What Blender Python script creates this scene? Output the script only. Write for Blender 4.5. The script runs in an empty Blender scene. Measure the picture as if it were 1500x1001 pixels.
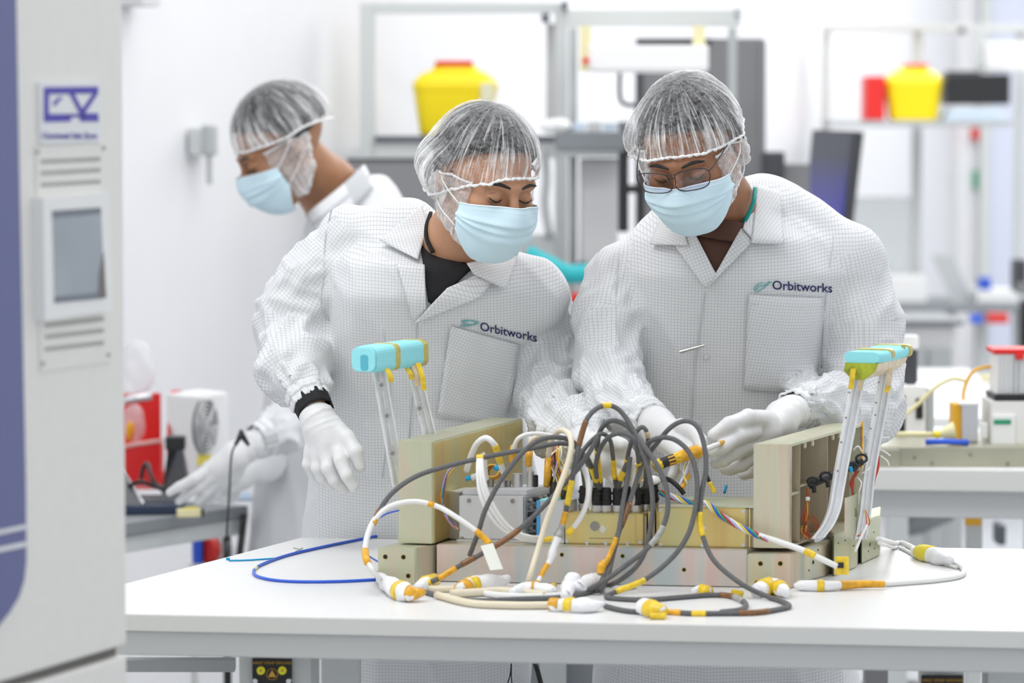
import bpy, bmesh, math, random
import numpy as np
from mathutils import Vector, Matrix
from mathutils.bvhtree import BVHTree
rnd = random.Random(7)
SC = bpy.context.scene
COL = SC.collection
PI = math.pi

# ------------------------------------------------------------------ camera, sky, lamps, exposure
FPX = 5000.0                                    # focal length in pixels of a 1500 px wide frame
PITCH = math.atan(300.0 / FPX)
CAMZ = 1.60
cam_d = bpy.data.cameras.new('camera'); cam = bpy.data.objects.new('camera', cam_d); COL.objects.link(cam)
cam.location = (0, 0, CAMZ); cam.rotation_euler = (PI / 2 - PITCH, 0, 0)
cam_d.sensor_width = 36; cam_d.lens = FPX / 1500 * 36; cam_d.clip_start = .1; cam_d.clip_end = 100
cam_d.dof.use_dof = True; cam_d.dof.focus_distance = 5.27; cam_d.dof.aperture_fstop = 4.4
SC.camera = cam
SC.view_settings.view_transform = 'Standard'; SC.view_settings.look = 'None'
SC.view_settings.gamma = 1; SC.view_settings.use_curve_mapping = False
SC.view_settings.exposure = 0.06
w = bpy.data.worlds.new('room_light'); SC.world = w; w.use_nodes = True
w.node_tree.nodes['Background'].inputs[0].default_value = (.93, .96, 1, 1)
w.node_tree.nodes['Background'].inputs[1].default_value = .84
def area(loc, rot, sx, sy, power, col=(1, 1, 1)):
    l = bpy.data.lights.new('ceiling_lamp_light', 'AREA'); l.shape = 'RECTANGLE'; l.size = sx; l.size_y = sy
    l.energy = power; l.color = col
    o = bpy.data.objects.new('ceiling_lamp_light', l); COL.objects.link(o); o.location = loc; o.rotation_euler = rot
    return o
area((-1.2, 4.2, 3.3), (0, 0, 0), 2.4, 1.2, 44)
area((1.6, 6.6, 3.3), (0, 0, 0), 2.6, 1.2, 48)
area((-.4, 8.8, 3.3), (0, 0, 0), 3.0, 1.2, 34)
area((2.2, 11.5, 3.3), (0, 0, 0), 3.5, 2.4, 88)
area((2.4, 14.6, 3.3), (0, 0, 0), 3.5, 1.8, 90)

def ray(px, py):
    c, s = math.cos(PITCH), math.sin(PITCH); a = (px - 750.0) / FPX; b = -(py - 500.5) / FPX
    return Vector((a, c + s * b, -s + c * b))
def P(px, py, D):                               # the place seen at photo pixel (px, py), D metres into the room
    d = ray(px, py); return Vector((0, 0, CAMZ)) + d * (D / d.y)
def G(px, py, z):                               # the place on the level z seen at that pixel
    d = ray(px, py); return Vector((0, 0, CAMZ)) + d * ((z - CAMZ) / d.z)
def ZAT(py, D): return P(750, py, D).z
TZ = .95                                        # table top height

# ------------------------------------------------------------------ linking, tagging
WL = {}
def wloc(o): return WL.get(o.name, Vector((0, 0, 0)))
def tag(o, label=None, cat=None, group=None, kind=None):
    if label: o['label'] = label
    if cat: o['category'] = cat
    if group: o['group'] = group
    if kind: o['kind'] = kind
    return o
def thing(name, label, cat, loc=(0, 0, 0), group=None):
    o = bpy.data.objects.new(name, None); COL.objects.link(o); o.location = loc; o.empty_display_size = .05
    WL[o.name] = Vector(loc); return tag(o, label, cat, group)
def link(name, me, mat, parent=None, origin=None):
    o = bpy.data.objects.new(name, me); COL.objects.link(o)
    if mat is not None and len(me.materials) == 0: me.materials.append(mat)
    if parent is not None:
        o.parent = parent; L = wloc(parent); WL[o.name] = L
        if L.length > 0: me.transform(Matrix.Translation(-L))
    else:
        L = Vector(origin) if origin is not None else Vector((0, 0, 0))
        if L.length > 0: me.transform(Matrix.Translation(-L))
        o.location = L; WL[o.name] = L
    return o
def mesh(name, V, F, mat, parent=None, smooth=False, origin=None):
    me = bpy.data.meshes.new(name)
    me.from_pydata([tuple(v) for v in V], [], [tuple(f) for f in F]); me.update()
    if smooth: me.shade_smooth()
    if parent is None and origin is None:
        A = np.array([tuple(v) for v in V]); origin = (*(A.min(0)[:2] + A.max(0)[:2]) / 2, A[:, 2].min())
    return link(name, me, mat, parent, origin)
def frombm(name, bm, mat, parent=None, smooth=False, origin=None):
    me = bpy.data.meshes.new(name); bm.normal_update(); bm.to_mesh(me); bm.free()
    if smooth: me.shade_smooth()
    if parent is None and origin is None:
        A = np.array([tuple(v.co) for v in me.vertices]); origin = (*(A.min(0)[:2] + A.max(0)[:2]) / 2, A[:, 2].min())
    return link(name, me, mat, parent, origin)

# ------------------------------------------------------------------ materials
M = {}
def new_mat(name):
    m = bpy.data.materials.new(name); m.use_nodes = True; nt = m.node_tree; b = nt.nodes['Principled BSDF']
    M[name] = m; return m, nt, b
def N(nt, t, **kw):
    n = nt.nodes.new(t)
    for k, v in kw.items():
        if k.startswith('i_'): n.inputs[int(k[2:])].default_value = v
        else: setattr(n, k, v)
    return n
def mat(name, col, rough=.5, metal=0, noise=0, nscale=20, bump=0, bscale=60, spec=.5, emit=0, alpha=1, stretch=None, trans=0):
    m, nt, b = new_mat(name); b.inputs['Base Color'].default_value = (*col, 1); b.inputs['Roughness'].default_value = rough
    b.inputs['Metallic'].default_value = metal; b.inputs['Specular IOR Level'].default_value = spec
    tc = N(nt, 'ShaderNodeTexCoord'); src = tc.outputs['Object']
    if stretch:
        mp = N(nt, 'ShaderNodeMapping'); mp.inputs['Scale'].default_value = stretch; nt.links.new(src, mp.inputs[0]); src = mp.outputs[0]
    if noise:
        n = N(nt, 'ShaderNodeTexNoise'); n.inputs['Scale'].default_value = nscale; n.inputs['Detail'].default_value = 4; nt.links.new(src, n.inputs['Vector'])
        r = N(nt, 'ShaderNodeValToRGB'); r.color_ramp.elements[0].position = .3; r.color_ramp.elements[1].position = .7
        r.color_ramp.elements[0].color = (*[max(0, c * (1 - noise)) for c in col], 1); r.color_ramp.elements[1].color = (*[min(1, c * (1 + noise * .6)) for c in col], 1)
        nt.links.new(n.outputs[0], r.inputs[0]); nt.links.new(r.outputs[0], b.inputs['Base Color'])
    if bump:
        n = N(nt, 'ShaderNodeTexNoise'); n.inputs['Scale'].default_value = bscale; nt.links.new(src, n.inputs['Vector'])
        bp = N(nt, 'ShaderNodeBump'); bp.inputs['Strength'].default_value = bump; bp.inputs['Distance'].default_value = .002
        nt.links.new(n.outputs[0], bp.inputs['Height']); nt.links.new(bp.outputs[0], b.inputs['Normal'])
    if emit: b.inputs['Emission Color'].default_value = (*col, 1); b.inputs['Emission Strength'].default_value = emit
    if alpha < 1: b.inputs['Alpha'].default_value = alpha
    if trans: b.inputs['Transmission Weight'].default_value = trans
    return m
def srgb(r, g, b): return tuple(((c / 255) / 12.92 if c / 255 < .04045 else ((c / 255 + .055) / 1.055) ** 2.4) for c in (r, g, b))

# ------------------------------------------------------------------ shape helpers
def box_v(c, s, R=None):
    V = [Vector(((i & 1) * 2 - 1, ((i >> 1) & 1) * 2 - 1, (i >> 2) * 2 - 1)) for i in range(8)]
    V = [Vector((v.x * s[0] / 2, v.y * s[1] / 2, v.z * s[2] / 2)) for v in V]
    if R is not None: V = [R @ v for v in V]
    return [v + Vector(c) for v in V]
BF = [(0, 2, 3, 1), (4, 5, 7, 6), (0, 1, 5, 4), (2, 6, 7, 3), (0, 4, 6, 2), (1, 3, 7, 5)]
def add_box(bm, c, s, R=None, bev=0):
    vs = [bm.verts.new(v) for v in box_v(c, s, R)]; fs = [bm.faces.new([vs[i] for i in f]) for f in BF]
    if bev:
        es = list({e for f in fs for e in f.edges}); bmesh.ops.bevel(bm, geom=es, offset=bev, segments=2, affect='EDGES', profile=.6)
def box(name, c, s, mat, parent=None, R=None, bev=0, smooth=False):
    bm = bmesh.new(); add_box(bm, c, s, R, bev); return frombm(name, bm, mat, parent, smooth)
def add_prism(bm, pts, z0, z1, bev=0):
    n = len(pts); a = [bm.verts.new((p[0], p[1], z0)) for p in pts]; b = [bm.verts.new((p[0], p[1], z1)) for p in pts]
    fs = [bm.faces.new(a[::-1]), bm.faces.new(b)]
    for i in range(n): fs.append(bm.faces.new((a[i], a[(i + 1) % n], b[(i + 1) % n], b[i])))
    bmesh.ops.recalc_face_normals(bm, faces=fs)
    if bev: bmesh.ops.bevel(bm, geom=list({e for f in fs for e in f.edges}), offset=bev, segments=2, affect='EDGES')
def prism(name, pts, z0, z1, mat, parent=None, bev=0):
    bm = bmesh.new(); add_prism(bm, pts, z0, z1, bev); return frombm(name, bm, mat, parent)
def frame_of(d):
    d = Vector(d).normalized(); u = Vector((0, 0, 1)) if abs(d.z) < .9 else Vector((1, 0, 0))
    x = d.cross(u).normalized(); y = x.cross(d).normalized(); return x, y
def add_cyl(bm, a, b, r1, r2=None, n=16, bev=0):
    r2 = r1 if r2 is None else r2; a = Vector(a); b = Vector(b); x, y = frame_of(b - a)
    A = [bm.verts.new(a + (x * math.cos(t) + y * math.sin(t)) * r1) for t in [2 * PI * i / n for i in range(n)]]
    B = [bm.verts.new(b + (x * math.cos(t) + y * math.sin(t)) * r2) for t in [2 * PI * i / n for i in range(n)]]
    fs = [bm.faces.new(A), bm.faces.new(B[::-1])]
    for i in range(n): fs.append(bm.faces.new((A[(i + 1) % n], A[i], B[i], B[(i + 1) % n])))
    bmesh.ops.recalc_face_normals(bm, faces=fs)
    if bev: bmesh.ops.bevel(bm, geom=[e for f in fs[:2] for e in f.edges], offset=bev, segments=2, affect='EDGES')
def cyl(name, a, b, r, mat, parent=None, r2=None, n=16, bev=0):
    bm = bmesh.new(); add_cyl(bm, a, b, r, r2, n, bev); o = frombm(name, bm, mat, parent); o.data.shade_auto_smooth() if hasattr(o.data, 'shade_auto_smooth') else None
    return o
def catmull(pts, k=8, closed=False):
    A = np.array([tuple(p) for p in pts], float)
    if len(A) < 3: return np.array([A[0] + (A[-1] - A[0]) * t for t in np.linspace(0, 1, k + 1)])
    E = np.vstack([2 * A[0] - A[1], A, 2 * A[-1] - A[-2]]) if not closed else np.vstack([A[-1], A, A[0], A[1]])
    out = []
    for i in range(1, len(E) - 2):
        p0, p1, p2, p3 = E[i - 1:i + 3]
        for t in np.linspace(0, 1, k, endpoint=False):
            out.append(.5 * ((2 * p1) + (-p0 + p2) * t + (2 * p0 - 5 * p1 + 4 * p2 - p3) * t * t + (-p0 + 3 * p1 - 3 * p2 + p3) * t ** 3))
    if not closed: out.append(E[-2])
    return np.array(out)
def tube_geo(path, r, n=8, cap=True):
    path = np.asarray(path, float); m = len(path); r = np.full(m, r) if np.isscalar(r) else np.asarray(r)
    T = np.gradient(path, axis=0); T /= np.linalg.norm(T, axis=1)[:, None] + 1e-12
    x = np.cross(T[0], [0, 0, 1.]);
    if np.linalg.norm(x) < .05: x = np.cross(T[0], [1., 0, 0])
    x /= np.linalg.norm(x); V = []
    for i in range(m):
        x = x - T[i] * np.dot(x, T[i]); x /= np.linalg.norm(x) + 1e-12; y = np.cross(T[i], x)
        for j in range(n):
            a = 2 * PI * j / n; V.append(path[i] + (x * math.cos(a) + y * math.sin(a)) * r[i])
    F = [(i * n + j, i * n + (j + 1) % n, (i + 1) * n + (j + 1) % n, (i + 1) * n + j) for i in range(m - 1) for j in range(n)]
    if cap: F += [tuple(range(n))[::-1], tuple((m - 1) * n + j for j in range(n))]
    return V, F
def tube(name, path, r, mat, parent=None, n=8, smooth=True):
    V, F = tube_geo(path, r, n); return mesh(name, V, F, mat, parent, smooth)
def join_geo(parts):
    V, F = [], []
    for v, f in parts:
        o = len(V); V += list(v); F += [tuple(i + o for i in q) for q in f]
    return V, F

# ------------------------------------------------------------------ distance-field modelling for bodies and cloth
def perlin(p, seed=0):
    p = np.asarray(p, np.float64); i = np.floor(p).astype(np.int64); f = p - i; u = f * f * f * (f * (f * 6 - 15) + 10); r = 0
    def h(ix, iy, iz, fx, fy, fz):
        n = (ix * 374761393 + iy * 668265263 + iz * 2147483647 + seed * 974711) & 0xffffffff
        n = ((n ^ (n >> 13)) * 1274126177) & 0xffffffff; n = n ^ (n >> 16)
        a = n * (2 * PI / 4294967296.); b = ((n * 7919) & 0xffff) / 65536. * 2 - 1; s = np.sqrt(1 - b * b)
        return np.cos(a) * s * fx + np.sin(a) * s * fy + b * fz
    for dx in (0, 1):
        for dy in (0, 1):
            for dz in (0, 1):
                wgt = (u[..., 0] if dx else 1 - u[..., 0]) * (u[..., 1] if dy else 1 - u[..., 1]) * (u[..., 2] if dz else 1 - u[..., 2])
                r = r + wgt * h(i[..., 0] + dx, i[..., 1] + dy, i[..., 2] + dz, f[..., 0] - dx, f[..., 1] - dy, f[..., 2] - dz)
    return r
def smin(a, b, k):
    if k <= 0: return np.minimum(a, b)
    h = np.clip(.5 + .5 * (b - a) / k, 0, 1); return b + (a - b) * h - k * h * (1 - h)
def smax(a, b, k): return -smin(-a, -b, k)
def d_cap(X, a, b, r1, r2):
    a = np.array(tuple(a)); b = np.array(tuple(b)); ab = b - a; L = ab @ ab + 1e-12
    px, py, pz = X[0] - a[0], X[1] - a[1], X[2] - a[2]
    h = np.clip((px * ab[0] + py * ab[1] + pz * ab[2]) / L, 0, 1)
    return np.sqrt((px - h * ab[0]) ** 2 + (py - h * ab[1]) ** 2 + (pz - h * ab[2]) ** 2) - (r1 + (r2 - r1) * h)
def d_ell(X, c, r, R=None):
    q = [X[i] - c[i] for i in range(3)]
    if R is not None: q = [sum(R[j][i] * q[j] for j in range(3)) for i in range(3)]
    k0 = np.sqrt(sum((q[i] / r[i]) ** 2 for i in range(3))); k1 = np.sqrt(sum((q[i] / r[i] ** 2) ** 2 for i in range(3))) + 1e-9
    return k0 * (k0 - 1) / k1
def d_loft(X, S, n=2.5):                        # S rows: z, cx, cy, half width, half depth
    S = np.array(sorted(S)); z = X[2]
    cx, cy, a, b = (np.interp(z, S[:, 0], S[:, i]) for i in (1, 2, 3, 4))
    k = (np.abs((X[0] - cx) / a) ** n + np.abs((X[1] - cy) / b) ** n) ** (1 / n)
    d = (k - 1) * np.minimum(a, b)
    return np.maximum(d, np.maximum(S[0, 0] - z, z - S[-1, 0]))
def surf_nets(f, xs, ys, zs):
    X = (xs[:, None, None], ys[None, :, None], zs[None, None, :]); D = np.broadcast_to(f(X), (len(xs), len(ys), len(zs))).astype(np.float32)
    ins = D < 0; sh = tuple(s - 1 for s in D.shape); cnt = np.zeros(sh, np.int32); sm = np.zeros(sh + (3,), np.float32)
    ax = (xs, ys, zs); quads = []
    for a in range(3):
        sl0 = [slice(None)] * 3; sl1 = [slice(None)] * 3; sl0[a] = slice(0, -1); sl1[a] = slice(1, None)
        d0 = D[tuple(sl0)]; d1 = D[tuple(sl1)]; c = ins[tuple(sl0)] != ins[tuple(sl1)]
        I = np.array(np.nonzero(c)); t = d0[c] / (d0[c] - d1[c]); pos = np.empty((I.shape[1], 3), np.float32)
        for k in range(3): pos[:, k] = ax[k][I[k]]
        pos[:, a] = ax[a][I[a]] * (1 - t) + ax[a][I[a] + 1] * t
        b, e = (a + 1) % 3, (a + 2) % 3; cells = []
        ok = (I[b] > 0) & (I[e] > 0) & (I[b] < sh[b]) & (I[e] < sh[e])
        I = I[:, ok]; pos = pos[ok]; flip = ins[tuple(sl0)][c][ok]
        for ob, oe in ((1, 1), (0, 1), (0, 0), (1, 0)):
            J = I.copy(); J[b] -= ob; J[e] -= oe; lin = np.ravel_multi_index(J, sh); cells.append(lin)
            np.add.at(cnt.reshape(-1), lin, 1); np.add.at(sm.reshape(-1, 3), lin, pos)
        q = np.stack(cells, 1); q[~flip] = q[~flip][:, ::-1]; quads.append(q)
    Q = np.vstack(quads); used, inv = np.unique(Q, return_inverse=True); inv = inv.reshape(Q.shape)
    V = sm.reshape(-1, 3)[used] / np.maximum(1, cnt.reshape(-1)[used])[:, None]
    return V.astype(np.float64), inv
def npmesh(name, V, Q, mat, parent=None, smooth=True, uv=None, origin=None):
    me = bpy.data.meshes.new(name); nv, nf = len(V), len(Q); k = Q.shape[1]
    me.vertices.add(nv); me.vertices.foreach_set('co', np.asarray(V, np.float32).ravel())
    me.loops.add(nf * k); me.loops.foreach_set('vertex_index', Q.astype(np.int32).ravel())
    me.polygons.add(nf); me.polygons.foreach_set('loop_start', np.arange(0, nf * k, k, dtype=np.int32)); me.polygons.foreach_set('loop_total', np.full(nf, k, np.int32))
    me.update(calc_edges=True)
    if smooth: me.shade_smooth()
    if uv is not None:
        l = me.uv_layers.new(name='cloth'); l.data.foreach_set('uv', uv.astype(np.float32).ravel())
    return link(name, me, mat, parent, origin)
def vnormals(V, Q):
    n = np.cross(V[Q[:, 2]] - V[Q[:, 0]], V[Q[:, 3]] - V[Q[:, 1]]); N_ = np.zeros_like(V)
    for k in range(4): np.add.at(N_, Q[:, k], n)
    return N_ / (np.linalg.norm(N_, axis=1)[:, None] + 1e-12)
def smooth_mesh(V, Q, it=2, lam=.5):
    for _ in range(it):
        S = np.zeros_like(V); C = np.zeros(len(V))
        for a, b in ((0, 1), (1, 2), (2, 3), (3, 0)):
            np.add.at(S, Q[:, a], V[Q[:, b]]); np.add.at(S, Q[:, b], V[Q[:, a]]); np.add.at(C, Q[:, a], 1); np.add.at(C, Q[:, b], 1)
        V = V + lam * (S / np.maximum(C, 1)[:, None] - V)
    return V
def arr(a, b, h): return np.linspace(a, b, max(4, int((b - a) / h)))
# ------------------------------------------------------------------ cloth, skin, net and glove materials
def coat_material():
    m, nt, b = new_mat('coat'); b.inputs['Roughness'].default_value = .75; b.inputs['Specular IOR Level'].default_value = .25
    uv = N(nt, 'ShaderNodeUVMap', uv_map='cloth'); sp = N(nt, 'ShaderNodeSeparateXYZ'); nt.links.new(uv.outputs[0], sp.inputs[0])
    ln = []
    for k in range(2):
        fr = N(nt, 'ShaderNodeMath', operation='FRACT'); nt.links.new(sp.outputs[k], fr.inputs[0])
        su = N(nt, 'ShaderNodeMath', operation='SUBTRACT', i_1=.5); nt.links.new(fr.outputs[0], su.inputs[0])
        ab = N(nt, 'ShaderNodeMath', operation='ABSOLUTE'); nt.links.new(su.outputs[0], ab.inputs[0])
        lt = N(nt, 'ShaderNodeMath', operation='LESS_THAN', i_1=.085); nt.links.new(ab.outputs[0], lt.inputs[0]); ln.append(lt)
    mx = N(nt, 'ShaderNodeMath', operation='MAXIMUM'); nt.links.new(ln[0].outputs[0], mx.inputs[0]); nt.links.new(ln[1].outputs[0], mx.inputs[1])
    mc = N(nt, 'ShaderNodeMix', data_type='RGBA'); mc.inputs[6].default_value = (.75, .755, .765, 1); mc.inputs[7].default_value = (.54, .555, .57, 1)
    nt.links.new(mx.outputs[0], mc.inputs[0]); nt.links.new(mc.outputs[2], b.inputs['Base Color'])
    tc = N(nt, 'ShaderNodeTexCoord'); n = N(nt, 'ShaderNodeTexNoise'); n.inputs['Scale'].default_value = 45; n.inputs['Detail'].default_value = 3
    nt.links.new(tc.outputs['Object'], n.inputs['Vector']); bp = N(nt, 'ShaderNodeBump'); bp.inputs['Strength'].default_value = .25; bp.inputs['Distance'].default_value = .004
    nt.links.new(n.outputs[0], bp.inputs['Height']); nt.links.new(bp.outputs[0], b.inputs['Normal'])
coat_material()
def net_material(name, base, streak, pleats, col=(.9, .9, .9)):
    m, nt, b = new_mat(name); b.inputs['Base Color'].default_value = (*col, 1); b.inputs['Roughness'].default_value = .6; b.inputs['Specular IOR Level'].default_value = .2
    uv = N(nt, 'ShaderNodeUVMap', uv_map='cloth'); out = nt.nodes['Material Output']
    mp = N(nt, 'ShaderNodeMapping'); mp.inputs['Scale'].default_value = (pleats, 1.6, 1); nt.links.new(uv.outputs[0], mp.inputs[0])
    n1 = N(nt, 'ShaderNodeTexNoise'); n1.inputs['Scale'].default_value = 1; n1.inputs['Detail'].default_value = 3; n1.inputs['Distortion'].default_value = .6; nt.links.new(mp.outputs[0], n1.inputs['Vector'])
    r1 = N(nt, 'ShaderNodeValToRGB'); r1.color_ramp.elements[0].position = .50; r1.color_ramp.elements[1].position = .68; nt.links.new(n1.outputs[0], r1.inputs[0])
    mp3 = N(nt, 'ShaderNodeMapping'); mp3.inputs['Scale'].default_value = (pleats * 4, 2.2, 1); nt.links.new(uv.outputs[0], mp3.inputs[0]); n3 = N(nt, 'ShaderNodeTexNoise'); n3.inputs['Scale'].default_value = 1; n3.inputs['Detail'].default_value = 1; nt.links.new(mp3.outputs[0], n3.inputs['Vector'])
    r3 = N(nt, 'ShaderNodeMapRange'); r3.inputs[1].default_value = .52; r3.inputs[2].default_value = .66; nt.links.new(n3.outputs[0], r3.inputs[0])
    tc = N(nt, 'ShaderNodeTexCoord'); n2 = N(nt, 'ShaderNodeTexNoise'); n2.inputs['Scale'].default_value = 95; n2.inputs['Detail'].default_value = 5; n2.inputs['Distortion'].default_value = 1.5; nt.links.new(tc.outputs['Object'], n2.inputs['Vector'])
    a = N(nt, 'ShaderNodeMath', operation='MULTIPLY'); nt.links.new(r1.outputs[0], a.inputs[0]); sx_ = N(nt, 'ShaderNodeSeparateXYZ'); nt.links.new(uv.outputs[0], sx_.inputs[0])
    mr = N(nt, 'ShaderNodeMapRange'); mr.inputs[1].default_value = .12; mr.inputs[2].default_value = .75; mr.inputs[3].default_value = 0; mr.inputs[4].default_value = streak; nt.links.new(sx_.outputs[1], mr.inputs[0]); nt.links.new(mr.outputs[0], a.inputs[1])
    g1 = N(nt, 'ShaderNodeMapRange'); g1.inputs[1].default_value = .45; g1.inputs[2].default_value = .95; g1.inputs[4].default_value = .45; nt.links.new(sx_.outputs[1], g1.inputs[0]); g2 = N(nt, 'ShaderNodeMath', operation='MULTIPLY'); nt.links.new(r3.outputs[0], g2.inputs[0]); nt.links.new(g1.outputs[0], g2.inputs[1])
    c = N(nt, 'ShaderNodeMath', operation='MULTIPLY_ADD', i_1=.55); nt.links.new(n2.outputs[0], c.inputs[0]); nt.links.new(g2.outputs[0], c.inputs[2])
    d = N(nt, 'ShaderNodeMath', operation='ADD'); nt.links.new(a.outputs[0], d.inputs[0]); nt.links.new(c.outputs[0], d.inputs[1])
    e = N(nt, 'ShaderNodeMath', operation='ADD', i_1=base - .27, use_clamp=True); nt.links.new(d.outputs[0], e.inputs[0])
    lw = N(nt, 'ShaderNodeLayerWeight'); lw.inputs[0].default_value = .35; pw = N(nt, 'ShaderNodeMath', operation='POWER', i_1=2.0); nt.links.new(lw.outputs['Facing'], pw.inputs[0]); ed = N(nt, 'ShaderNodeMath', operation='MULTIPLY_ADD', i_1=.55, use_clamp=True); nt.links.new(pw.outputs[0], ed.inputs[0]); nt.links.new(e.outputs[0], ed.inputs[2])
    nt.links.new(ed.outputs[0], b.inputs['Alpha'])
    bp = N(nt, 'ShaderNodeBump'); bp.inputs['Strength'].default_value = .5; bp.inputs['Distance'].default_value = .002; nt.links.new(a.outputs[0], bp.inputs['Height']); nt.links.new(bp.outputs[0], b.inputs['Normal'])
net_material('hairnet', .07, .70, 84)
net_material('beard_net', .30, .55, 26)
mat('net_band', (.88, .88, .88), .7, bump=.8, bscale=400)
mat('skin_light', (.50, .255, .145), .5, noise=.10, nscale=30, bump=.1, bscale=300)
mat('skin_brown', (.33, .145, .07), .5, noise=.12, nscale=30, bump=.1, bscale=300)
mat('skin_tan', (.36, .17, .085), .5, noise=.12, nscale=30)
mat('hair', (.02, .018, .018), .6, bump=1, bscale=260, noise=.4, nscale=120)
mat('lash', (.012, .008, .007), .5); mat('eye_white', (.6, .55, .5), .3)
mat('lips', (.35, .14, .1), .5)
mat('glove', (.72, .72, .72), .42, bump=.35, bscale=70, spec=.4, stretch=(1, 1, .35))
mat('face_mask', (.64, .82, .90), .8, bump=.15, bscale=900, spec=.1)
mat('mask_edge', (.75, .85, .9), .8, spec=.1); mat('ear_loop', (.9, .9, .9), .7)
mat('black_knit', (.008, .008, .010), .8, bump=.4, bscale=500)
mat('brown_knit', (.085, .035, .022), .8, bump=.3, bscale=500)
mat('teal_cord', (.0, .30, .27), .6); mat('trouser', (.03, .035, .05), .8); mat('shoe', (.8, .8, .82), .5)
mat('print_navy', srgb(28, 36, 96), .6); mat('print_teal', srgb(120, 185, 185), .6)
mat('steel', (.55, .54, .52), .3, metal=1); mat('wire_black', (.02, .02, .025), .35)
mat('stitch', (.62, .63, .65), .8)
def lens_material():
    m, nt, b = new_mat('lens'); out = nt.nodes['Material Output']; nt.nodes.remove(b)
    t = N(nt, 'ShaderNodeBsdfTransparent'); t.inputs[0].default_value = (.86, .84, .93, 1); g = N(nt, 'ShaderNodeBsdfGlossy'); g.inputs['Roughness'].default_value = .02
    x = N(nt, 'ShaderNodeMixShader'); x.inputs[0].default_value = .10; nt.links.new(t.outputs[0], x.inputs[1]); nt.links.new(g.outputs[0], x.inputs[2]); nt.links.new(x.outputs[0], out.inputs[0])
lens_material()

# ------------------------------------------------------------------ head, modelled once in its own frame (face towards -y)
def head_sdf(X):
    d = d_ell(X, (0, .018, .032), (.0755, .096, .086))
    d = smin(d, d_ell(X, (0, -.030, -.032), (.060, .060, .082)), .03)
    d = smin(d, d_ell(X, (0, -.058, -.094), (.030, .030, .024)), .03)
    ax = (np.abs(X[0]), X[1], X[2])
    d = smin(d, d_cap(ax, (.050, .005, -.055), (.022, -.060, -.096), .020, .018), .02)
    d = smin(d, d_ell(ax, (.041, -.060, -.026), (.022, .022, .020)), .02)
    d = smin(d, d_cap(ax, (.004, -.086, .020), (.042, -.074, .022), .011, .010), .014)
    d = smax(d, -d_ell(ax, (.032, -.104, .001), (.018, .019, .013)), .012)
    d = smin(d, d_ell(ax, (.0315, -.0770, .000), (.0150, .0140, .0115)), .004)
    n = smin(d_cap(X, (0, -.088, .012), (0, -.110, -.026), .0075, .0095), d_ell(ax, (.011, -.098, -.031), (.008, .009, .007)), .008)
    d = smin(d, n, .010)
    d = smin(d, d_ell(X, (0, -.090, -.060), (.022, .012, .009)), .01)
    e = d_ell(ax, (.082, .018, -.002), (.009, .019, .031), R=np.array([[.93, .36, 0], [-.36, .93, 0], [0, 0, 1]]).T)
    e = smax(e, -d_ell(ax, (.090, .010, .000), (.006, .010, .018)), .004)
    return smin(d, e, .006)
def hair_sdf(X):
    return d_ell(X, (0, .022, .038), (.0805, .102, .090))
def skull_cover(X):
    return smin(smin(head_sdf(X), hair_sdf(X), .01), d_ell(X, (0, .03, .02), (.083, .095, .075)), .02)
def mask_form(X):
    return smin(smin(head_sdf(X), d_ell(X, (0, -.066, -.050), (.046, .054, .058)), .03), d_ell(X, (0, -.045, -.045), (.064, .05, .06)), .03)
def shell(f, off, O, Dr, rmax=.2, n=70):        # where the field reaches off, going out from O along Dr (last crossing)
    rs = np.linspace(.0, rmax, n); best = np.zeros(O.shape[:-1]); off = np.broadcast_to(off, best.shape); prev = None
    for r in rs:
        v = f(tuple(O[..., k] + Dr[..., k] * r for k in range(3))) - off
        if prev is not None:
            c = (prev < 0) & (v >= 0); t = prev / (prev - v + 1e-12); best = np.where(c, r - (1 - t) * (rs[1] - rs[0]), best)
        prev = v
    return O + Dr * best[..., None]
def gridmesh(name, A, mat, parent, closed=False, uv=True, thick=0):
    n, m = A.shape[:2]; idx = np.arange(n * m).reshape(n, m); U, W = np.meshgrid(np.linspace(0, 1, n), np.linspace(0, 1, m), indexing='ij')
    if closed:
        idx2 = np.vstack([idx, idx[:1]]); U2 = np.vstack([U, np.ones((1, m))]); W2 = np.vstack([W, W[:1]])
    else: idx2, U2, W2 = idx, U, W
    Q = np.stack([idx2[:-1, :-1], idx2[1:, :-1], idx2[1:, 1:], idx2[:-1, 1:]], -1).reshape(-1, 4)
    uvq = np.stack([np.stack([k[:-1, :-1], k[1:, :-1], k[1:, 1:], k[:-1, 1:]], -1).reshape(-1, 4) for k in (U2, W2)], -1).reshape(-1, 2)
    o = npmesh(name, A.reshape(-1, 3), Q, mat, parent, True, uvq)
    if thick: md = o.modifiers.new('thickness', 'SOLIDIFY'); md.thickness = thick; md.offset = 0
    return o
def surf_pt(x, z, off=0., f=head_sdf):
    x = np.atleast_1d(np.array(x, float)); z = np.atleast_1d(np.array(z, float)); O = np.stack([x, np.full_like(x, .0), z], -1); D = np.zeros_like(O); D[..., 1] = -1
    return shell(f, off, O, D, .2, 160)

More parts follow.
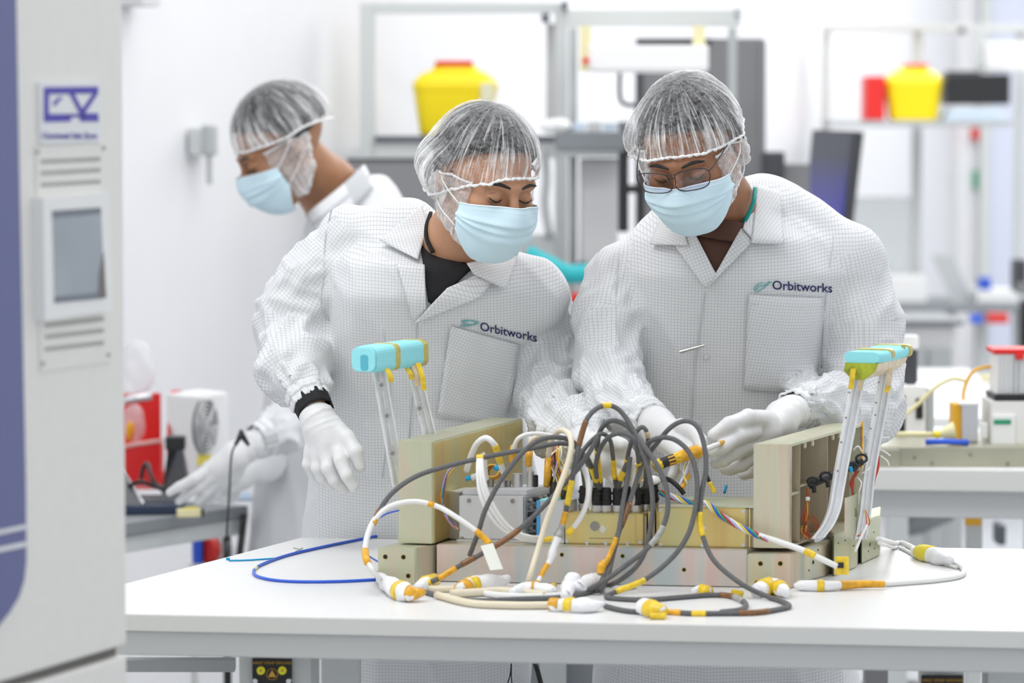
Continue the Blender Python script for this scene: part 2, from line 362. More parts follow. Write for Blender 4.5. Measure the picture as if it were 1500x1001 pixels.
def build_head(root, c, yaw, pitch, roll, skin, s, band, glasses=False, bald_front=.0, seed=0, puff=None):
    """returns world->head matrix; builds everything worn on the head"""
    R = Matrix.Rotation(yaw, 3, 'Z') @ Matrix.Rotation(pitch, 3, 'X') @ Matrix.Rotation(roll, 3, 'Y')
    Rn = np.array(R); c = np.array(tuple(c))
    def W(A): return (A * s) @ Rn.T + c
    def wmesh(name, A, *a, **k): return gridmesh(name, W(A), *a, **k)
    # hair: a dark cap above the hairline
    na, npol = 96, 34; ph = np.linspace(0, 2 * PI, na, endpoint=False); o = np.array([0, .02, .03])
    def dome(off, lim, name, m, puffs=None, parent=root, thick=0, wav=0, f=skull_cover):
        T = np.linspace(.003, 1, npol)[None, :] * lim(ph)[:, None]; PH = np.broadcast_to(ph[:, None], T.shape)
        D = np.stack([np.sin(T) * np.sin(PH), -np.sin(T) * np.cos(PH), np.cos(T)], -1); O = np.broadcast_to(o, D.shape)
        of = np.full(T.shape, off)
        if wav:
            edge = np.linspace(0, 1, npol)[None, :]
            q = np.stack([PH * 9, T * 1.4, np.full_like(T, seed)], -1); of = of + wav * (.5 + perlin(q, seed)) * (.35 + edge)
            of = of + wav * .35 * np.sin(PH * 37 + 3 * perlin(np.stack([PH * 3, T * 2, T], -1), 5)) * edge ** 2
            of = of - (np.clip(edge - .9, 0, 1) * 10) * off * .5
        if puffs is not None: of = of + puffs(PH, T)
        A = shell(f, of, O, D); return wmesh(name, A, M[m], parent, closed=True, thick=thick), A
    # azimuth: 0 = front (-y), +90 deg = +x side, 180 = back
    hl = lambda p: np.deg2rad(62 + 30 * (1 - np.cos(p)) / 2 + 22 * np.exp(-((np.abs(((p + PI) % (2 * PI)) - PI) - 1.75) / .5) ** 2) + 14 * (1 - np.cos(p)) / 2)
    dome(.0035, lambda p: hl(p) - bald_front * (1 + np.cos(p)) / 2, 'hair', 'hair', f=lambda X: smin(head_sdf(X) - .003, hair_sdf(X), .008))
    net, A = dome(.0055, band, 'hairnet', 'hairnet', puff, wav=.0045)
    # elastic band, scalloped
    e = A[:, -1]; nb = 220; k = np.linspace(0, na, nb, endpoint=False); i0 = k.astype(int) % na; fr = (k % 1)[:, None]
    E = e[i0] * (1 - fr) + e[(i0 + 1) % na] * fr; nrm = (E - o); nrm /= np.linalg.norm(nrm, axis=1)[:, None]
    E = E + nrm * (.0012 * np.sin(np.arange(nb) * PI / 1.5))[:, None] - np.array([0, 0, .001]); E = np.vstack([E, E[:1]])
    V, F = tube_geo(W(E), (.0026 + .0008 * np.sin(np.arange(nb + 1) * PI / 2)) * s, 7, False); mesh('elastic_band', V, F, M['net_band'], net, True)
    # brows, lashes, eyes
    for sg in (-1, 1):
        t = np.linspace(0, 1, 14); x = .012 + .038 * t; z = .021 + .006 * np.sin(t * 2.4) - .003 * t
        p = surf_pt(sg * x, z, .0006); r = .0031 * np.sin(np.pi * (.12 + .80 * t)) ** .7 + .0004; p[:, 1] += .0012
        V, F = tube_geo(W(p), r * s, 6); mesh('eyebrow', V, F, M['hair'], root, True)
        x = .0185 + .026 * t; z = -.0035 - .0045 * np.sin(PI * t) + .003 * t
        p = surf_pt(sg * x, z, .0002); V, F = tube_geo(W(p), (.0008 + .0009 * np.sin(PI * t)) * s, 6); mesh('eyelashes', V, F, M['lash'], root, True)
        x2 = .021 + .021 * t; z2 = -.0058 - .0045 * np.sin(PI * t) + .003 * t
        p = surf_pt(sg * x2, z2, -.0003); V, F = tube_geo(W(p), .0013 * np.sin(PI * (.1 + .8 * t)) * s, 6); mesh('eye', V, F, M['lash' if glasses else 'eye_white'], root, True)
        p = surf_pt(sg * x, .0062 + .004 * np.sin(PI * t) - .001 * t, -.0002); V, F = tube_geo(W(p), .0006 * s, 5); mesh('eyelid_crease', V, F, M['lips'], root, True)
    # face mask
    nt_, ns = 61, 41; th = np.deg2rad(np.linspace(-71, 71, nt_)); sv = np.linspace(0, 1, ns); TH, S = np.meshgrid(th, sv, indexing='ij'); a = np.abs(TH) / th[-1]
    ztop = -.006 - .020 * a ** 1.5; zbot = -.112 + .030 * a ** 2.2; Z = ztop + (zbot - ztop) * S
    tilt = np.clip((S - .62) / .38, 0, 1) ** 1.5 * np.deg2rad(50) * (1 - a ** 2)
    D = np.stack([np.sin(TH) * np.cos(tilt), -np.cos(TH) * np.cos(tilt), -np.sin(tilt)], -1); O = np.stack([0 * Z, 0 * Z - .02, Z * (1 - .12 * S)], -1)
    pl = 0
    for k, (c0, wd, am) in enumerate(((.30, .05, .0030), (.47, .06, .0036), (.66, .07, .0036))):
        cc = c0 + .10 * (a ** 2) * (1 if k == 0 else -.3 * k) + .02 * np.sin(TH * 3 + seed + k); x = (S - cc) / wd
        pl = pl + am * np.where(x < 0, np.exp(-(x / 1.6) ** 2), np.exp(-(x / .35) ** 2)) * (.5 + .7 * np.abs(np.sin(TH * 1.7 + k + seed)))
    wob = .002 * perlin(np.stack([TH * 2.2, S * 3.5, S * 0 + seed], -1), seed)
    A = shell(mask_form, .0050 + pl + wob, O, D, .2, 110); mk = wmesh('face_mask', A, M['face_mask'], root, thick=.001 * s)
    for row, r in ((0, .0016), (-1, .0014)):
        V, F = tube_geo(W(A[:, row]), r * s, 6); mesh('mask_border', V, F, M['mask_edge'], mk, True)
    V, F = tube_geo(W(A[8:-8, 3] + np.array([0, -.0006, 0])), .0006 * s, 5); mesh('nose_wire_seam', V, F, M['mask_edge'], mk, True)
    for sg, j in ((-1, 0), (1, -1)):
        for row in (2, -3):
            p0 = A[j, row]; ear = np.array([sg * .086, .028, .022 if row == 2 else -.022]); md = (p0 + ear) / 2 + np.array([sg * .012, 0, 0])
            V, F = tube_geo(W(catmull([p0, md, ear], 6)), .0013 * s, 5); mesh('ear_loop', V, F, M['ear_loop'], mk, True)
    # beard and ear net: from behind the mask round the jaw
    for sg in (-1, 1):
        th = np.deg2rad(np.linspace(50, 128, 34)); sv = np.linspace(0, 1, 34); TH, S = np.meshgrid(th, sv, indexing='ij'); a = (TH - th[0]) / (th[-1] - th[0])
        Z = .012 - .004 * a + (-.112 + .022 * a - .012) * S; tl = np.clip((S - .7) / .3, 0, 1) * .6
        D = np.stack([sg * np.sin(TH) * np.cos(tl), -np.cos(TH) * np.cos(tl), -np.sin(tl)], -1); O = np.stack([0 * Z, 0 * Z + .0, Z], -1)
        rim = np.minimum(np.minimum(a, 1 - a), np.minimum(S, 1 - S)) * 4
        of = .0035 + .007 * np.clip(rim, 0, 1) ** .5 * (1 + .9 * perlin(np.stack([TH * 5, S * 5, S * 0 + seed], -1), seed + sg)) + .002 * np.sin(S * 40 + 6 * a)
        A2 = shell(head_sdf, of, O, D, .2, 80); wmesh('beard_net', A2 if sg > 0 else A2[::-1], M['beard_net'], root)
        rimp = np.vstack([A2[:, 0], A2[-1, 1:], A2[::-1, -1][1:]]); V, F = tube_geo(W(rimp), (.0022 + .0008 * np.sin(np.arange(len(rimp)) * 2.1)) * s, 6); mesh('beard_net_band', V, F, M['net_band'], root, True)
    if glasses:
        fr_pts = []
        for sg in (-1, 1):
            t = np.linspace(0, 2 * PI, 41)[:-1]; n = 3.2; cx, cz = sg * .0355, .0110
            x = cx + .0300 * np.sign(np.cos(t)) * np.abs(np.cos(t)) ** (2 / n); z = cz + .0215 * np.sign(np.sin(t)) * np.abs(np.sin(t)) ** (2 / n)
            x = x - sg * .003 * (z - cz < 0) * (1); y = -.1250 + .010 * (np.abs(x) / .06) ** 2 + (z - cz) * -.12
            rim = np.stack([x, y, z], -1); fr_pts.append(rim)
        parts = []
        for rim in fr_pts: parts.append(tube_geo(W(np.vstack([rim, rim[:2]])), .00105 * s, 6, False))
        parts.append(tube_geo(W(catmull([(-.007, -.1245, .018), (0, -.1262, .0205), (.007, -.1245, .018)], 5)), .0010 * s, 6))
        parts.append(tube_geo(W(catmull([(-.009, -.1245, .026), (0, -.126, .0265), (.009, -.1245, .026)], 5)), .0009 * s, 6))
        for sg in (-1, 1):
            parts.append(tube_geo(W(catmull([(sg * .0652, -.113, .021), (sg * .070, -.095, .020), (sg * .078, -.05, .022), (sg * .084, .01, .022), (sg * .085, .035, .005)], 8)), .0012 * s, 6))
            parts.append(tube_geo(W(np.array([(sg * .008, -.1245, .010), (sg * .010, -.114, .007), (sg * .012, -.104, .004)])), .0007 * s, 5))
        V, F = join_geo(parts); gl = mesh('eyeglasses', V, F, M['wire_black'], root, True)
        for rim in fr_pts:
            V = list(W(rim)); mesh('lens', V, [tuple(range(len(V)))], M['lens'], gl)
    return Rn, c, s

# ------------------------------------------------------------------ coats
def chain(pts): return [(np.array(tuple(p)), r) for p, r in pts]
def px_chain(lst, k=1.0):
    return [(np.array(tuple(P(x, y, D))), r * D / FPX * k) for x, y, D, r in lst]
def px_loft(rows):                               # photo row y, xL, xR, D centre, half depth
    out = []
    for y, xl, xr, D, hd in rows:
        a, b = P(xl, y, D), P(xr, y, D); out.append((a.z, (a.x + b.x) / 2, D, (b.x - a.x) / 2, hd))
    return out
def d_chain(X, ch, k=.03):
    d = None
    for (a, ra), (b, rb) in zip(ch[:-1], ch[1:]):
        e = d_cap(X, a, b, ra, rb); d = e if d is None else smin(d, e, k)
    return d
def arm_uv(Vp, ch):
    best = np.full(len(Vp), 1e9); U = np.zeros(len(Vp)); A = np.zeros(len(Vp)); Rr = np.zeros(len(Vp)); cum = 0
    for (a, ra), (b, rb) in zip(ch[:-1], ch[1:]):
        ab = b - a; L = np.linalg.norm(ab); t = ab / L; q = Vp - a; h = q @ t; hc = np.clip(h, 0, L); w_ = q - hc[:, None] * t; d = np.linalg.norm(w_, axis=1) - (ra + (rb - ra) * hc / L)
        ref = np.array([0, 1., 0]); ref = ref - t * (ref @ t); ref /= np.linalg.norm(ref); o = np.cross(t, ref)
        m = d < best; best[m] = d[m]; U[m] = (cum + h)[m]; A[m] = np.arctan2(w_ @ o, w_ @ ref)[m]; cum += L
    R_ = np.mean([r for _, r in ch]); return best, U, A, R_
def build_coat(root, loft, girdle, arms, x0, x1, y0, y1, z0, z1, h=.006, fold=1., seed=0, cell=.0052):
    f32 = np.float32
    def f(X):
        X = tuple(q.astype(f32) for q in X)
        d = d_loft(X, loft)
        for g in girdle: d = smin(d, d_chain(X, g), .06)
        for a in arms: d = smin(d, d_chain(X, a, .035), .016)
        return d
    V, Q = surf_nets(f, arr(x0, x1, h), arr(y0, y1, h), arr(z0, z1, h)); V = smooth_mesh(V, Q, 2, .5)
    # coordinates on the cloth
    S = np.array(sorted(loft)); cx = np.interp(V[:, 2], S[:, 0], S[:, 1]); cy = np.interp(V[:, 2], S[:, 0], S[:, 2])
    phi = np.arctan2(V[:, 0] - cx, -(V[:, 1] - cy)); dt = f(tuple(V[:, k] for k in range(3))) * 0 + d_loft(tuple(V.T), loft)
    for g in girdle: dt = np.minimum(dt, d_chain(tuple(V.T), g))
    info = [arm_uv(V, a) for a in arms]
    dist = np.stack([dt] + [i[0] for i in info]); grp = dist.argmin(0)
    tx = V[:, 0] - cx
    # folds
    nr = vnormals(V, Q); disp = .0045 * fold * perlin(np.stack([tx * 9 + V[:, 2] * 1.2, V[:, 1] * 4, V[:, 2] * 2.6], -1), seed) * 2
    rid = 1 - np.abs(perlin(np.stack([tx * 11 + V[:, 2] * 3, V[:, 1] * 5, V[:, 2] * 3.2 + 7], -1), seed + 3)) * 2.4
    disp = disp + .0055 * fold * np.clip(rid, 0, 1) ** 3
    for k, (ad, U, A, Rr) in enumerate(info):
        L = U.max(); wv = perlin(np.stack([U * 16 + np.sin(A) * .9, np.cos(A) * 1.3, np.sin(A) * 1.3 + k * 9], -1), seed + 11 + k)
        rd = np.clip(1 - np.abs(wv) * 3.2, 0, 1) ** 1.6; big = perlin(np.stack([U * 7, np.cos(A + U * 5), np.sin(A + U * 5)], -1), seed + 31 + k)
        da = fold * (.021 * (rd - .3) + .013 * big) * np.clip(.35 + (U / L) * 1.1, 0, 1.15); wgt = np.clip((dt - ad) / .02 + .3, 0, 1); disp = disp * (1 - wgt) + da * wgt
    V = V + nr * disp[:, None]; V = smooth_mesh(V, Q, 1, .35)
    # uv per face corner
    fg = grp[Q]; g = np.array([np.bincount(r, minlength=3).argmax() for r in fg[:]]) if False else fg[:, 0]
    fnm = nr[Q].mean(1); sx_ = (np.abs(fnm[:, 0]) > .74)[:, None]; sz_ = (fnm[:, 2] > .80)[:, None]
    uv = np.stack([np.where(sx_, V[:, 1][Q] + .1 * V[:, 2][Q], V[:, 0][Q]), np.where(sz_, V[:, 1][Q], V[:, 2][Q] - .25 * V[:, 1][Q])], -1)
    for k, (ad, U, A, Rr) in enumerate(info):
        m = g == k + 1; q = Q[m]; a0 = A[q][:, :1]; Aq = a0 + ((A[q] - a0 + PI) % (2 * PI) - PI); uv[m] = np.stack([U[q], Aq * Rr], -1)
    o = npmesh('coat', V, Q, M['coat'], root, True, (uv / cell).reshape(-1, 2))
    bv = BVHTree.FromPolygons([tuple(v) for v in V], [tuple(int(i) for i in q) for q in Q]); o['_'] = 0; del o['_']
    return o, bv
def on_cloth(bv, px, py, off, fallback=5.45):    # the point of the coat seen at that photo pixel, lifted off by off metres
    d = ray(px, py).normalized(); hit, nrm, idx, dist = bv.ray_cast(Vector((0, 0, CAMZ)), d)
    if hit is None: return P(px, py, fallback)
    return hit - d * off
def smooth_cloth(bv, pts, off):
    """drape: points over the coat, their distance smoothed so that the piece stays a clean sheet"""
    return [on_cloth(bv, x, y, off) for x, y in pts]
def panel(name, bv, quad, off, mat_, parent, nu=14, nv=14, thick=.0012, cell=.0052, edge=None):
    """a cloth piece bounded by four px corners (or curves) laid over the coat"""
    (a, b, c, d) = [np.array(q, float) for q in quad]; A = np.zeros((nu, nv, 3)); UV = np.zeros((nu, nv, 2)); D = np.zeros((nu, nv))
    PXs = np.zeros((nu, nv, 2))
    for i in range(nu):
        for j in range(nv):
            u, v = i / (nu - 1), j / (nv - 1); p = (1 - u) * (1 - v) * a + u * (1 - v) * b + u * v * c + (1 - u) * v * d; PXs[i, j] = p
            D[i, j] = on_cloth(bv, p[0], p[1], 0).y
    for _ in range(2):
        K = D.copy(); K[1:-1, 1:-1] = (D[1:-1, 1:-1] * 2 + D[:-2, 1:-1] + D[2:, 1:-1] + D[1:-1, :-2] + D[1:-1, 2:]) / 6; D = np.minimum(K, D + .0) * .5 + K * .5
    offm = off if callable(off) else (lambda u, v: off)
    for i in range(nu):
        for j in range(nv): A[i, j] = tuple(P(*PXs[i, j], D[i, j] - offm(i / (nu - 1), j / (nv - 1))))
    idx = np.arange(nu * nv).reshape(nu, nv); Q = np.stack([idx[:-1, :-1], idx[1:, :-1], idx[1:, 1:], idx[:-1, 1:]], -1).reshape(-1, 4)
    # cloth grid runs along the piece
    e1 = A[-1, 0] - A[0, 0]; e1 = e1 / np.linalg.norm(e1); e2 = A[0, -1] - A[0, 0]; e2 = e2 - e1 * (e2 @ e1); e2 /= np.linalg.norm(e2)
    uv = np.stack([(A - A[0, 0]) @ e1, (A - A[0, 0]) @ e2], -1).reshape(-1, 2)[Q] / cell
    o = npmesh(name, A.reshape(-1, 3), Q, mat_, parent, True, uv.reshape(-1, 2)); md = o.modifiers.new('thickness', 'SOLIDIFY'); md.thickness = thick; md.offset = 0
    return o
def seam(name, bv, pts, r, mat_, parent, off=.001, k=6):
    c = catmull([(x, y, 0) for x, y in pts], k); path = np.array([tuple(on_cloth(bv, x, y, off)) for x, y, _ in c]); dep = path[:, 1].copy()
    for _ in range(2): dep[1:-1] = (dep[:-2] + dep[1:-1] + dep[2:]) / 3
    path = np.array([tuple(P(c[i][0], c[i][1], dep[i])) for i in range(len(c))]); return tube(name, path, r, mat_, parent, 5)
def printed(bv, text, x, y, size, slope, mat_, parent, name='printed_name', off=.0022, skew=0):
    cu = bpy.data.curves.new('t', 'FONT'); cu.body = text; cu.size = 1; cu.resolution_u = 3; cu.offset = .012
    ob = bpy.data.objects.new('t', cu); COL.objects.link(ob); bpy.context.view_layer.update(); me = bpy.data.meshes.new_from_object(ob); bpy.data.objects.remove(ob)
    bm = bmesh.new(); bm.from_mesh(me); bmesh.ops.triangulate(bm, faces=bm.faces)
    for v in bm.verts:
        ux, uy = v.co.x * size, v.co.y * size; v.co = on_cloth(bv, x + ux + uy * skew, y - uy + ux * slope, off)
    bpy.data.meshes.remove(me); return frombm(name, bm, mat_, parent)

# ------------------------------------------------------------------ gloves
def build_glove(root, palm, fingers, thumb, cuff, h=.0022, seed=0, wr=.0012, name='glove'):
    """palm: list of capsules; fingers: chains; cuff: chain towards the sleeve"""
    allp = [p for ch in fingers + [thumb, cuff] + palm for p, r in ch]; lo = np.min(allp, 0) - .045; hi = np.max(allp, 0) + .045
    def f(X):
        X = tuple(q.astype(np.float32) for q in X); d = None
        for ch in palm: e = d_chain(X, ch, .012); d = e if d is None else smin(d, e, .014)
        d = smin(d, d_chain(X, cuff, .01), .018)
        d = smin(d, d_chain(X, thumb, .004), .008)
        fd = None
        for ch in fingers: e = d_chain(X, ch, .004); fd = e if fd is None else smin(fd, e, .0022)
        return smin(d, fd, .007)
    V, Q = surf_nets(f, arr(lo[0], hi[0], h), arr(lo[1], hi[1], h), arr(lo[2], hi[2], h)); V = smooth_mesh(V, Q, 1, .4)
    ax = cuff[-1][0] - cuff[0][0]; ax /= np.linalg.norm(ax); nr = vnormals(V, Q); t = (V - cuff[0][0]) @ ax
    wv = perlin(np.stack([t * 90, V[:, 0] * 18, V[:, 1] * 18 + V[:, 2] * 14], -1), seed); w2 = perlin(V * 55, seed + 1)
    amp = np.clip((t + .03) / .05, .10, 1.3); V = V + nr * (wr * 1.6 * (np.clip(1 - np.abs(wv) * 3, 0, 1) - .3) * amp + .0007 * w2)[:, None]
    return npmesh(name, V, Q, M['glove'], root, True)
def pc(lst): return px_chain(lst)
def build_body(root, hd, skin, neck, core, arms, legs, name='body'):
    Rn, c, s = hd; hc = c
    allp = np.array([p for ch in core + arms + legs + [neck] for p, r in ch]); lo = allp.min(0) - .15; hi = allp.max(0) + .15; hi[2] = max(hi[2], hc[2] + .16)
    def axis(k, h1=.0026, h2=.016):
        a0, a1 = hc[k] - .135 * s, hc[k] + .135 * s; return np.concatenate([np.arange(lo[k], a0 - 1e-6, h2), np.arange(a0, a1, h1), np.arange(a1 + h1, hi[k], h2)]), a0, a1
    AX = [axis(k) for k in range(3)]
    def f(X):
        X = tuple(q.astype(np.float32) for q in X); d = d_chain(X, neck, .03)
        for ch in core: d = smin(d, d_chain(X, ch, .05), .05)
        for ch in arms + legs: d = smin(d, d_chain(X, ch, .008), .02)
        d = np.array(np.broadcast_to(d, (X[0].shape[0], X[1].shape[1], X[2].shape[2])))
        sl = []
        for k in range(3):
            a = X[k].ravel(); sl.append(slice(int(np.searchsorted(a, AX[k][1])), int(np.searchsorted(a, AX[k][2]))))
        q = [X[0][sl[0]] - hc[0], X[1][:, sl[1]] - hc[1], X[2][:, :, sl[2]] - hc[2]]
        L = tuple(((q[0] * Rn[0, k] + q[1] * Rn[1, k] + q[2] * Rn[2, k]) / s).astype(np.float32) for k in range(3))
        d[sl[0], sl[1], sl[2]] = smin(d[sl[0], sl[1], sl[2]], head_sdf(L) * s, .012)
        return d
    V, Q = surf_nets(f, *[a[0] for a in AX]); return npmesh(name, V, Q, M[skin], root, True)
# ------------------------------------------------------------------ the three people
def band_fn(front, back, side_p, side_m, wp=1.6):   # polar angle limits in degrees at front, back, +x side, -x side
    def g(p):
        q = ((p + PI) % (2 * PI)) - PI; c = np.cos(q); s_ = np.sin(q)
        base = np.where(c > 0, c * c * front, c * c * back); side = np.where(s_ > 0, side_p, side_m); return np.deg2rad(base + s_ * s_ * side)
    return g
def cuff_ring(root, a, b, r0, r1, matn='coat', name='cuff', ribs=True, rb=.0012):
    a, b = np.array(a), np.array(b); n = 8; t = np.linspace(0, 1, n)[:, None]; path = a * (1 - t) + b * t; nn = 64; T = (b - a) / np.linalg.norm(b - a)
    x, y = [np.array(tuple(v)) for v in frame_of(T)]; A = np.zeros((nn, n, 3)); sc = np.array(r0 + (r1 - r0) * t[:, 0])
    for j in range(nn):
        an = 2 * PI * j / nn; e = x * math.cos(an) + y * math.sin(an)
        A[j] = path + e * (sc + (rb * math.sin(j * PI / 2 + .4) if ribs else 0) + .0012 * np.sin(j * .9))[:, None]
    o = gridmesh(name, A, M[matn], root, closed=True); md = o.modifiers.new('thickness', 'SOLIDIFY'); md.thickness = .003; md.offset = 0; return o

def shoes(root, spots):
    for (x, y) in spots:
        def f(X, x=x, y=y): return smax(smin(d_ell(X, (x, y - .05, .03), (.05, .14, .055)), d_ell(X, (x, y + .02, .06), (.045, .06, .07)), .03), .0 - X[2], .004)
        V, Q = surf_nets(f, arr(x - .07, x + .07, .01), arr(y - .22, y + .12, .01), arr(-.03, .15, .01)); npmesh('shoe', V, Q, M['shoe'], root, True)
def trousers(root, legs):
    lo = np.min([p for ch in legs for p, r in ch], 0) - .15; hi = np.max([p for ch in legs for p, r in ch], 0) + .15
    def f(X):
        d = None
        for ch in legs: e = d_chain(X, [(p, r + .015) for p, r in ch], .05); d = e if d is None else smin(d, e, .03)
        return d
    V, Q = surf_nets(f, arr(lo[0], hi[0], .014), arr(lo[1], hi[1], .014), arr(lo[2], hi[2], .014)); npmesh('trousers', V, Q, M['trouser'], root, True)

def person_a():
    ft = P(610, 900, 5.72); root = thing('person', 'person in gridded coat and black undershirt, left of the two, looking down right', 'person', (ft.x, ft.y, 0), 'technicians in white coats')
    hc = P(712, 264, 5.30)
    band = band_fn(85, 104, 92, 121)
    def puff(p, T):                                    # gathered bulge over the ear on the picture's left
        q = ((p + PI) % (2 * PI)) - PI; return .026 * np.exp(-((q + 1.8) / .6) ** 2 - ((T - 1.75) / .36) ** 2) + .008 * np.exp(-((q - 1.6) / .7) ** 2 - ((T - 1.2) / .4) ** 2)
    hd = build_head(root, hc, math.radians(33), math.radians(21), math.radians(2), 'skin_light', .885, band, puff=puff, seed=2)
    loft = px_loft([(352, 535, 640, 5.50, .07), (385, 500, 745, 5.48, .11), (430, 488, 790, 5.49, .125), (500, 478, 775, 5.54, .13), (600, 462, 765, 5.60, .135), (700, 452, 790, 5.64, .14), (800, 446, 795, 5.66, .145),
                    (900, 452, 775, 5.66, .15), (1001, 460, 774, 5.66, .155), (1150, 450, 785, 5.68, .165), (1240, 448, 790, 5.68, .17)])
    girdle = [pc([(515, 345, 5.50, 42), (596, 338, 5.51, 42), (640, 374, 5.54, 34), (690, 398, 5.52, 36), (782, 430, 5.48, 46)])]
    armL = pc([(510, 352, 5.50, 44), (462, 410, 5.50, 46), (430, 462, 5.52, 46), (430, 500, 5.50, 45), (434, 540, 5.44, 45), (447, 568, 5.39, 29)])
    armR = pc([(786, 436, 5.52, 46), (800, 500, 5.54, 46), (806, 572, 5.50, 46), (830, 625, 5.34, 40), (862, 652, 5.20, 28)])
    a, b = P(370, 900, 5.5), P(900, 250, 5.5)
    coat, bv = build_coat(root, loft, girdle, [armL, armR], a.x, b.x, 5.08, 5.88, .62, P(700, 270, 5.5).z, seed=4)
    # gloves, wrists
    cuff_ring(root, P(447, 572, 5.385), P(457, 591, 5.37), .0335, .0305)
    cuff_ring(root, P(455, 586, 5.372), P(463, 603, 5.355), .0290, .0272, 'black_knit', 'undershirt_cuff', False)
    build_glove(root, [pc([(470, 622, 5.345, 21), (482, 648, 5.335, 21), (480, 662, 5.335, 20)]), pc([(480, 628, 5.34, 19), (496, 652, 5.33, 14)]), pc([(461, 632, 5.345, 15), (461, 664, 5.345, 13)])],
        [pc([(495, 654, 5.322, 10.5), (499, 675, 5.300, 10), (508, 697, 5.290, 9), (518, 714, 5.292, 7.5)]),
         pc([(480, 662, 5.325, 10.5), (480, 686, 5.312, 10), (490, 704, 5.312, 9), (505, 717, 5.32, 7.5)]),
         pc([(467, 664, 5.335, 10), (465, 686, 5.33, 9.5), (472, 701, 5.335, 8.5), (486, 712, 5.345, 7.5)]),
         pc([(455, 660, 5.345, 9.5), (452, 680, 5.345, 9), (458, 694, 5.355, 8), (468, 704, 5.37, 7)])],
        pc([(490, 626, 5.335, 14), (509, 642, 5.32, 12), (521, 662, 5.305, 11), (527, 684, 5.305, 9)]), pc([(470, 626, 5.345, 21), (464, 611, 5.35, 23.5)]), h=.0018, seed=1)
    build_glove(root, [pc([(868, 660, 5.16, 22), (888, 672, 5.14, 24)])],
        [pc([(900, 660, 5.13, 11), (918, 664, 5.11, 10), (932, 676, 5.11, 9)]), pc([(902, 672, 5.13, 11), (920, 680, 5.11, 10), (930, 692, 5.115, 9)]), pc([(898, 684, 5.135, 11), (914, 694, 5.12, 10), (922, 702, 5.125, 9)]), pc([(890, 692, 5.14, 10), (904, 704, 5.13, 9), (911, 711, 5.13, 8)])],
        pc([(876, 650, 5.14, 13), (894, 646, 5.11, 11), (912, 652, 5.10, 9.5)]), pc([(864, 656, 5.175, 21), (852, 647, 5.20, 23)]), seed=2)
    core = [pc([(615, 400, 5.54, 40), (600, 500, 5.57, 80), (600, 800, 5.66, 90)]), pc([(540, 372, 5.53, 18), (615, 375, 5.55, 20), (770, 450, 5.55, 18)])]
    legs = [[(np.array([P(540, 900, 5.68).x, 5.68, .82]), .08), (np.array([P(530, 900, 5.68).x, 5.68, .48]), .058), (np.array([P(530, 900, 5.68).x, 5.70, .10]), .042)],
            [(np.array([P(690, 900, 5.68).x, 5.68, .82]), .08), (np.array([P(700, 900, 5.68).x, 5.68, .48]), .058), (np.array([P(700, 900, 5.68).x, 5.70, .10]), .042)]]
    neck = pc([(696, 300, 5.36, 44), (672, 350, 5.42, 44), (658, 388, 5.46, 46), (645, 430, 5.53, 44)])
    arms = [pc([(520, 372, 5.52, 20), (440, 470, 5.52, 22), (458, 592, 5.362, 18), (470, 622, 5.345, 17), (486, 655, 5.335, 13)]), pc([(780, 450, 5.55, 18), (806, 572, 5.50, 20), (862, 652, 5.20, 15), (884, 668, 5.15, 12)])]
    build_body(root, hd, 'skin_light', neck, core, arms, legs)
    trousers(root, legs); shoes(root, [(legs[0][2][0][0], 5.66), (legs[1][2][0][0], 5.66)])
    # shirt, lapels, collar, pocket, print
    panel('undershirt', bv, [(614, 348), (694, 392), (634, 448), (627, 442)], .004, M['black_knit'], root, thick=.001)
    sh = px_chain([(622, 305, 5.44, 60), (640, 350, 5.45, 62)])
    tube('undershirt_collar', catmull([P(631, 312, 5.43), P(625, 330, 5.405), P(625, 350, 5.39), P(634, 370, 5.38)], 6), .0035, M['black_knit'], root)
    lap = lambda u, v: .010 + .006 * math.sin(PI * min(1, max(0, v)))
    panel('lapel', bv, [(581, 384), (622, 388), (624, 452), (606, 474)], .013, M['coat'], root)
    panel('lapel', bv, [(655, 422), (742, 384), (704, 436), (604, 476)], .013, M['coat'], root)
    panel('collar', bv, [(618, 300), (627, 330), (612, 380), (556, 352)], .018, M['coat'], root)
    panel('collar', bv, [(684, 386), (760, 368), (740, 424), (694, 402)], .018, M['coat'], root)
    panel('pocket', bv, [(660, 478), (762, 506), (742, 622), (640, 612)], .005, M['coat'], root)
    seam('stitching', bv, [(486, 306), (476, 350), (474, 400), (470, 445), (482, 470)], .0012, M['stitch'], root)
    seam('stitching', bv, [(610, 474), (606, 540), (600, 620), (594, 700), (590, 780)], .0014, M['stitch'], root, .0012, 14)
    seam('stitching', bv, [(560, 478), (572, 560), (566, 640), (560, 700)], .0008, M['stitch'], root)
    printed(bv, 'Orbitworks', 703, 484, 17.5, .205, M['print_navy'], root)
    for q in ([(676, 473), (690, 470), (700, 472)], [(674, 477), (684, 478), (700, 474), (688, 470), (676, 470)], [(678, 475), (692, 476), (702, 473)]):
        seam('printed_swoosh', bv, q, .0009, M['print_teal'], root, .002)
    return root, bv, coat

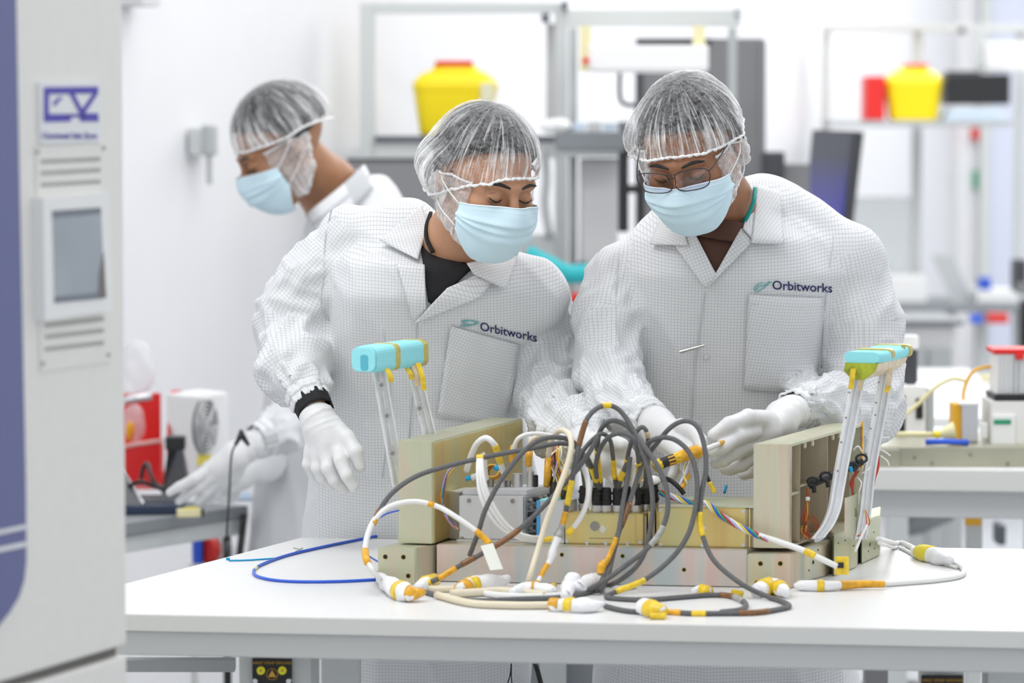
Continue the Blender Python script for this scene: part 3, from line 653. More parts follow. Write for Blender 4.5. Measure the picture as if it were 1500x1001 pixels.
def person_b():
    ft = P(1060, 900, 5.68); root = thing('person', 'person in gridded coat and wire glasses, right of the two, head bowed over gloved hands', 'person', (ft.x, ft.y, 0), 'technicians in white coats')
    hc = P(1010, 222, 5.30)
    band = band_fn(84, 100, 97, 104)
    def puff(p, T):
        q = ((p + PI) % (2 * PI)) - PI; return .016 * np.exp(-((q + 1.6) / .7) ** 2 - ((T - 1.5) / .45) ** 2)
    hd = build_head(root, hc, math.radians(-17), math.radians(30), math.radians(-6), 'skin_brown', .885, band, glasses=True, puff=puff, seed=5)
    loft = px_loft([(315, 985, 1130, 5.50, .09), (350, 945, 1185, 5.48, .11), (400, 915, 1225, 5.49, .125), (500, 902, 1212, 5.54, .135), (600, 896, 1205, 5.58, .14), (700, 890, 1208, 5.60, .145), (800, 884, 1220, 5.62, .15),
                    (900, 878, 1240, 5.62, .155), (1001, 872, 1262, 5.62, .16), (1150, 866, 1275, 5.64, .17), (1240, 862, 1280, 5.64, .175)])
    girdle = [pc([(912, 396, 5.50, 40), (985, 362, 5.52, 42), (1100, 330, 5.52, 46), (1170, 338, 5.52, 46), (1240, 378, 5.50, 50)]), pc([(1010, 345, 5.52, 40), (1120, 300, 5.54, 38)])]
    armL = pc([(902, 404, 5.48, 44), (890, 470, 5.44, 44), (890, 545, 5.40, 44), (908, 590, 5.31, 36), (946, 612, 5.20, 25)])
    armR = pc([(1244, 388, 5.50, 52), (1262, 470, 5.50, 54), (1264, 560, 5.49, 54), (1262, 598, 5.47, 50), (1215, 594, 5.36, 38), (1172, 597, 5.26, 27)])
    coat, bv = build_coat(root, loft, girdle, [armL, armR], P(820, 400, 5.5).x, P(1340, 400, 5.5).x, 5.06, 5.88, .62, P(700, 240, 5.5).z, seed=8, fold=.8)
    cuff_ring(root, P(936, 606, 5.23), P(955, 617, 5.185), .0285, .0265); cuff_ring(root, P(1184, 597, 5.29), P(1160, 600, 5.225), .031, .0275)
    # his right hand (left in the picture), pinching the bundle
    build_glove(root, [pc([(965, 624, 5.17, 22), (986, 636, 5.13, 21)]), pc([(966, 640, 5.17, 19), (986, 653, 5.14, 18)])],
        [pc([(998, 624, 5.11, 11.5), (1016, 632, 5.07, 11), (1028, 648, 5.045, 9.5), (1028, 662, 5.03, 8)]), pc([(1000, 640, 5.11, 11), (1014, 652, 5.075, 10), (1019, 667, 5.055, 9), (1014, 678, 5.05, 8)]), pc([(996, 656, 5.12, 10.5), (1006, 670, 5.095, 9.5), (1003, 686, 5.085, 8)]), pc([(986, 668, 5.13, 10), (992, 684, 5.11, 9), (986, 696, 5.105, 8)])],
        pc([(978, 648, 5.11, 14), (996, 664, 5.06, 12), (1010, 668, 5.03, 10)]), pc([(962, 622, 5.175, 22), (944, 611, 5.215, 22)]), seed=3, wr=.002)
    # his left hand (right in the picture)
    build_glove(root, [pc([(1140, 620, 5.16, 24), (1116, 634, 5.12, 23), (1106, 650, 5.12, 22)]), pc([(1140, 640, 5.17, 25), (1122, 660, 5.15, 23)])],
        [pc([(1104, 634, 5.085, 12.5), (1082, 640, 5.05, 11.5), (1060, 655, 5.035, 10.5), (1043, 663, 5.035, 8.5)]), pc([(1102, 652, 5.09, 12.5), (1078, 662, 5.06, 11.5), (1060, 674, 5.055, 10), (1049, 679, 5.06, 8.5)]),
         pc([(1106, 666, 5.10, 12), (1088, 680, 5.085, 11), (1070, 687, 5.085, 9.5), (1062, 688, 5.095, 8.5)]), pc([(1116, 676, 5.12, 11), (1104, 690, 5.12, 10), (1090, 695, 5.125, 9)])],
        pc([(1124, 616, 5.12, 15), (1096, 612, 5.07, 12.5), (1068, 622, 5.045, 11), (1045, 637, 5.04, 8.5)]), pc([(1146, 610, 5.18, 24), (1172, 600, 5.25, 24)]), seed=4, wr=.002)
    core = [pc([(1070, 390, 5.55, 44), (1060, 500, 5.57, 84), (1050, 800, 5.62, 95)]), pc([(940, 405, 5.52, 20), (1060, 375, 5.55, 22), (1215, 400, 5.53, 20)])]
    legs = [[(np.array([P(980, 900, 5.64).x, 5.64, .82]), .085), (np.array([P(970, 900, 5.64).x, 5.64, .48]), .06), (np.array([P(968, 900, 5.64).x, 5.66, .10]), .042)],
            [(np.array([P(1150, 900, 5.64).x, 5.64, .82]), .085), (np.array([P(1165, 900, 5.64).x, 5.64, .48]), .06), (np.array([P(1168, 900, 5.64).x, 5.66, .10]), .042)]]
    neck = pc([(1036, 255, 5.38, 48), (1054, 305, 5.44, 48), (1056, 355, 5.49, 54)])
    arms = [pc([(910, 410, 5.5, 20), (890, 545, 5.40, 20), (950, 614, 5.195, 15), (980, 632, 5.14, 12)]), pc([(1235, 395, 5.52, 22), (1262, 590, 5.47, 22), (1170, 600, 5.24, 15), (1120, 635, 5.15, 13)])]
    build_body(root, hd, 'skin_brown', neck, core, arms, legs)
    trousers(root, legs); shoes(root, [(legs[0][2][0][0], 5.62), (legs[1][2][0][0], 5.62)])
    panel('undershirt', bv, [(1010, 330), (1098, 318), (1052, 404), (1044, 402)], .004, M['brown_knit'], root, thick=.001)
    cuff_ring(root, P(1062, 322, 5.44), P(1058, 350, 5.44), .066, .080, 'brown_knit', 'undershirt_collar', False)
    tube('lanyard', catmull([P(1106, 276, 5.41), P(1104, 295, 5.385), P(1096, 315, 5.38), P(1086, 332, 5.395)], 6), .0035, M['teal_cord'], root)
    panel('lapel', bv, [(985, 355), (1018, 342), (1050, 404), (1034, 424)], .013, M['coat'], root)
    panel('lapel', bv, [(1104, 352), (1088, 330), (1046, 405), (1030, 428)], .013, M['coat'], root)
    panel('collar', bv, [(966, 322), (1000, 330), (1008, 360), (952, 358)], .018, M['coat'], root)
    panel('collar', bv, [(1098, 300), (1112, 300), (1108, 357), (1088, 335)], .018, M['coat'], root)
    panel('collar', bv, [(1110, 270), (1142, 280), (1148, 358), (1100, 356)], .020, M['coat'], root)
    panel('pocket', bv, [(1096, 432), (1208, 437), (1196, 577), (1090, 572)], .005, M['coat'], root)
    seam('stitching', bv, [(912, 352), (904, 400), (902, 450), (906, 500)], .0010, M['stitch'], root)
    seam('stitching', bv, [(1222, 345), (1214, 400), (1208, 460), (1204, 540)], .0010, M['stitch'], root)
    seam('stitching', bv, [(1032, 428), (1022, 500), (1014, 580), (1010, 700)], .0014, M['stitch'], root, .0012, 14)
    seam('stitching', bv, [(1100, 446), (1206, 450)], .0008, M['stitch'], root, .006)
    for (x, y) in ((1034, 523), (1024, 620)):
        c = on_cloth(bv, x, y, .002); cyl('snap_button', c, c + Vector((0, -.002, 0)), .0032, M['stitch'], root)
    a, b = on_cloth(bv, 996, 516, .010), on_cloth(bv, 1032, 506, .010)
    cp = cyl('pen_clip', a, b, .0028, M['steel'], root, r2=.0018); mid = (a * .25 + b * .75)
    printed(bv, 'Orbitworks', 1131, 424, 18.5, .055, M['print_navy'], root)
    for q in ([(1105, 427), (1112, 420), (1120, 418), (1128, 412)], [(1108, 428), (1116, 424), (1124, 418), (1129, 413)], [(1104, 424), (1110, 417), (1118, 414)]):
        seam('printed_swoosh', bv, q, .0009, M['print_teal'], root, .002)
    return root, bv, coat

def person_c():
    ft = P(480, 900, 7.5); root = thing('person', 'person in profile behind, bent over the laptop on the left bench, out of focus', 'person', (ft.x, ft.y, 0), 'technicians in white coats')
    hc = P(411, 213, 7.25)
    band = band_fn(84, 112, 97, 97)
    hd = build_head(root, hc, math.radians(-74), math.radians(34), math.radians(0), 'skin_tan', .99, band, seed=9)
    loft = px_loft([(270, 500, 555, 7.45, .10), (300, 462, 575, 7.45, .15), (330, 448, 590, 7.46, .19), (400, 432, 600, 7.5, .21), (500, 402, 600, 7.5, .21), (600, 385, 600, 7.5, .21), (700, 375, 600, 7.5, .21), (800, 368, 605, 7.5, .21), (1001, 362, 610, 7.5, .21), (1180, 360, 610, 7.5, .21)])
    girdle = [pc([(500, 290, 7.4, 24), (545, 300, 7.5, 30), (560, 320, 7.5, 34)])]
    armL = pc([(540, 345, 7.30, 36), (520, 440, 7.25, 38), (490, 540, 7.2, 38), (430, 620, 7.1, 32), (385, 645, 7.02, 24)])
    coat, bv = build_coat(root, loft, girdle, [armL], P(340, 400, 7.5).x, P(625, 400, 7.5).x, 6.92, 7.8, .50, P(500, 235, 7.4).z, h=.010, seed=14)
    cuff_ring(root, P(392, 640, 7.02), P(374, 646, 7.0), .038, .034)
    build_glove(root, [pc([(340, 672, 6.98, 20), (322, 686, 6.98, 20)]), pc([(345, 690, 7.0, 14), (322, 700, 6.99, 15)])],
        [pc([(310, 686, 6.97, 9), (285, 702, 6.96, 8.5), (262, 714, 6.96, 7.5), (248, 722, 6.96, 6)]), pc([(312, 698, 6.97, 9), (292, 714, 6.97, 8), (272, 726, 6.98, 7), (262, 735, 6.98, 6)]),
         pc([(318, 706, 6.98, 9), (302, 722, 6.98, 8), (290, 735, 6.99, 6.5)]), pc([(326, 710, 6.99, 8), (314, 726, 7.0, 7), (304, 735, 7.01, 6)])],
        pc([(330, 672, 7.02, 10), (306, 684, 7.06, 9), (288, 698, 7.08, 7)]), pc([(350, 664, 6.99, 20), (376, 650, 7.0, 22)]), h=.0035, seed=6)
    build_glove(root, [pc([(352, 704, 7.24, 14), (340, 712, 7.24, 14)])],
        [pc([(334, 708, 7.24, 7), (322, 712, 7.25, 6.5), (314, 720, 7.25, 6)]), pc([(334, 716, 7.24, 7), (324, 722, 7.25, 6.5), (316, 728, 7.25, 6)]), pc([(340, 720, 7.25, 7), (332, 728, 7.25, 6), (326, 732, 7.25, 6)]), pc([(346, 722, 7.26, 7), (342, 730, 7.26, 6), (336, 734, 7.26, 5)])],
        pc([(342, 700, 7.22, 8), (328, 704, 7.21, 7), (318, 710, 7.21, 6)]), pc([(360, 698, 7.25, 15), (372, 692, 7.27, 17)]), h=.0035, seed=7)
    core = [pc([(500, 330, 7.45, 40), (500, 520, 7.5, 60), (500, 800, 7.5, 62)])]
    lg = [[(np.array([P(480, 900, 7.5).x, D, .82]), .085), (np.array([P(475, 900, 7.5).x, D, .48]), .06), (np.array([P(480, 900, 7.5).x, D, .10]), .042)] for D in (7.4, 7.6)]
    neck = pc([(440, 235, 7.3, 40), (480, 275, 7.38, 42), (500, 320, 7.45, 44)])
    arms = [pc([(540, 345, 7.32, 20), (496, 545, 7.2, 14), (425, 625, 7.08, 11), (382, 646, 7.01, 10), (335, 680, 6.99, 9)]), pc([(540, 345, 7.6, 20), (470, 560, 7.5, 14), (392, 680, 7.3, 9), (346, 710, 7.24, 8)])]
    build_body(root, hd, 'skin_tan', neck, core, arms, lg); trousers(root, lg); shoes(root, [(lg[0][2][0][0], 7.42), (lg[1][2][0][0], 7.62)])
    # sleeve of the far arm and the turned-up collar
    a2 = pc([(540, 345, 7.62, 34), (470, 560, 7.5, 34), (392, 680, 7.3, 22), (378, 690, 7.27, 19)])
    def f(X): return d_chain(X, a2, .03)
    lo = np.min([p for p, r in a2], 0) - .08; hi = np.max([p for p, r in a2], 0) + .08
    V, Q = surf_nets(f, arr(lo[0], hi[0], .012), arr(lo[1], hi[1], .012), arr(lo[2], hi[2], .012)); npmesh('sleeve', V, Q, M['coat'], root, True, np.zeros((len(Q) * 4, 2)) + .0)
    n = 26; A = np.zeros((n, 5, 3)); rim = catmull([P(452, 312, 7.24), P(466, 300, 7.22), P(500, 272, 7.26), P(530, 244, 7.36), P(528, 246, 7.5), P(500, 262, 7.56)], 5)[:n]
    n = len(rim); A = np.zeros((n, 5, 3))
    for j in range(5):
        A[:, j] = rim + np.array([.010 * j * .6, 0, -.012 * j]) + np.array([0, -.006 * math.sin(j / 4 * PI), 0])
    o = gridmesh('collar', A, M['coat'], root, thick=.006)
    return root, bv, coat
PA = person_a(); PB = person_b(); PC = person_c()
# ------------------------------------------------------------------ materials of the room and its furniture
mat('wall_paint', (.77, .77, .785), .6, noise=.02, nscale=3); mat('floor_vinyl', (.50, .51, .53), .35, noise=.04, nscale=8)
mat('door_lavender', (.60, .63, .74), .5)
mat('worktop_white', (.75, .75, .745), .35, noise=.015, nscale=40); mat('worktop_edge', (.70, .70, .67), .5)
mat('frame_grey', (.60, .61, .60), .45); mat('frame_light', (.57, .59, .58), .45); mat('slate', (.10, .11, .13), .5); mat('slate_mid', (.22, .235, .25), .5)
mat('cabinet_cream', (.80, .79, .755), .45, noise=.02, nscale=60); mat('cabinet_blue', srgb(98, 104, 150), .45); mat('cabinet_dark', (.18, .17, .16), .6)
mat('plastic_white', (.84, .84, .83), .4); mat('plastic_black', (.012, .012, .014), .4); mat('dark_grey', (.05, .052, .06), .5); mat('mid_grey', (.22, .22, .225), .6)
mat('pale_grey', (.42, .44, .44), .5); mat('light_grey', (.62, .62, .62), .5)
mat('bin_yellow', (.93, .72, .0), .4); mat('bin_red', (.72, .015, .012), .4); mat('lid_red', (.80, .06, .02), .4); mat('label_cream', (.75, .72, .5), .6)
mat('logo_purple', srgb(74, 62, 170), .5); mat('plaque', (.78, .79, .80), .4); mat('slot', (.30, .29, .27), .6)
mat('screen_grey', (.34, .38, .42), .25, noise=.1, nscale=12); mat('screen_band', (.16, .18, .22), .3)
mat('navy', (.02, .035, .075), .4); mat('mat_blue', (.42, .52, .66), .6); mat('red', (.62, .03, .02), .4); mat('blue', (.02, .10, .62), .4); mat('green', (.02, .32, .16), .5)
mat('teal', (.02, .42, .46), .5); mat('label_yellow', (.80, .66, .04), .5); mat('ochre', (.80, .42, .02), .45); mat('clip_cream', (.78, .72, .42), .5)
mat('pale_blue', (.60, .70, .80), .6); mat('esd_black', (.008, .008, .008), .5); mat('esd_gold', (.62, .34, .03), .5); mat('esd_yellow', (.80, .76, .02), .4)
mat('silver', (.62, .63, .65), .35, metal=.9); mat('fan_dark', (.10, .10, .10), .5); mat('chrome_ring', (.7, .7, .7), .3, metal=.8)
mat('bag_film', (.85, .86, .88), .15, alpha=.35, bump=1, bscale=25); mat('acrylic', (.62, .66, .66), .1, alpha=.45); mat('red_acrylic', (.75, .03, .03), .15, alpha=.6); mat('lip_pink', (.8, .45, .42), .3)
mat('lamp_diffuser', (.9, .9, .9), .5)
def glow_material():
    m, nt, b = new_mat('screen_glow'); tc = N(nt, 'ShaderNodeTexCoord'); sp = N(nt, 'ShaderNodeSeparateXYZ'); nt.links.new(tc.outputs['Generated'], sp.inputs[0])
    r = N(nt, 'ShaderNodeValToRGB'); r.color_ramp.elements[0].color = (.035, .03, .42, 1); r.color_ramp.elements[1].color = (.03, .035, .055, 1); r.color_ramp.elements[1].position = .75
    nt.links.new(sp.outputs[2], r.inputs[0]); nt.links.new(r.outputs[0], b.inputs['Emission Color']); b.inputs['Emission Strength'].default_value = .8; b.inputs['Base Color'].default_value = (.02, .02, .03, 1)
glow_material()

def fbox(name, x0, y0, x1, y1, D, dep, m, parent=None, bev=.002, **k):   # a box whose front spans those photo pixels at depth D
    a, b = P(x0, y0, D), P(x1, y1, D); bm = bmesh.new()
    add_box(bm, ((a.x + b.x) / 2, D + dep / 2, (a.z + b.z) / 2), (abs(b.x - a.x), dep, abs(a.z - b.z)), bev=min(bev, abs(b.x - a.x) * .3, dep * .3, abs(a.z - b.z) * .3)); return frombm(name, bm, M[m], parent)
def T(name, label, cat, px, py, D, group=None, z=None):
    p = P(px, py, D); return thing(name, label, cat, (p.x, D, p.z if z is None else z), group)
def st(o, label=None): return tag(o, label, kind='structure')

# ------------------------------------------------------------------ the room
st(box('floor', (1.0, 9, -.05), (11, 19, .1), M['floor_vinyl']))
wa = Vector((-1.01 - .37 * 3.6, 8.9 - .929 * 3.6, 0)); wb = Vector((-1.01 + .37 * 8.7, 8.9 + .929 * 8.7, 0)); wn = Vector((-.929, .37, 0)) * .12
st(prism('wall_left', [wa, wb, wb + wn, wa + wn], 0, 3.4, M['wall_paint']))
st(box('wall_back', (3.6, 17.06, 1.7), (4.8, .12, 3.4), M['wall_paint']))
a = P(1449, 300, 16.9); st(box('door_1', (a.x + .55, 16.97, 1.15), (1.1, .06, 2.3), M['door_lavender'], bev=.005))
a = P(1443, 300, 16.9); st(box('trim_1', (a.x, 16.95, 1.17), (.05, .09, 2.34), M['frame_light'], bev=.005))
def wall_pt(px, py):
    d = ray(px, py); n = Vector((-.929, .37, 0)); t = (wa - Vector((0, 0, CAMZ))).dot(n) / d.dot(n); return Vector((0, 0, CAMZ)) + d * t
WR = Matrix.Rotation(-math.atan2(.37, .929), 3, 'Z')
p = wall_pt(282, 208); t = thing('wall_socket', 'pale grey socket box with a small plug on the wall left of the heads', 'socket', p + Vector((.02, -.01, 0)))
bm = bmesh.new(); add_box(bm, p + Vector((.03, -.012, 0)), (.05, .085, .075), WR, .006); frombm('housing', bm, M['frame_light'], t)
bm = bmesh.new(); p2 = wall_pt(275, 205); add_box(bm, p2 + Vector((.06, -.024, 0)), (.03, .04, .08), WR, .006); add_box(bm, p2 + Vector((.06, -.024, -.075)), (.012, .015, .09), WR, .003); frombm('plug', bm, M['pale_grey'], t)
p = wall_pt(180, 4); bm = bmesh.new(); add_box(bm, p + Vector((.04, -.016, .02)), (.08, .10, .06), WR, .004); tag(frombm('junction_box', bm, M['light_grey']), 'small grey box high on the left wall at the picture edge', 'box')

# ------------------------------------------------------------------ near worktable
NL, FL, FR, NR = G(24, 897, TZ), G(440, 788, TZ), G(1590, 806, TZ), G(1590, 927, TZ)
t = thing('worktable', 'large white worktable in the foreground carrying the metal equipment frame', 'table', ((NL + NR) / 2).to_tuple()[:2] + (0,))
bm = bmesh.new(); add_prism(bm, [NL, NR, FR, FL], TZ - .0235, TZ, .0015); o = frombm('tabletop', bm, M['worktop_white'], t); o.data.materials.append(M['worktop_edge'])
for f in o.data.polygons:
    if abs(f.normal.z) < .6: f.material_index = 1
ins = lambda q, k, s=.02: q
def lerp2(a, b, t_): return a + (b - a) * t_
def beam(name, a, b, z0, z1, wd, m, parent):
    d = (b - a); d.z = 0; d.normalize(); n = Vector((-d.y, d.x, 0)) * wd; return prism(name, [a, b, b + n, a + n], z0, z1, M[m], parent, .002)
fo = Vector((0, .012, 0)); beam('front_rail', NL + fo, NR + fo, TZ - .058, TZ - .0236, .03, 'frame_grey', t)
beam('rear_rail', FL + Vector((.05, -.06, 0)), FR + Vector((0, -.06, 0)), TZ - .058, TZ - .0236, .03, 'frame_grey', t)
beam('side_rail', NL + Vector((.05, .08, 0)), FL + Vector((.04, -.09, 0)), TZ - .058, TZ - .0236, -.03, 'frame_grey', t)
for (x0, x1, D) in ((344, 464, 4.72), (1440, 1545, 4.62)):
    a, b = P(x0, 990, D), P(x1, 990, D); bm = bmesh.new(); add_box(bm, ((a.x + b.x) / 2, D + .03, (TZ - .058) / 2 + .002), (b.x - a.x - .012, .06, TZ - .062), bev=.003); frombm('leg', bm, M['frame_light'], t)
    bm = bmesh.new(); add_box(bm, (b.x - .004, D + .031, (TZ - .058) / 2 + .002), (.008, .062, TZ - .062)); frombm('leg_channel', bm, M['pale_grey'], t)
for (px, D) in ((505, 5.42), (1500, 5.28)):
    a = P(px, 800, D); bm = bmesh.new(); add_box(bm, (a.x, D - .12, (TZ - .058) / 2 + .002), (.06, .06, TZ - .062), bev=.003); frombm('leg', bm, M['frame_light'], t)
bm = bmesh.new(); a, b = P(120, 970, 4.9), P(346, 970, 4.9); add_box(bm, ((a.x + b.x) / 2, 4.88, P(0, 971, 4.9).z), (b.x - a.x, .03, .017)); frombm('lower_rail', bm, M['pale_grey'], t)

def text_mesh(name, s, loc, size, m, parent, rx=PI / 2, rz=0, ext=.0004, align='CENTER', sx=1):
    cu = bpy.data.curves.new('t', 'FONT'); cu.body = s; cu.size = size; cu.extrude = ext; cu.align_x = align; cu.resolution_u = 2
    ob = bpy.data.objects.new('t', cu); COL.objects.link(ob); bpy.context.view_layer.update(); me = bpy.data.meshes.new_from_object(ob); bpy.data.objects.remove(ob)
    me.transform(Matrix.Translation(loc) @ Matrix.Rotation(rz, 4, 'Z') @ Matrix.Rotation(rx, 4, 'X') @ Matrix.Diagonal((sx, 1, 1, 1))); return link(name, me, M[m], parent)
def esd_point(x0, x1, ytop, D, lab, jacks=True):
    a, b = P(x0, ytop, D), P(x1, ytop, D); cx, W_ = (a.x + b.x) / 2, b.x - a.x; z = a.z; Y = D
    t = thing('grounding_point', lab, 'grounding point', (cx, Y, z - .06)); bm = bmesh.new(); add_box(bm, (cx, Y - .003, z - W_ * .42), (W_, .006, W_ * .84), bev=.0008); frombm('plate', bm, M['esd_black'], t)
    text_mesh('printed_words', 'WRIST STRAP GROUND', Vector((cx, Y - .0068, z - W_ * .145)), W_ * .092, 'esd_gold', t)
    for k, x in enumerate((-.28, .26)):
        c = Vector((cx + x * W_, Y - .006, z - W_ * .30)); j = cyl('socket', c, c + Vector((0, -.004, 0)), W_ * .105, M['esd_yellow'], t, n=24); cyl('contact', c + Vector((0, -.004, 0)), c + Vector((0, -.0048, 0)), W_ * .035, M['esd_gold'], j)
        c2 = Vector((cx + (-.42 if k == 0 else .42) * W_, Y - .006, z - W_ * .56)); cyl('stud', c2, c2 + Vector((0, -.008, 0)), W_ * .085, M['silver'], t, r2=W_ * .06, n=20)
    cc = np.array([cx, Y - .0068, z - W_ * .40]); an = np.linspace(0, 2 * PI, 33); tube('warning_ring', np.array([cc + W_ * .14 * np.array([math.cos(q), 0, math.sin(q)]) for q in an]), W_ * .008, M['esd_gold'], t, 5)
    tri = [cc + W_ * np.array(v) for v in ((-.10, 0, -.07), (.10, 0, -.07), (0, 0, .11))]; mesh('warning_triangle', [tuple(v) for v in tri] + [tuple(v - np.array([0, .0006, 0])) for v in tri], [(0, 1, 2), (5, 4, 3), (0, 3, 4, 1), (1, 4, 5, 2), (2, 5, 3, 0)], M['esd_gold'], t)
    return t
esd_point(370, 428, 964, 4.718, 'black wrist strap grounding plate with two yellow sockets on the left table leg')
esd_point(1349, 1410, 989, 4.60, 'black wrist strap grounding plate at the bottom right of the picture')
bm = bmesh.new(); a = P(1380, 990, 4.63); add_box(bm, (a.x, 4.63, .41), (.06, .05, .82), bev=.003); add_box(bm, (a.x, 4.64, .855), (.06, .03, .07), bev=.003); tag(frombm('support_post', bm, M['frame_light']), 'pale post under the right of the foreground table behind a grounding plate', 'post')
for (x0, x1, D, m, nm, lb) in ((770, 792, 6.3, 'slate_mid', 'storage_locker', 'narrow slate locker side seen under the table between the two people'), (827, 872, 6.3, 'slate_mid', 'storage_locker', 'wider slate locker side seen under the table left of the right person'), (1266, 1299, 6.0, 'mid_grey', 'storage_locker', 'dark grey locker side seen under the table right of the right person')):
    a, b = P(x0, 990, D), P(x1, 990, D); tag(box(nm, ((a.x + b.x) / 2, D, .38), (b.x - a.x, .05, .76), M[m], bev=.003), lb, 'locker')
a, b = P(792, 972, 6.29), P(827, 972, 6.29); tag(box('support_post', ((a.x + b.x) / 2, 6.25, .38), (b.x - a.x + .004, .05, .76), M['pale_grey'], bev=.003), 'pale grey leg seen under the table between two slate lockers', 'post')
tag(tube('ground_cord', [P(784, 972, 5.6), P(788, 985, 5.6), P(797, 1020, 5.6), P(800, 1080, 5.62)], .0042, M['plastic_black'], None, 8), 'thick black cord hanging below the table between the people', 'cord')
pts = catmull([P(749, 972, 5.36), P(747, 990, 5.36), P(742, 1010, 5.36), P(746, 1030, 5.36), P(750, 1010, 5.36), P(749, 990, 5.36), P(749, 974, 5.36)], 6); tag(tube('thin_cord', pts, .0012, M['plastic_black'], None, 6), 'thin looped black cord hanging under the table against the left coat', 'cord')

# ------------------------------------------------------------------ test chamber at the left edge
cdir = Vector((.358, .934, 0)).normalized(); c0 = Vector(((182 - 750) / FPX * 4.0, 4.0, 0)); cnrm = Vector((cdir.y, -cdir.x, 0))
def CF(px, py, off=0.):                            # a place on the chamber's front
    d = ray(px, py); o = Vector((0, 0, CAMZ)); t_ = (c0 + cnrm * off - o).dot(cnrm) / d.dot(cnrm); return o + d * t_
t = thing('test_chamber', 'tall cream climate test chamber with a blue door stripe and round-cornered lower door', 'test chamber', (c0.x - .25, c0.y - .3, 0))
CR = Matrix.Rotation(math.atan2(cdir.y, cdir.x), 3, 'Z')
def cbox(name, u0, u1, z0, z1, o0, o1, m, parent, bev=.003):   # u back along the front from the right edge, o outwards
    c = c0 - cdir * (u0 + u1) / 2 + cnrm * (o0 + o1) / 2; bm = bmesh.new(); add_box(bm, (c.x, c.y, (z0 + z1) / 2), (abs(u1 - u0), abs(o1 - o0), z1 - z0), CR, bev); return frombm(name, bm, M[m], parent)
zb = CF(182, 946).z
cbox('housing', -.0, .8, .06, 2.3, -.8, -.03, 'cabinet_cream', t)
cbox('upper_front', .0, .40, zb, 2.28, -.028, .0, 'cabinet_cream', t, .004)
cbox('lower_front', .0, .80, .08, zb - .012, -.028, .0, 'cabinet_cream', t, .004)
cbox('gap_shade', .004, .79, zb - .012, zb, -.03, -.012, 'cabinet_dark', t, .001)  # dark strip puts the shadow in the door gap into colour
# blue door field with a swept lower corner
bl = [CF(24, -60, .006), CF(24, 0, .006), CF(32, 420, .006), CF(38, 700, .006), CF(39, 820, .006), CF(36, 850, .006), CF(28, 875, .006), CF(14, 898, .006), CF(0, 915, .006), CF(-50, 968, .006), CF(-300, 1100, .006), CF(-300, -60, .006)]
n = len(bl); V = [tuple(v) for v in bl] + [tuple(v - cnrm * .012) for v in bl]; mesh('blue_field', V, [tuple(range(n)), tuple(range(n, 2 * n))[::-1]] + [(i, i + n, (i + 1) % n + n, (i + 1) % n) for i in range(n)], M['cabinet_blue'], t)
def _stripes():
    for y in (775, 800): cquad('pale_stripe', [(-60, y + 15), (38, y - 6), (38, y + (1 if y > 780 else 0)), (-60, y + 21)], .0068, .001, 'plaque', t)
def cquad(name, pts, off, th, m, parent):
    q = [CF(x, y, off) for x, y in pts]; V = [tuple(v) for v in q] + [tuple(v - cnrm * th) for v in q]; n = len(q)
    o = mesh(name, V, [tuple(range(n)), tuple(range(n, 2 * n))[::-1]] + [(i, i + n, (i + 1) % n + n, (i + 1) % n) for i in range(n)], M[m], parent); return o
cquad('service_plate', [(53, 214), (155, 208), (164, 530), (60, 545)], .002, .002, 'cabinet_cream', t)
for x, y in ((54, 223), (151, 217), (62, 533), (158, 520)):
    c = CF(x, y, .002); cyl('screw', c, c + cnrm * .002, .0022, M['slot'], t, n=12)
for x, y in ((50, 160),): pass
bez = cquad('screen_bezel', [(63, 290), (160, 282), (166, 455), (66, 470)], .014, .014, 'plastic_white', t)
cquad('screen', [(78, 309), (148, 304), (154, 437), (81, 444)], .0150, .001, 'screen_grey', bez); cquad('screen_header', [(78, 309), (148, 304), (148.5, 313), (78.2, 319)], .0154, .0006, 'screen_band', bez); cquad('screen_footer', [(81, 435), (153.5, 428), (154, 437), (81, 444)], .0154, .0006, 'screen_band', bez)
cquad('screen_dark_wedge', [(146, 400), (152, 370), (156, 436), (144, 437)], .0156, .0006, 'cabinet_dark', bez)  # dark wedge over the screen's lower right edge
_stripes()
slots = bmesh.new()
for yl, yr, xl, xr in ((237, 233, 60, 148), (254, 249, 60, 148), (271, 266, 60, 148), (477, 467, 66, 153), (494, 484, 66, 153), (512, 502, 66, 153)):
    for k in range(22):
        u = (k + .15) / 22; v = (k + .75) / 22; x0 = xl + (xr - xl) * u; x1 = xl + (xr - xl) * v; y0 = yl + (yr - yl) * u
        q = [CF(x0, y0 - 3, .0025), CF(x1, y0 - 3, .0025), CF(x1, y0 + 3, .0025), CF(x0, y0 + 3, .0025)]; q2 = [p_ - cnrm * .002 for p_ in q]
        a = [slots.verts.new(p_) for p_ in q]; b = [slots.verts.new(p_) for p_ in q2]; slots.faces.new(a)
        for i in range(4): slots.faces.new((a[i], b[i], b[(i + 1) % 4], a[(i + 1) % 4]))
tag(frombm('ventilation_slots', slots, M['slot'], t), kind='stuff')
pq = cquad('maker_plaque', [(58, 121), (147, 119), (150, 208), (60, 212)], .004, .004, 'plaque', t)
def lg(pts): cquad('emblem_stroke', pts, .0048, .0008, 'logo_purple', pq)
lg([(65, 128), (144, 127), (144, 137), (65, 138)]); lg([(65, 138), (72, 138), (72, 168), (65, 168)]); lg([(65, 167), (104, 167), (104, 178), (65, 179)]); lg([(118, 166), (144, 166), (145, 178), (118, 178)])
lg([(102, 137), (109, 137), (124, 166), (117, 166)]); lg([(137, 137), (144, 137), (124, 167), (118, 164)]); lg([(98, 167), (124, 167), (124, 172), (98, 172)]); lg([(78, 150), (88, 142), (92, 143), (80, 156)])
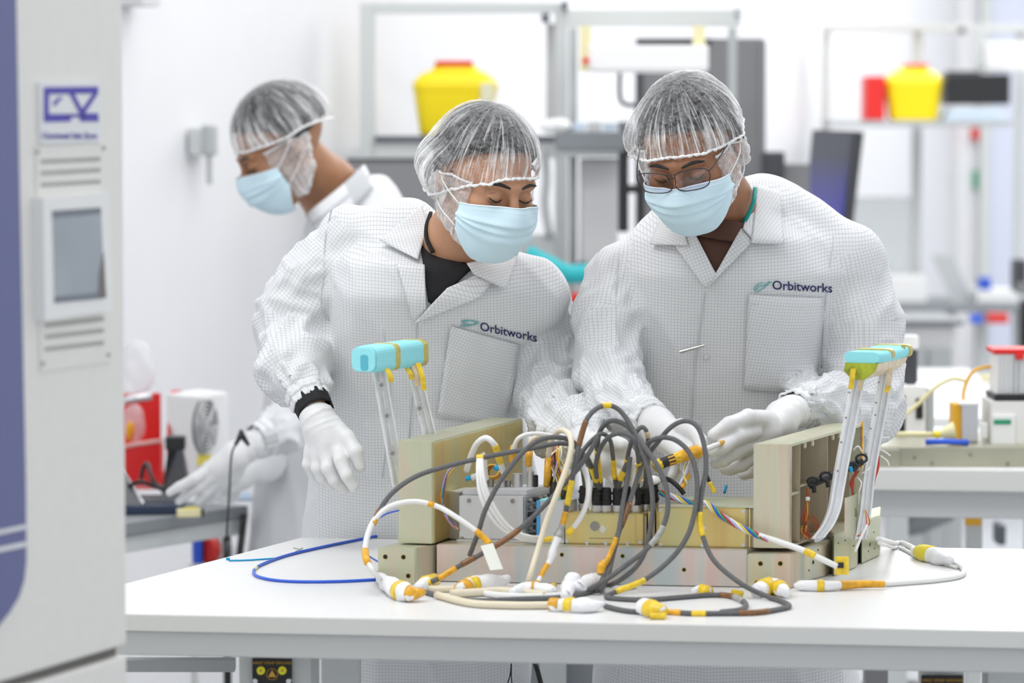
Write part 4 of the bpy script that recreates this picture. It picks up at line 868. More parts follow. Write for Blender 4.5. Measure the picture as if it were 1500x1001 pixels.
c = CF(103, 203, .0048); text_mesh('printed_words', 'Cincinnati Sub-Zero', c, .0098, 'logo_purple', pq, rz=math.atan2(cdir.y, cdir.x), sx=1.62)

# ------------------------------------------------------------------ left bench with the laptop
BZ = .80; q0, q1 = G(100, 781, BZ), G(364, 741, BZ); bd = (q1 - q0).normalized(); bn = Vector((-bd.y, bd.x, 0)); QR = Matrix.Rotation(math.atan2(bd.y, bd.x), 3, 'Z')
q1 = q0 + bd * (q1 - q0).length
t = thing('laptop_bench', 'white framed bench with a dark edged top by the left wall', 'bench', (q1.x, q1.y, 0)); dp = .46
bm = bmesh.new(); add_prism(bm, [q0 - bd * .2, q1, q1 + bn * dp, q0 - bd * .2 + bn * dp], BZ - .026, BZ, .002); frombm('benchtop', bm, M['slate_mid'], t)
bm = bmesh.new(); add_prism(bm, [q0 - bd * .2 + bn * .01, q1 + bn * .01 - bd * .01, q1 + bn * .04 - bd * .01, q0 - bd * .2 + bn * .04], BZ - .062, BZ - .0262, .002); frombm('front_rail', bm, M['frame_light'], t)
for k, (u, v) in enumerate(((.012, .05), (.03, dp - .05), (.55, dp - .05))):
    c = q1 - bd * u + bn * v; bm = bmesh.new(); add_box(bm, (c.x, c.y, (BZ - .063) / 2 if k == 0 else (BZ - .027) / 2), (.014 if k == 0 else .045, .014 if k == 0 else .045, BZ - (.064 if k == 0 else .028)), QR, .003); frombm('leg', bm, M['plastic_black' if k == 0 else 'frame_light'], t)
def onb(px, py, h=0.): return G(px, py, BZ + h)
def bbox(name, c, s, m, parent=None, bev=.002, R=None): bm = bmesh.new(); add_box(bm, c, s, QR if R is None else R, bev); return frombm(name, bm, M[m], parent)
# laptop
a, b = onb(130, 757, .001), onb(262, 752, .001); lt = thing('laptop', 'open dark laptop under the gloved hand on the left bench', 'laptop', ((a + b) / 2 + Vector((0, .1, 0)))[:2] + (BZ,))
c = (a + b) / 2 + Vector((.0, .11, .0)); LR = Matrix.Rotation(.12, 3, 'Z'); LW = (b - a).length
bbox('base', (c.x, c.y, BZ + .011), (LW, .22, .020), 'navy', lt, .004, LR); kb = bbox('keyboard', (c.x, c.y + .01, BZ + .0215), (LW * .9, .16, .002), 'dark_grey', lt, .0005, LR)
for i in range(11):
    for j in range(4): p = Vector((c.x, c.y + .01, 0)) + LR @ Vector(((i - 5) * .017, (j - 1.5) * .032, 0)); bbox('key', (p.x, p.y, BZ + .0235), (.014, .026, .003), 'slate', kb, .0006, LR)
sc = [onb(178, 690, .02), onb(209, 741, .02)]
p0, p1 = P(150, 640, 7.30), P(206, 738, 7.22); V = [P(130, 640, 7.5), P(176, 690, 7.42), P(207, 740, 7.20), P(130, 745, 7.15)]; V2 = [v + Vector((.006, .01, .004)) for v in V]
mesh('display', [tuple(v) for v in V + V2], [(0, 1, 2, 3), (7, 6, 5, 4), (0, 4, 5, 1), (1, 5, 6, 2), (2, 6, 7, 3), (3, 7, 4, 0)], M['dark_grey'], lt)
tube('display_edge', [P(176, 690, 7.42) + Vector((.003, .005, .002)), P(207, 740, 7.20) + Vector((.003, .005, .002))], .004, M['silver'], lt, 6)
c = onb(277, 750, .012); cp = thing('cable_clip', 'cream and yellow plastic clip beside the laptop edge', 'clip', (c.x, c.y, BZ)); CL = Matrix.Rotation(.25, 3, 'Z')
bbox('clip_body', (c.x, c.y, BZ + .010), (.052, .02, .018), 'clip_cream', cp, .004, CL); bbox('clip_band', (c.x + .004, c.y - .002, BZ + .0200), (.03, .008, .004), 'label_yellow', cp, .001, CL); bbox('clip_latch', (c.x + .027, c.y + .003, BZ + .010), (.005, .021, .0185), 'plastic_black', cp, .001, CL)
c = (onb(334, 738) + onb(334, 724)) / 2; tag(bbox('work_mat', (c.x, c.y + .01, BZ + .003), (.105, .13, .006), 'mat_blue', None, .002, Matrix.Rotation(.1, 3, 'Z')), 'pale blue mat beneath the hands at the end of the left bench', 'mat')
# power supply with a fan
f0, f1, f2 = onb(244, 710), onb(291, 716), onb(334, 706); H = ZAT(582, f1.y) - BZ
ps = thing('power_supply', 'white box with a round fan grille and yellow label on the left bench', 'power supply', ((f0 + f2) / 2)[:2] + (BZ,))
ed = (f2 - f1); ed.z = 0; ed.normalize(); L2 = .17; g0, g1 = f0 + ed * L2, f1 + ed * L2
prism('case', [f0, f1, g1, g0], BZ + .001, BZ + H, M['plastic_white'], ps, .004); en = Vector((ed.y, -ed.x, 0)); ctr = f1 + ed * .15 + en * .002
ctr = Vector((P(300, 624, f1.y + .14).x, 0, 0)); 
def onside(px, py, off=.002):
    d = ray(px, py); o = Vector((0, 0, CAMZ)); return o + d * ((f1 + en * off - o).dot(en) / d.dot(en))
fc = onside(300, 625); R_ = .064; ring = [fc + ed * (math.cos(q) * R_) + Vector((0, 0, 1)) * math.sin(q) * R_ for q in np.linspace(0, 2 * PI, 41)]
mesh('fan_opening', [tuple(v + en * .001) for v in ring[:-1]] + [tuple(v - en * .003) for v in ring[:-1]], [tuple(range(40)), tuple(range(40, 80))[::-1]] + [(i, i + 40, (i + 1) % 40 + 40, (i + 1) % 40) for i in range(40)], M['fan_dark'], ps)
for k in range(1, 8):
    rr = R_ * k / 7.2; tube('grille_ring', [fc + en * .004 + ed * (math.cos(q) * rr) + Vector((0, 0, math.sin(q) * rr)) for q in np.linspace(0, 2 * PI, 29)], .0022, M['chrome_ring'], ps, 5)
for q in (.8, 2.37): tube('grille_bar', [fc + en * .005 + (ed * math.cos(q) + Vector((0, 0, math.sin(q)))) * s_ for s_ in (-R_, R_)], .0022, M['chrome_ring'], ps, 5)
yl = [onside(x, y, .0025) for x, y in ((290, 668), (309, 665), (309, 680), (290, 683))]; mesh('warning_label', [tuple(v) for v in yl] + [tuple(v - en * .002) for v in yl], [(0, 1, 2, 3), (7, 6, 5, 4), (0, 4, 5, 1), (1, 5, 6, 2), (2, 6, 7, 3), (3, 7, 4, 0)], M['label_yellow'], ps)
# black wedge stand
a, b, c_, d_ = onb(236, 728), onb(276, 722), P(265, 645, 7.35), P(248, 643, 7.35); w_ = Vector((0, .05, 0))
t = tag(mesh('tool_stand', [tuple(v) for v in (a, b, c_, d_, a + w_ + Vector((0, .03, 0)), b + w_ + Vector((0, .03, 0)), c_ + w_ * .4, d_ + w_ * .4)], [(0, 1, 2, 3), (7, 6, 5, 4), (0, 4, 5, 1), (1, 5, 6, 2), (2, 6, 7, 3), (3, 7, 4, 0)], M['plastic_black']), 'black wedge shaped stand in front of the white fan box', 'stand')
box('stand_head', (P(256, 650, 7.35).x, 7.37, P(256, 650, 7.35).z), (.042, .04, .03), M['plastic_black'], t, bev=.004)
# red bin
D0 = onb(200, 712).y; rb = T('storage_bin', 'red open fronted bin holding clear bags at the left bench end', 'bin', 212, 712, D0 + .1, z=BZ)
def zz(y, D): return P(0, y, D).z
x0, x1 = P(150, 0, D0).x, P(240, 0, D0).x
fbox('back_panel', 150, 576, 236, 700, D0 + .28, .008, 'bin_red', rb)
sd = [Vector((x1, D0, BZ + .001)), Vector((x1, D0 + .29, BZ + .001)), Vector((x1, D0 + .29, zz(572, D0 + .28))), Vector((x1, D0 + .13, zz(572, D0 + .13))), Vector((x1, D0 + .07, zz(582, D0 + .07))), Vector((x1, D0 + .0, zz(640, D0)))]
n = len(sd); mesh('side_panel', [tuple(v) for v in sd] + [tuple(v + Vector((.006, 0, 0))) for v in sd], [tuple(range(n)), tuple(range(n, 2 * n))[::-1]] + [(i, i + n, (i + 1) % n + n, (i + 1) % n) for i in range(n)], M['bin_red'], rb)
fbox('front_lip', 150, 650, 240, 718, D0, .006, 'red_acrylic', rb); tube('lip_edge', [P(150, 660, D0), P(200, 651, D0), P(240, 645, D0)], .005, M['lip_pink'], rb, 6); box('base', ((x0 + x1) / 2, D0 + .14, BZ + .004), (x1 - x0, .27, .006), M['bin_red'], rb)
tag(tube('rod', [P(150, 592, D0 + .04), P(222, 581, D0 + .04)], .010, M['silver'], None, 10), 'steel rod lying across the top of the red bin', 'rod')
def blob(name, c, r, seed, m, parent=None, amp=.35, h=.008, squash=(1, 1, 1)):
    def f(X):
        q = [(X[i] - c[i]) / squash[i] for i in range(3)]; d = np.sqrt(q[0] ** 2 + q[1] ** 2 + q[2] ** 2) + 1e-6
        g = perlin(np.stack([np.broadcast_to(v / (r * .55), d.shape) for v in q], -1), seed); return d - r * (1 + amp * g)
    V, Q = surf_nets(f, *[arr(c[i] - r * squash[i] * 1.5, c[i] + r * squash[i] * 1.5, h) for i in range(3)]); return npmesh(name, V, Q, M[m], parent, True, None, None if parent else c)
tag(blob('plastic_bag', P(200, 540, D0 + .16), .045, 3, 'bag_film', squash=(1, .8, 1.5)), 'crumpled clear plastic bag standing up out of the red bin', 'bag')
tag(blob('plastic_bag', P(196, 620, D0 + .13), .035, 4, 'bag_film', squash=(.8, .8, 1.3)), 'clear bag with orange contents low inside the red bin', 'bag')
tag(blob('parts_bag', P(190, 632, D0 + .10), .014, 5, 'ochre', squash=(.8, .8, 1.6), h=.003), 'small orange item in the clear bag inside the red bin', 'item')
for k, pts in enumerate(([(207, 700, 7.45), (210, 685, 7.42), (216, 680, 7.40), (222, 700, 7.36), (232, 712, 7.34), (244, 716, 7.3)], [(190, 712, 7.3), (205, 706, 7.28), (225, 712, 7.3), (240, 718, 7.28)])):
    pth = catmull([P(*q) for q in pts], 6); pth[:, 2] = np.maximum(pth[:, 2], BZ + .026); tag(tube('black_cable', pth, .005, M['plastic_black'], None, 7), ['black cable looping up behind the laptop', 'black cable lying flat behind the laptop keyboard'][k], 'cable')
# strap cord with clip, hanging from the coat
cc = thing('coiled_cord', 'thin black cord clipped to the cuff of the person behind and hanging down', 'cord', P(352, 640, 6.85))
tube('clip', [P(345, 652, 6.85), P(353, 636, 6.85), P(364, 652, 6.87)], [.004, .010, .004], M['plastic_black'], cc, 8); tube('wire', catmull([P(346, 650, 6.85), P(339, 668, 6.84), P(336, 720, 6.84), P(333, 770, 6.84), P(332, 795, 6.84)], 6), .0022, M['plastic_black'], cc, 6)
tube('plug', [P(332, 793, 6.84), P(331, 835, 6.84)], .006, M['plastic_black'], cc, 8)
t = tag(tube('support_strut', [P(358, 755, 7.36), P(349, 830, 7.3)], .008, M['plastic_black'], None, 8), 'black strut below the end of the left bench', 'strut')
# things seen below the left bench
sh = thing('low_shelf', 'white low shelf beneath the left bench', 'shelf', (P(300, 830, 7.9).x, 7.9, 0)); fz = P(0, 826, 7.9).z
box('board', (P(303, 0, 7.9).x, 7.95, fz - .005), (.10, .12, .01), M['plastic_white'], sh)
for dx in (-.04, .04): box('upright', (P(303, 0, 7.9).x + dx, 7.95, (fz - .01) / 2), (.010, .10, fz - .011), M['plastic_white'], sh)
tag(cyl('canister', (P(285, 0, 7.9).x, 7.9, fz), (P(285, 0, 7.9).x, 7.9, fz + .062), .013, M['blue'], n=20, bev=.003), 'small blue canister below the left bench', 'canister')
for px, r, m, lb in ((305, .014, 'red', 'red roll beside the blue canister below the left bench'), (322, .016, 'light_grey', 'pale grey roll below the left bench beside the red one')):
    a = P(px, 0, 7.92); tag(cyl('tape_roll', (a.x - .012, 7.9, fz + .033), (a.x + .012, 7.92, fz + .033), .033, M[m], n=24, bev=.003), lb, 'roll')

# ------------------------------------------------------------------ middle bench far behind, with shelf and lamp
def rack(lab, posts, shelf, beams, D, group='shelved benches at the back'):
    pass
D = 10.0
t = T('shelved_bench', 'grey framed bench behind with tall posts and a shelf for the yellow bin', 'bench', 680, 500, D, z=0)
for x0, x1 in ((527, 549), (813, 832)):
    a, b = P(x0, 20, D), P(x1, 20, D); box('post', ((a.x + b.x) / 2, D + .03, P(0, 4, D).z / 2), (b.x - a.x, .06, P(0, 4, D).z), M['frame_light'], t, bev=.003)
fbox('top_beam', 549, 4, 813, 19, D, .04, 'frame_light', t)
fbox('shelf_board', 549, 199, 813, 210, D - .02, .34, 'slate', t); fbox('shelf_rail', 549, 211, 813, 232, D - .01, .04, 'frame_light', t)
fbox('benchtop', 549, 480, 813, 492, D, .35, 'slate_mid', t); fbox('rear_panel', 690, 380, 812, 480, D + .36, .02, 'pale_grey', t)
fbox('connector_block', 793, 20, 805, 33, D - .03, .04, 'slate', t); fbox('post_sleeve', 800, 34, 813, 196, D + .07, .02, 'light_grey', t); fbox('end_cap', 824, 2, 832, 14, D - .03, .03, 'slate', t)
t2 = T('shelved_bench', 'grey bench bay behind with the hanging lamp, between the two people', 'bench', 960, 500, D - .45, z=0); D2 = D - .45
for x0, x1 in ((834, 846), (1068, 1080)):
    a, b = P(x0, 20, D2 + .3), P(x1, 20, D2 + .3); box('post', ((a.x + b.x) / 2, D2 + .33, P(0, 40, D2 + .3).z / 2), (b.x - a.x, .05, P(0, 40, D2 + .3).z), M['pale_grey'], t2, bev=.003)
fbox('top_beam', 832, 14, 1085, 38, D2, .05, 'frame_light', t2); fbox('beam_cap', 1076, 12, 1086, 24, D2 - .01, .03, 'pale_grey', t2)
fbox('shelf_board', 815, 193, 936, 219, D2, .34, 'slate_mid', t2, bev=.004); fbox('shelf_rail', 815, 217, 925, 230, D2 + .01, .03, 'pale_grey', t2); fbox('benchtop', 755, 470, 1085, 484, D2, .40, 'slate_mid', t2)
lm = T('bench_lamp', 'white box shaped task lamp hanging from the upper beam behind', 'lamp', 950, 108, D2 - .1)
fbox('housing', 862, 66, 1038, 103, D2 - .12, .10, 'plastic_white', lm, .006); fbox('bracket', 850, 38, 866, 104, D2 - .11, .05, 'clip_cream', lm); fbox('bracket', 1016, 38, 1033, 68, D2 - .09, .04, 'clip_cream', lm)
c = P(858, 89, D2 - .12); cyl('knob', c, c + Vector((0, -.02, 0)), .009, M['bin_red'], lm)
fbox('diffuser', 868, 103, 1034, 106, D2 - .115, .09, 'lamp_diffuser', lm, .001)
# yellow sharps bins
def sharps(lab, xl, xr, ytop, ybot, D, lid, lx0, lx1, base_z=None, lidm='lid_red'):
    t = T('waste_bin', lab, 'bin', (xl + xr) / 2, ybot, D + .08, 'yellow waste bins'); cx = P((xl + xr) / 2, 0, D).x; hw = (P(xr, 0, D).x - P(xl, 0, D).x) / 2; zb_ = P(0, ybot, D).z; H = P(0, ytop, D).z - zb_
    S = [(0, .80), (.04, .84), (.62, .97), (.66, 1.0), (.72, 1.0), (.78, .97), (.88, .80), (.93, .58), (1.0, .50)]; n = 40; V = []; nn = 4.0
    for h_, w_ in S:
        for k in range(n):
            an = 2 * PI * k / n; ex = np.sign(math.cos(an)) * abs(math.cos(an)) ** (2 / nn); ey = np.sign(math.sin(an)) * abs(math.sin(an)) ** (2 / nn); V.append((cx + ex * hw * w_, D + .085 + ey * .085 * w_, zb_ + .001 + H * .93 * h_))
    F = [(i * n + j, i * n + (j + 1) % n, (i + 1) * n + (j + 1) % n, (i + 1) * n + j) for i in range(len(S) - 1) for j in range(n)] + [tuple(range(n))[::-1], tuple((len(S) - 1) * n + j for j in range(n))]
    mesh('body', V, F, M['bin_yellow'], t, False); a, b = P(lx0, 0, D).x, P(lx1, 0, D).x; box('lid', ((a + b) / 2, D + .085, zb_ + H * .962), (b - a, .10, H * .07), M[lidm], t, bev=.004)
    return t
sb = sharps('yellow waste bin with red lid on the shelf between the standing heads', 603, 729, 88, 199, D + .04, 1, 637, 692)
fbox('label', 704, 122, 724, 150, D + .033, .012, 'label_cream', sb)
tag(blob('white_cover', P(815, 185, D2 + .12), .045, 8, 'plastic_white', squash=(1.0, .8, .5)), 'crumpled white cover on the shelf behind the left person', 'cover')
a = P(880, 187, D2 + .1); 
for k in range(4): tag(box('lens_case', (P(850 + k * 22, 0, D2 + .1).x, D2 + .12 + .01 * (k % 2), P(0, 193, D2 + .02).z + .014), (.038, .05, .024 + .006 * (k % 2)), M[('pale_blue', 'light_grey', 'pale_blue', 'slate_mid')[k]], bev=.004),
    ('pale blue case next to the white cover on the shelf', 'light grey case in the shelf row, second from the white cover', 'pale blue case in the shelf row, third from the white cover', 'slate case at the shelf end beside the right head')[k], 'case', 'small cases on the middle shelf')
tag(tube('hook_handle', catmull([P(908, 105, D2), P(908, 140, D2), P(914, 152, D2), P(930, 154, D2), P(938, 150, D2)], 6), .006, M['dark_grey'], None, 8), 'dark bent handle hanging under the lamp by the grey panel', 'handle')
mo = T('monitor', 'dark monitor half hidden below the shelf behind the left shoulder', 'monitor', 565, 290, D - .3); fbox('screen_case', 508, 233, 640, 325, D - .3, .04, 'mid_grey', mo); fbox('bezel', 508, 232, 640, 236, D - .304, .012, 'dark_grey', mo); fbox('stand', 560, 325, 590, 480, D - .28, .02, 'dark_grey', mo)
pn = T('equipment_cabinet', 'tall dark grey equipment cabinet behind the right head', 'cabinet', 1020, 330, D + .6, z=0); a, b = P(932, 60, D + .6), P(1120, 60, D + .6)
box('panel', ((a.x + b.x) / 2, D + .65, P(0, 56, D + .6).z / 2), (b.x - a.x, .10, P(0, 56, D + .6).z), M['mid_grey'], pn, bev=.004); fbox('dark_edge', 932, 56, 1042, 66, D + .59, .012, 'dark_grey', pn); fbox('side_strip', 1113, 60, 1121, 330, D + .59, .012, 'slate_mid', pn); fbox('side_strip', 932, 66, 941, 330, D + .59, .012, 'dark_grey', pn)
ma = T('monitor_stand', 'black vertical arm and clamps behind, left of the right head', 'monitor arm', 925, 330, D2 - .1); fbox('column', 906, 222, 921, 340, D2 - .12, .04, 'plastic_black', ma); fbox('column', 934, 245, 944, 340, D2 - .12, .04, 'plastic_black', ma)
for y in (215, 271): fbox('clamp', 915, y, 942, y + 12, D2 - .13, .03, 'plastic_black', ma)
for x0, x1, y0, y1, m, dd, lb in ((850, 905, 232, 420, 'light_grey', .17, 'pale steel cabinet below the middle shelf'), (760, 818, 345, 400, 'pale_grey', .12, 'low grey box behind the left person by the teal tube')):
    c = T('cabinet', lb, 'cabinet', (x0 + x1) / 2, y1, D2 + dd); fbox('body', x0, y0, x1, 465, D2 + dd, .12, m, c, .004); fbox('door', x0 + 3, y0 + 4, x1 - 3, 460, D2 + dd - .012, .012, m, c, .003)
tag(tube('grey_hose', catmull([P(797, 215, D2 + .1), P(800, 260, D2 + .1), P(798, 300, D2 + .1), P(805, 345, D2 + .1)], 5), .012, M['pale_grey'], None, 8), 'thick grey hose hanging below the middle shelf', 'hose')
t = T('work_stool', 'stool with a teal padded back roll seen between the shoulders', 'stool', 860, 560, 9.2, z=0); tube('back_roll', [P(770, 372, 9.2), P(830, 402, 9.2), P(890, 400, 9.25)], .027, M['teal'], t, 16); c = P(875, 405, 9.24); cyl('column', (c.x, 9.24, .06), (c.x, 9.24, c.z - .02), .018, M['dark_grey'], t); box('seat', (c.x + .05, 9.12, .62), (.34, .26, .05), M['slate_mid'], t, bev=.012)
for k in range(5): an = 2 * PI * k / 5; tube('foot', [Vector((c.x, 9.24, .09)), Vector((c.x + .22 * math.cos(an), 9.24 + .15 * math.sin(an), .025))], .018, M['dark_grey'], t, 8)
tag(fbox('red_container', 836, 430, 852, 469.5, D2 + .01, .05, 'bin_red', None, .006), 'red container glimpsed between the two coats', 'container'); tag(fbox('grey_carton', 838, 400, 884, 468, D2 + .08, .07, 'pale_grey', None, .004), 'grey carton on the bench behind the red container', 'carton'); tag(blob('yellow_cloth', P(868, 392, D2 + .11), .014, 12, 'label_yellow', h=.005), 'small yellow cloth above the teal roll between the shoulders', 'cloth'); tag(blob('navy_pouch', P(852, 391, D2 + .115), .018, 13, 'slate', h=.005), 'dark pouch above the teal roll between the shoulders', 'pouch')
# blue-glowing monitor on the right
mo = T('monitor', 'slanted dark monitor glowing blue beside the right shoulder', 'monitor', 1215, 320, 10.6); q = [P(1190, 190, 10.9), P(1252, 192, 10.5), P(1236, 330, 10.5), P(1176, 330, 10.9)]
nrm = (q[1] - q[0]).cross(q[3] - q[0]).normalized(); nrm = nrm if nrm.y < 0 else -nrm
hx = lambda q, th: ([tuple(v) for v in q] + [tuple(v - nrm * th) for v in q], [(0, 1, 2, 3), (7, 6, 5, 4), (0, 4, 5, 1), (1, 5, 6, 2), (2, 6, 7, 3), (3, 7, 4, 0)])
V, F = hx(q, .03); mesh('case', V, F, M['dark_grey'], mo); cq = sum(q, Vector()) / 4; V, F = hx([cq + (v - cq) * .93 + nrm * .002 for v in q], .002); mesh('display', V, F, M['screen_glow'], mo); fbox('stand', 1196, 325, 1214, 480, 10.75, .02, 'dark_grey', mo)
eq = T('instrument', 'grey instrument with a dark top behind the right collar', 'instrument', 1160, 300, 10.4); fbox('case', 1142, 240, 1186, 340, 10.4, .25, 'mid_grey', eq, .006); fbox('top_module', 1118, 222, 1150, 262, 10.35, .1, 'dark_grey', eq, .01); fbox('base', 1142, 340, 1186, 480, 10.4, .2, 'mid_grey', eq)
# ------------------------------------------------------------------ right bench at the back
D = 14.5
t = T('shelved_bench', 'grey framed bench at the far right with a loaded upper shelf', 'bench', 1350, 450, D, z=0)
for x0, x1, yt in ((1206, 1217, 36), (1338, 1352, 36), (1490, 1502, 36)):
    a, b = P(x0, 0, D), P(x1, 0, D); zt = P(0, yt, D).z; box('post', ((a.x + b.x) / 2, D + .03, zt / 2), (b.x - a.x, .06, zt), M['frame_light'], t, bev=.003)
fbox('top_beam', 1206, 36, 1520, 47, D - .03, .05, 'frame_light', t); fbox('shelf_board', 1218, 177, 1484, 185, D - .5, .48, 'pale_grey', t)
fbox('benchtop', 1240, 447, 1540, 458, D - .5, .8, 'slate_mid', t); fbox('drawer_unit', 1330, 460, 1400, 560, D - .4, .5, 'light_grey', t); fbox('foot', 1430, 458, 1446, 560, D - .3, .05, 'frame_light', t)
tag(fbox('red_case', 1268, 111, 1297, 176.5, D - .4, .2, 'bin_red', None, .01), 'red case at the left end of the far right shelf', 'case')
sharps('yellow waste bin on the far right shelf beside the red case', 1299, 1385, 93, 176.8, D - .4, 1, 1328, 1362)
bb = T('carton', 'black carton on the far right shelf beside the yellow bin', 'carton', 1432, 152, D - .1); fbox('body', 1387, 108, 1480, 153, D - .4, .2, 'plastic_black', bb, .006); fbox('flap', 1387, 104, 1436, 112, D - .402, .1, 'dark_grey', bb)
for k in range(3): tag(fbox('folded_wipe', 1384 + 4 * k, 171 - 6 * k, 1476 - 6 * k, 176.7 - 6 * k, D - .42, .22, 'pale_blue', None, .004), ('lowest pale blue folded pack under the black carton', 'middle pale blue folded pack under the black carton', 'topmost pale blue folded pack under the black carton')[k], 'pack', 'folded blue packs')
lm = T('bench_lamp', 'pale task lamp at the top right picture edge', 'lamp', 1480, 105, D - .3); fbox('housing', 1444, 62, 1530, 104, D - .35, .12, 'plastic_white', lm, .006); fbox('bracket', 1431, 48, 1442, 100, D - .33, .05, 'frame_light', lm); c = P(1408, 45, D - .1); cyl('knob', c, c + Vector((0, -.04, 0)), .014, M['dark_grey'], lm)
tag(fbox('alarm_button', 1424, 188, 1440, 204, 16.94, .059, 'bin_red', None, .006), 'small red alarm button on the far wall', 'button'); tag(fbox('exit_switch', 1427, 250, 1439, 276, 16.95, .049, 'green', None, .004), 'small green switch on the far wall', 'switch')
tag(fbox('clear_screen', 1222, 288, 1334, 439.5, D - .02, .012, 'acrylic', None, .002), 'large clear acrylic screen standing on the far right bench', 'screen')
def slantbox(name, q, D, dd, m, lab, cat):
    q = [P(x, y, D + k) for (x, y), k in zip(q, dd)]; V = [tuple(v) for v in q] + [tuple(v + Vector((.02, .03, 0))) for v in q]; return tag(mesh(name, V, [(0, 1, 2, 3), (7, 6, 5, 4), (0, 4, 5, 1), (1, 5, 6, 2), (2, 6, 7, 3), (3, 7, 4, 0)], M[m]), lab, cat)
slantbox('laptop', [(1364, 374), (1391, 376), (1421, 443.4), (1396, 443.4)], D - .4, (.1, .2, .2, .1), 'pale_grey', 'open laptop seen edge-on on the far right bench', 'laptop')
for k, (x0, y0, x1, y1, m, lb) in enumerate(((1300, 405, 1358, 443.3, 'plastic_white', 'white tray of parts on the far right bench'), (1432, 425, 1492, 443.3, 'plastic_white', 'white case under a blue item on the far right bench'), (1436, 407, 1452, 424.8, 'blue', 'small blue item on the white case on the far right bench'))): tag(fbox('parts_tray' if k != 2 else 'blue_item', x0, y0, x1, y1, D - .3, .25 if k != 2 else .1, m, None, .006), lb, 'tray' if k != 2 else 'item')
t = tag(fbox('camera_head', 1486, 380, 1505, 428, 12.4, .1, 'dark_grey', None, .01), 'dark camera head at the right picture edge', 'camera'); fbox('lens', 1492, 415, 1510, 432, 12.35, .06, 'mid_grey', t)
slantbox('black_upright', [(1494, 440), (1530, 440), (1530, 560), (1490, 560)], 12.3, (0, 0, 0, 0), 'plastic_black', 'black upright at the right picture edge', 'upright')
for k, (x0, y0, x1, y1, m, lb) in enumerate(((1424, 462, 1440, 474, 'blue', 'small blue box below the far right bench'), (1448, 460, 1478, 474, 'red', 'small red box below the far right bench'))): tag(fbox('small_box', x0, y0, x1, y1, 13.5, .1, m, None, .006), lb, 'box')
# drawers cabinet and white table behind the second table
t = T('drawer_cabinet', 'pale grey drawer cabinet on wheels behind the right arm', 'cabinet', 1380, 560, 11.5, z=0); a, b = P(1322, 0, 11.5), P(1402, 0, 11.5)
zt = P(0, 478, 11.5).z; box('body', ((a.x + b.x) / 2, 11.75, zt / 2 + .02), (b.x - a.x, .5, zt - .04), M['light_grey'], t, bev=.006); box('top', ((a.x + b.x) / 2, 11.75, zt + .012), (b.x - a.x + .06, .54, .02), M['slate_mid'], t, bev=.006)
for k in range(2): d_ = box('door', (a.x + (b.x - a.x) * (.27 + .46 * k), 11.49, zt / 2), ((b.x - a.x) * .42, .015, zt * .85), M['pale_grey'], t, bev=.004); box('handle', (a.x + (b.x - a.x) * (.42 + .16 * k), 11.475, zt * .75), (.012, .015, .12), M['frame_light'], d_, bev=.003)
t = T('white_table', 'white worktable behind the flat equipment plate on the right', 'table', 1400, 600, 8.6, z=0); a, b = G(1290, 612, TZ), G(1560, 612, TZ)
box('tabletop', ((a.x + b.x) / 2, a.y + .85, TZ - .015), (b.x - a.x, 1.7, .03), M['worktop_white'], t, bev=.003)
for x in (a.x + .05, b.x - .05):
    for y in (a.y + .1, a.y + 1.6): box('leg', (x, y, (TZ - .03) / 2), (.05, .05, TZ - .031), M['frame_light'], t, bev=.003)
tag(tube('cream_cable', catmull([P(1440, 553, 9), P(1470, 556, 8.9), P(1510, 556, 8.9)], 5) * np.array([1, 1, 1]), .010, M['clip_cream'], None, 8), 'cream tube lying on the white table behind', 'tube')
t = tag(blob('cloth_bundle', P(1354, 552, 9.0), .012, 15, 'plastic_white', h=.003), 'small crumpled white bundle with red tip on the table behind', 'bundle')
# ------------------------------------------------------------------ second table, right
ta, tb = G(1230, 687, TZ), G(1570, 691, TZ); t = T('second_table', 'white worktable at mid distance on the right with an orange label on its leg', 'table', 1400, 700, ta.y, z=0)
ta = G(1180, 686, TZ)
bm = bmesh.new(); add_prism(bm, [ta, tb, tb + Vector((0, 1.0, 0)), ta + Vector((0, 1.0, 0))], TZ - .042, TZ, .002); o = frombm('tabletop', bm, M['worktop_white'], t); o.data.materials.append(M['worktop_edge'])
for f in o.data.polygons:
    if abs(f.normal.z) < .6: f.material_index = 1
beam('front_rail', ta + Vector((0, .05, 0)), tb + Vector((0, .05, 0)), TZ - .10, TZ - .043, .04, 'frame_grey', t)
a, b = P(1416, 780, 7.0), P(1437, 780, 7.0); lg_ = box('leg', ((a.x + b.x) / 2, 7.0, (TZ - .10) / 2), (b.x - a.x, .05, TZ - .102), M['frame_light'], t, bev=.003); fbox('floor_label', 1414, 754, 1438, 770, 6.965, .006, 'ochre', lg_)
a = P(1560, 780, 7.0); box('leg', (a.x, 7.0, (TZ - .10) / 2), (.045, .05, TZ - .102), M['frame_light'], t, bev=.003); a = P(1240, 780, 7.4); box('leg', (a.x, 7.45, (TZ - .05) / 2), (.045, .05, TZ - .052), M['frame_light'], t, bev=.003)
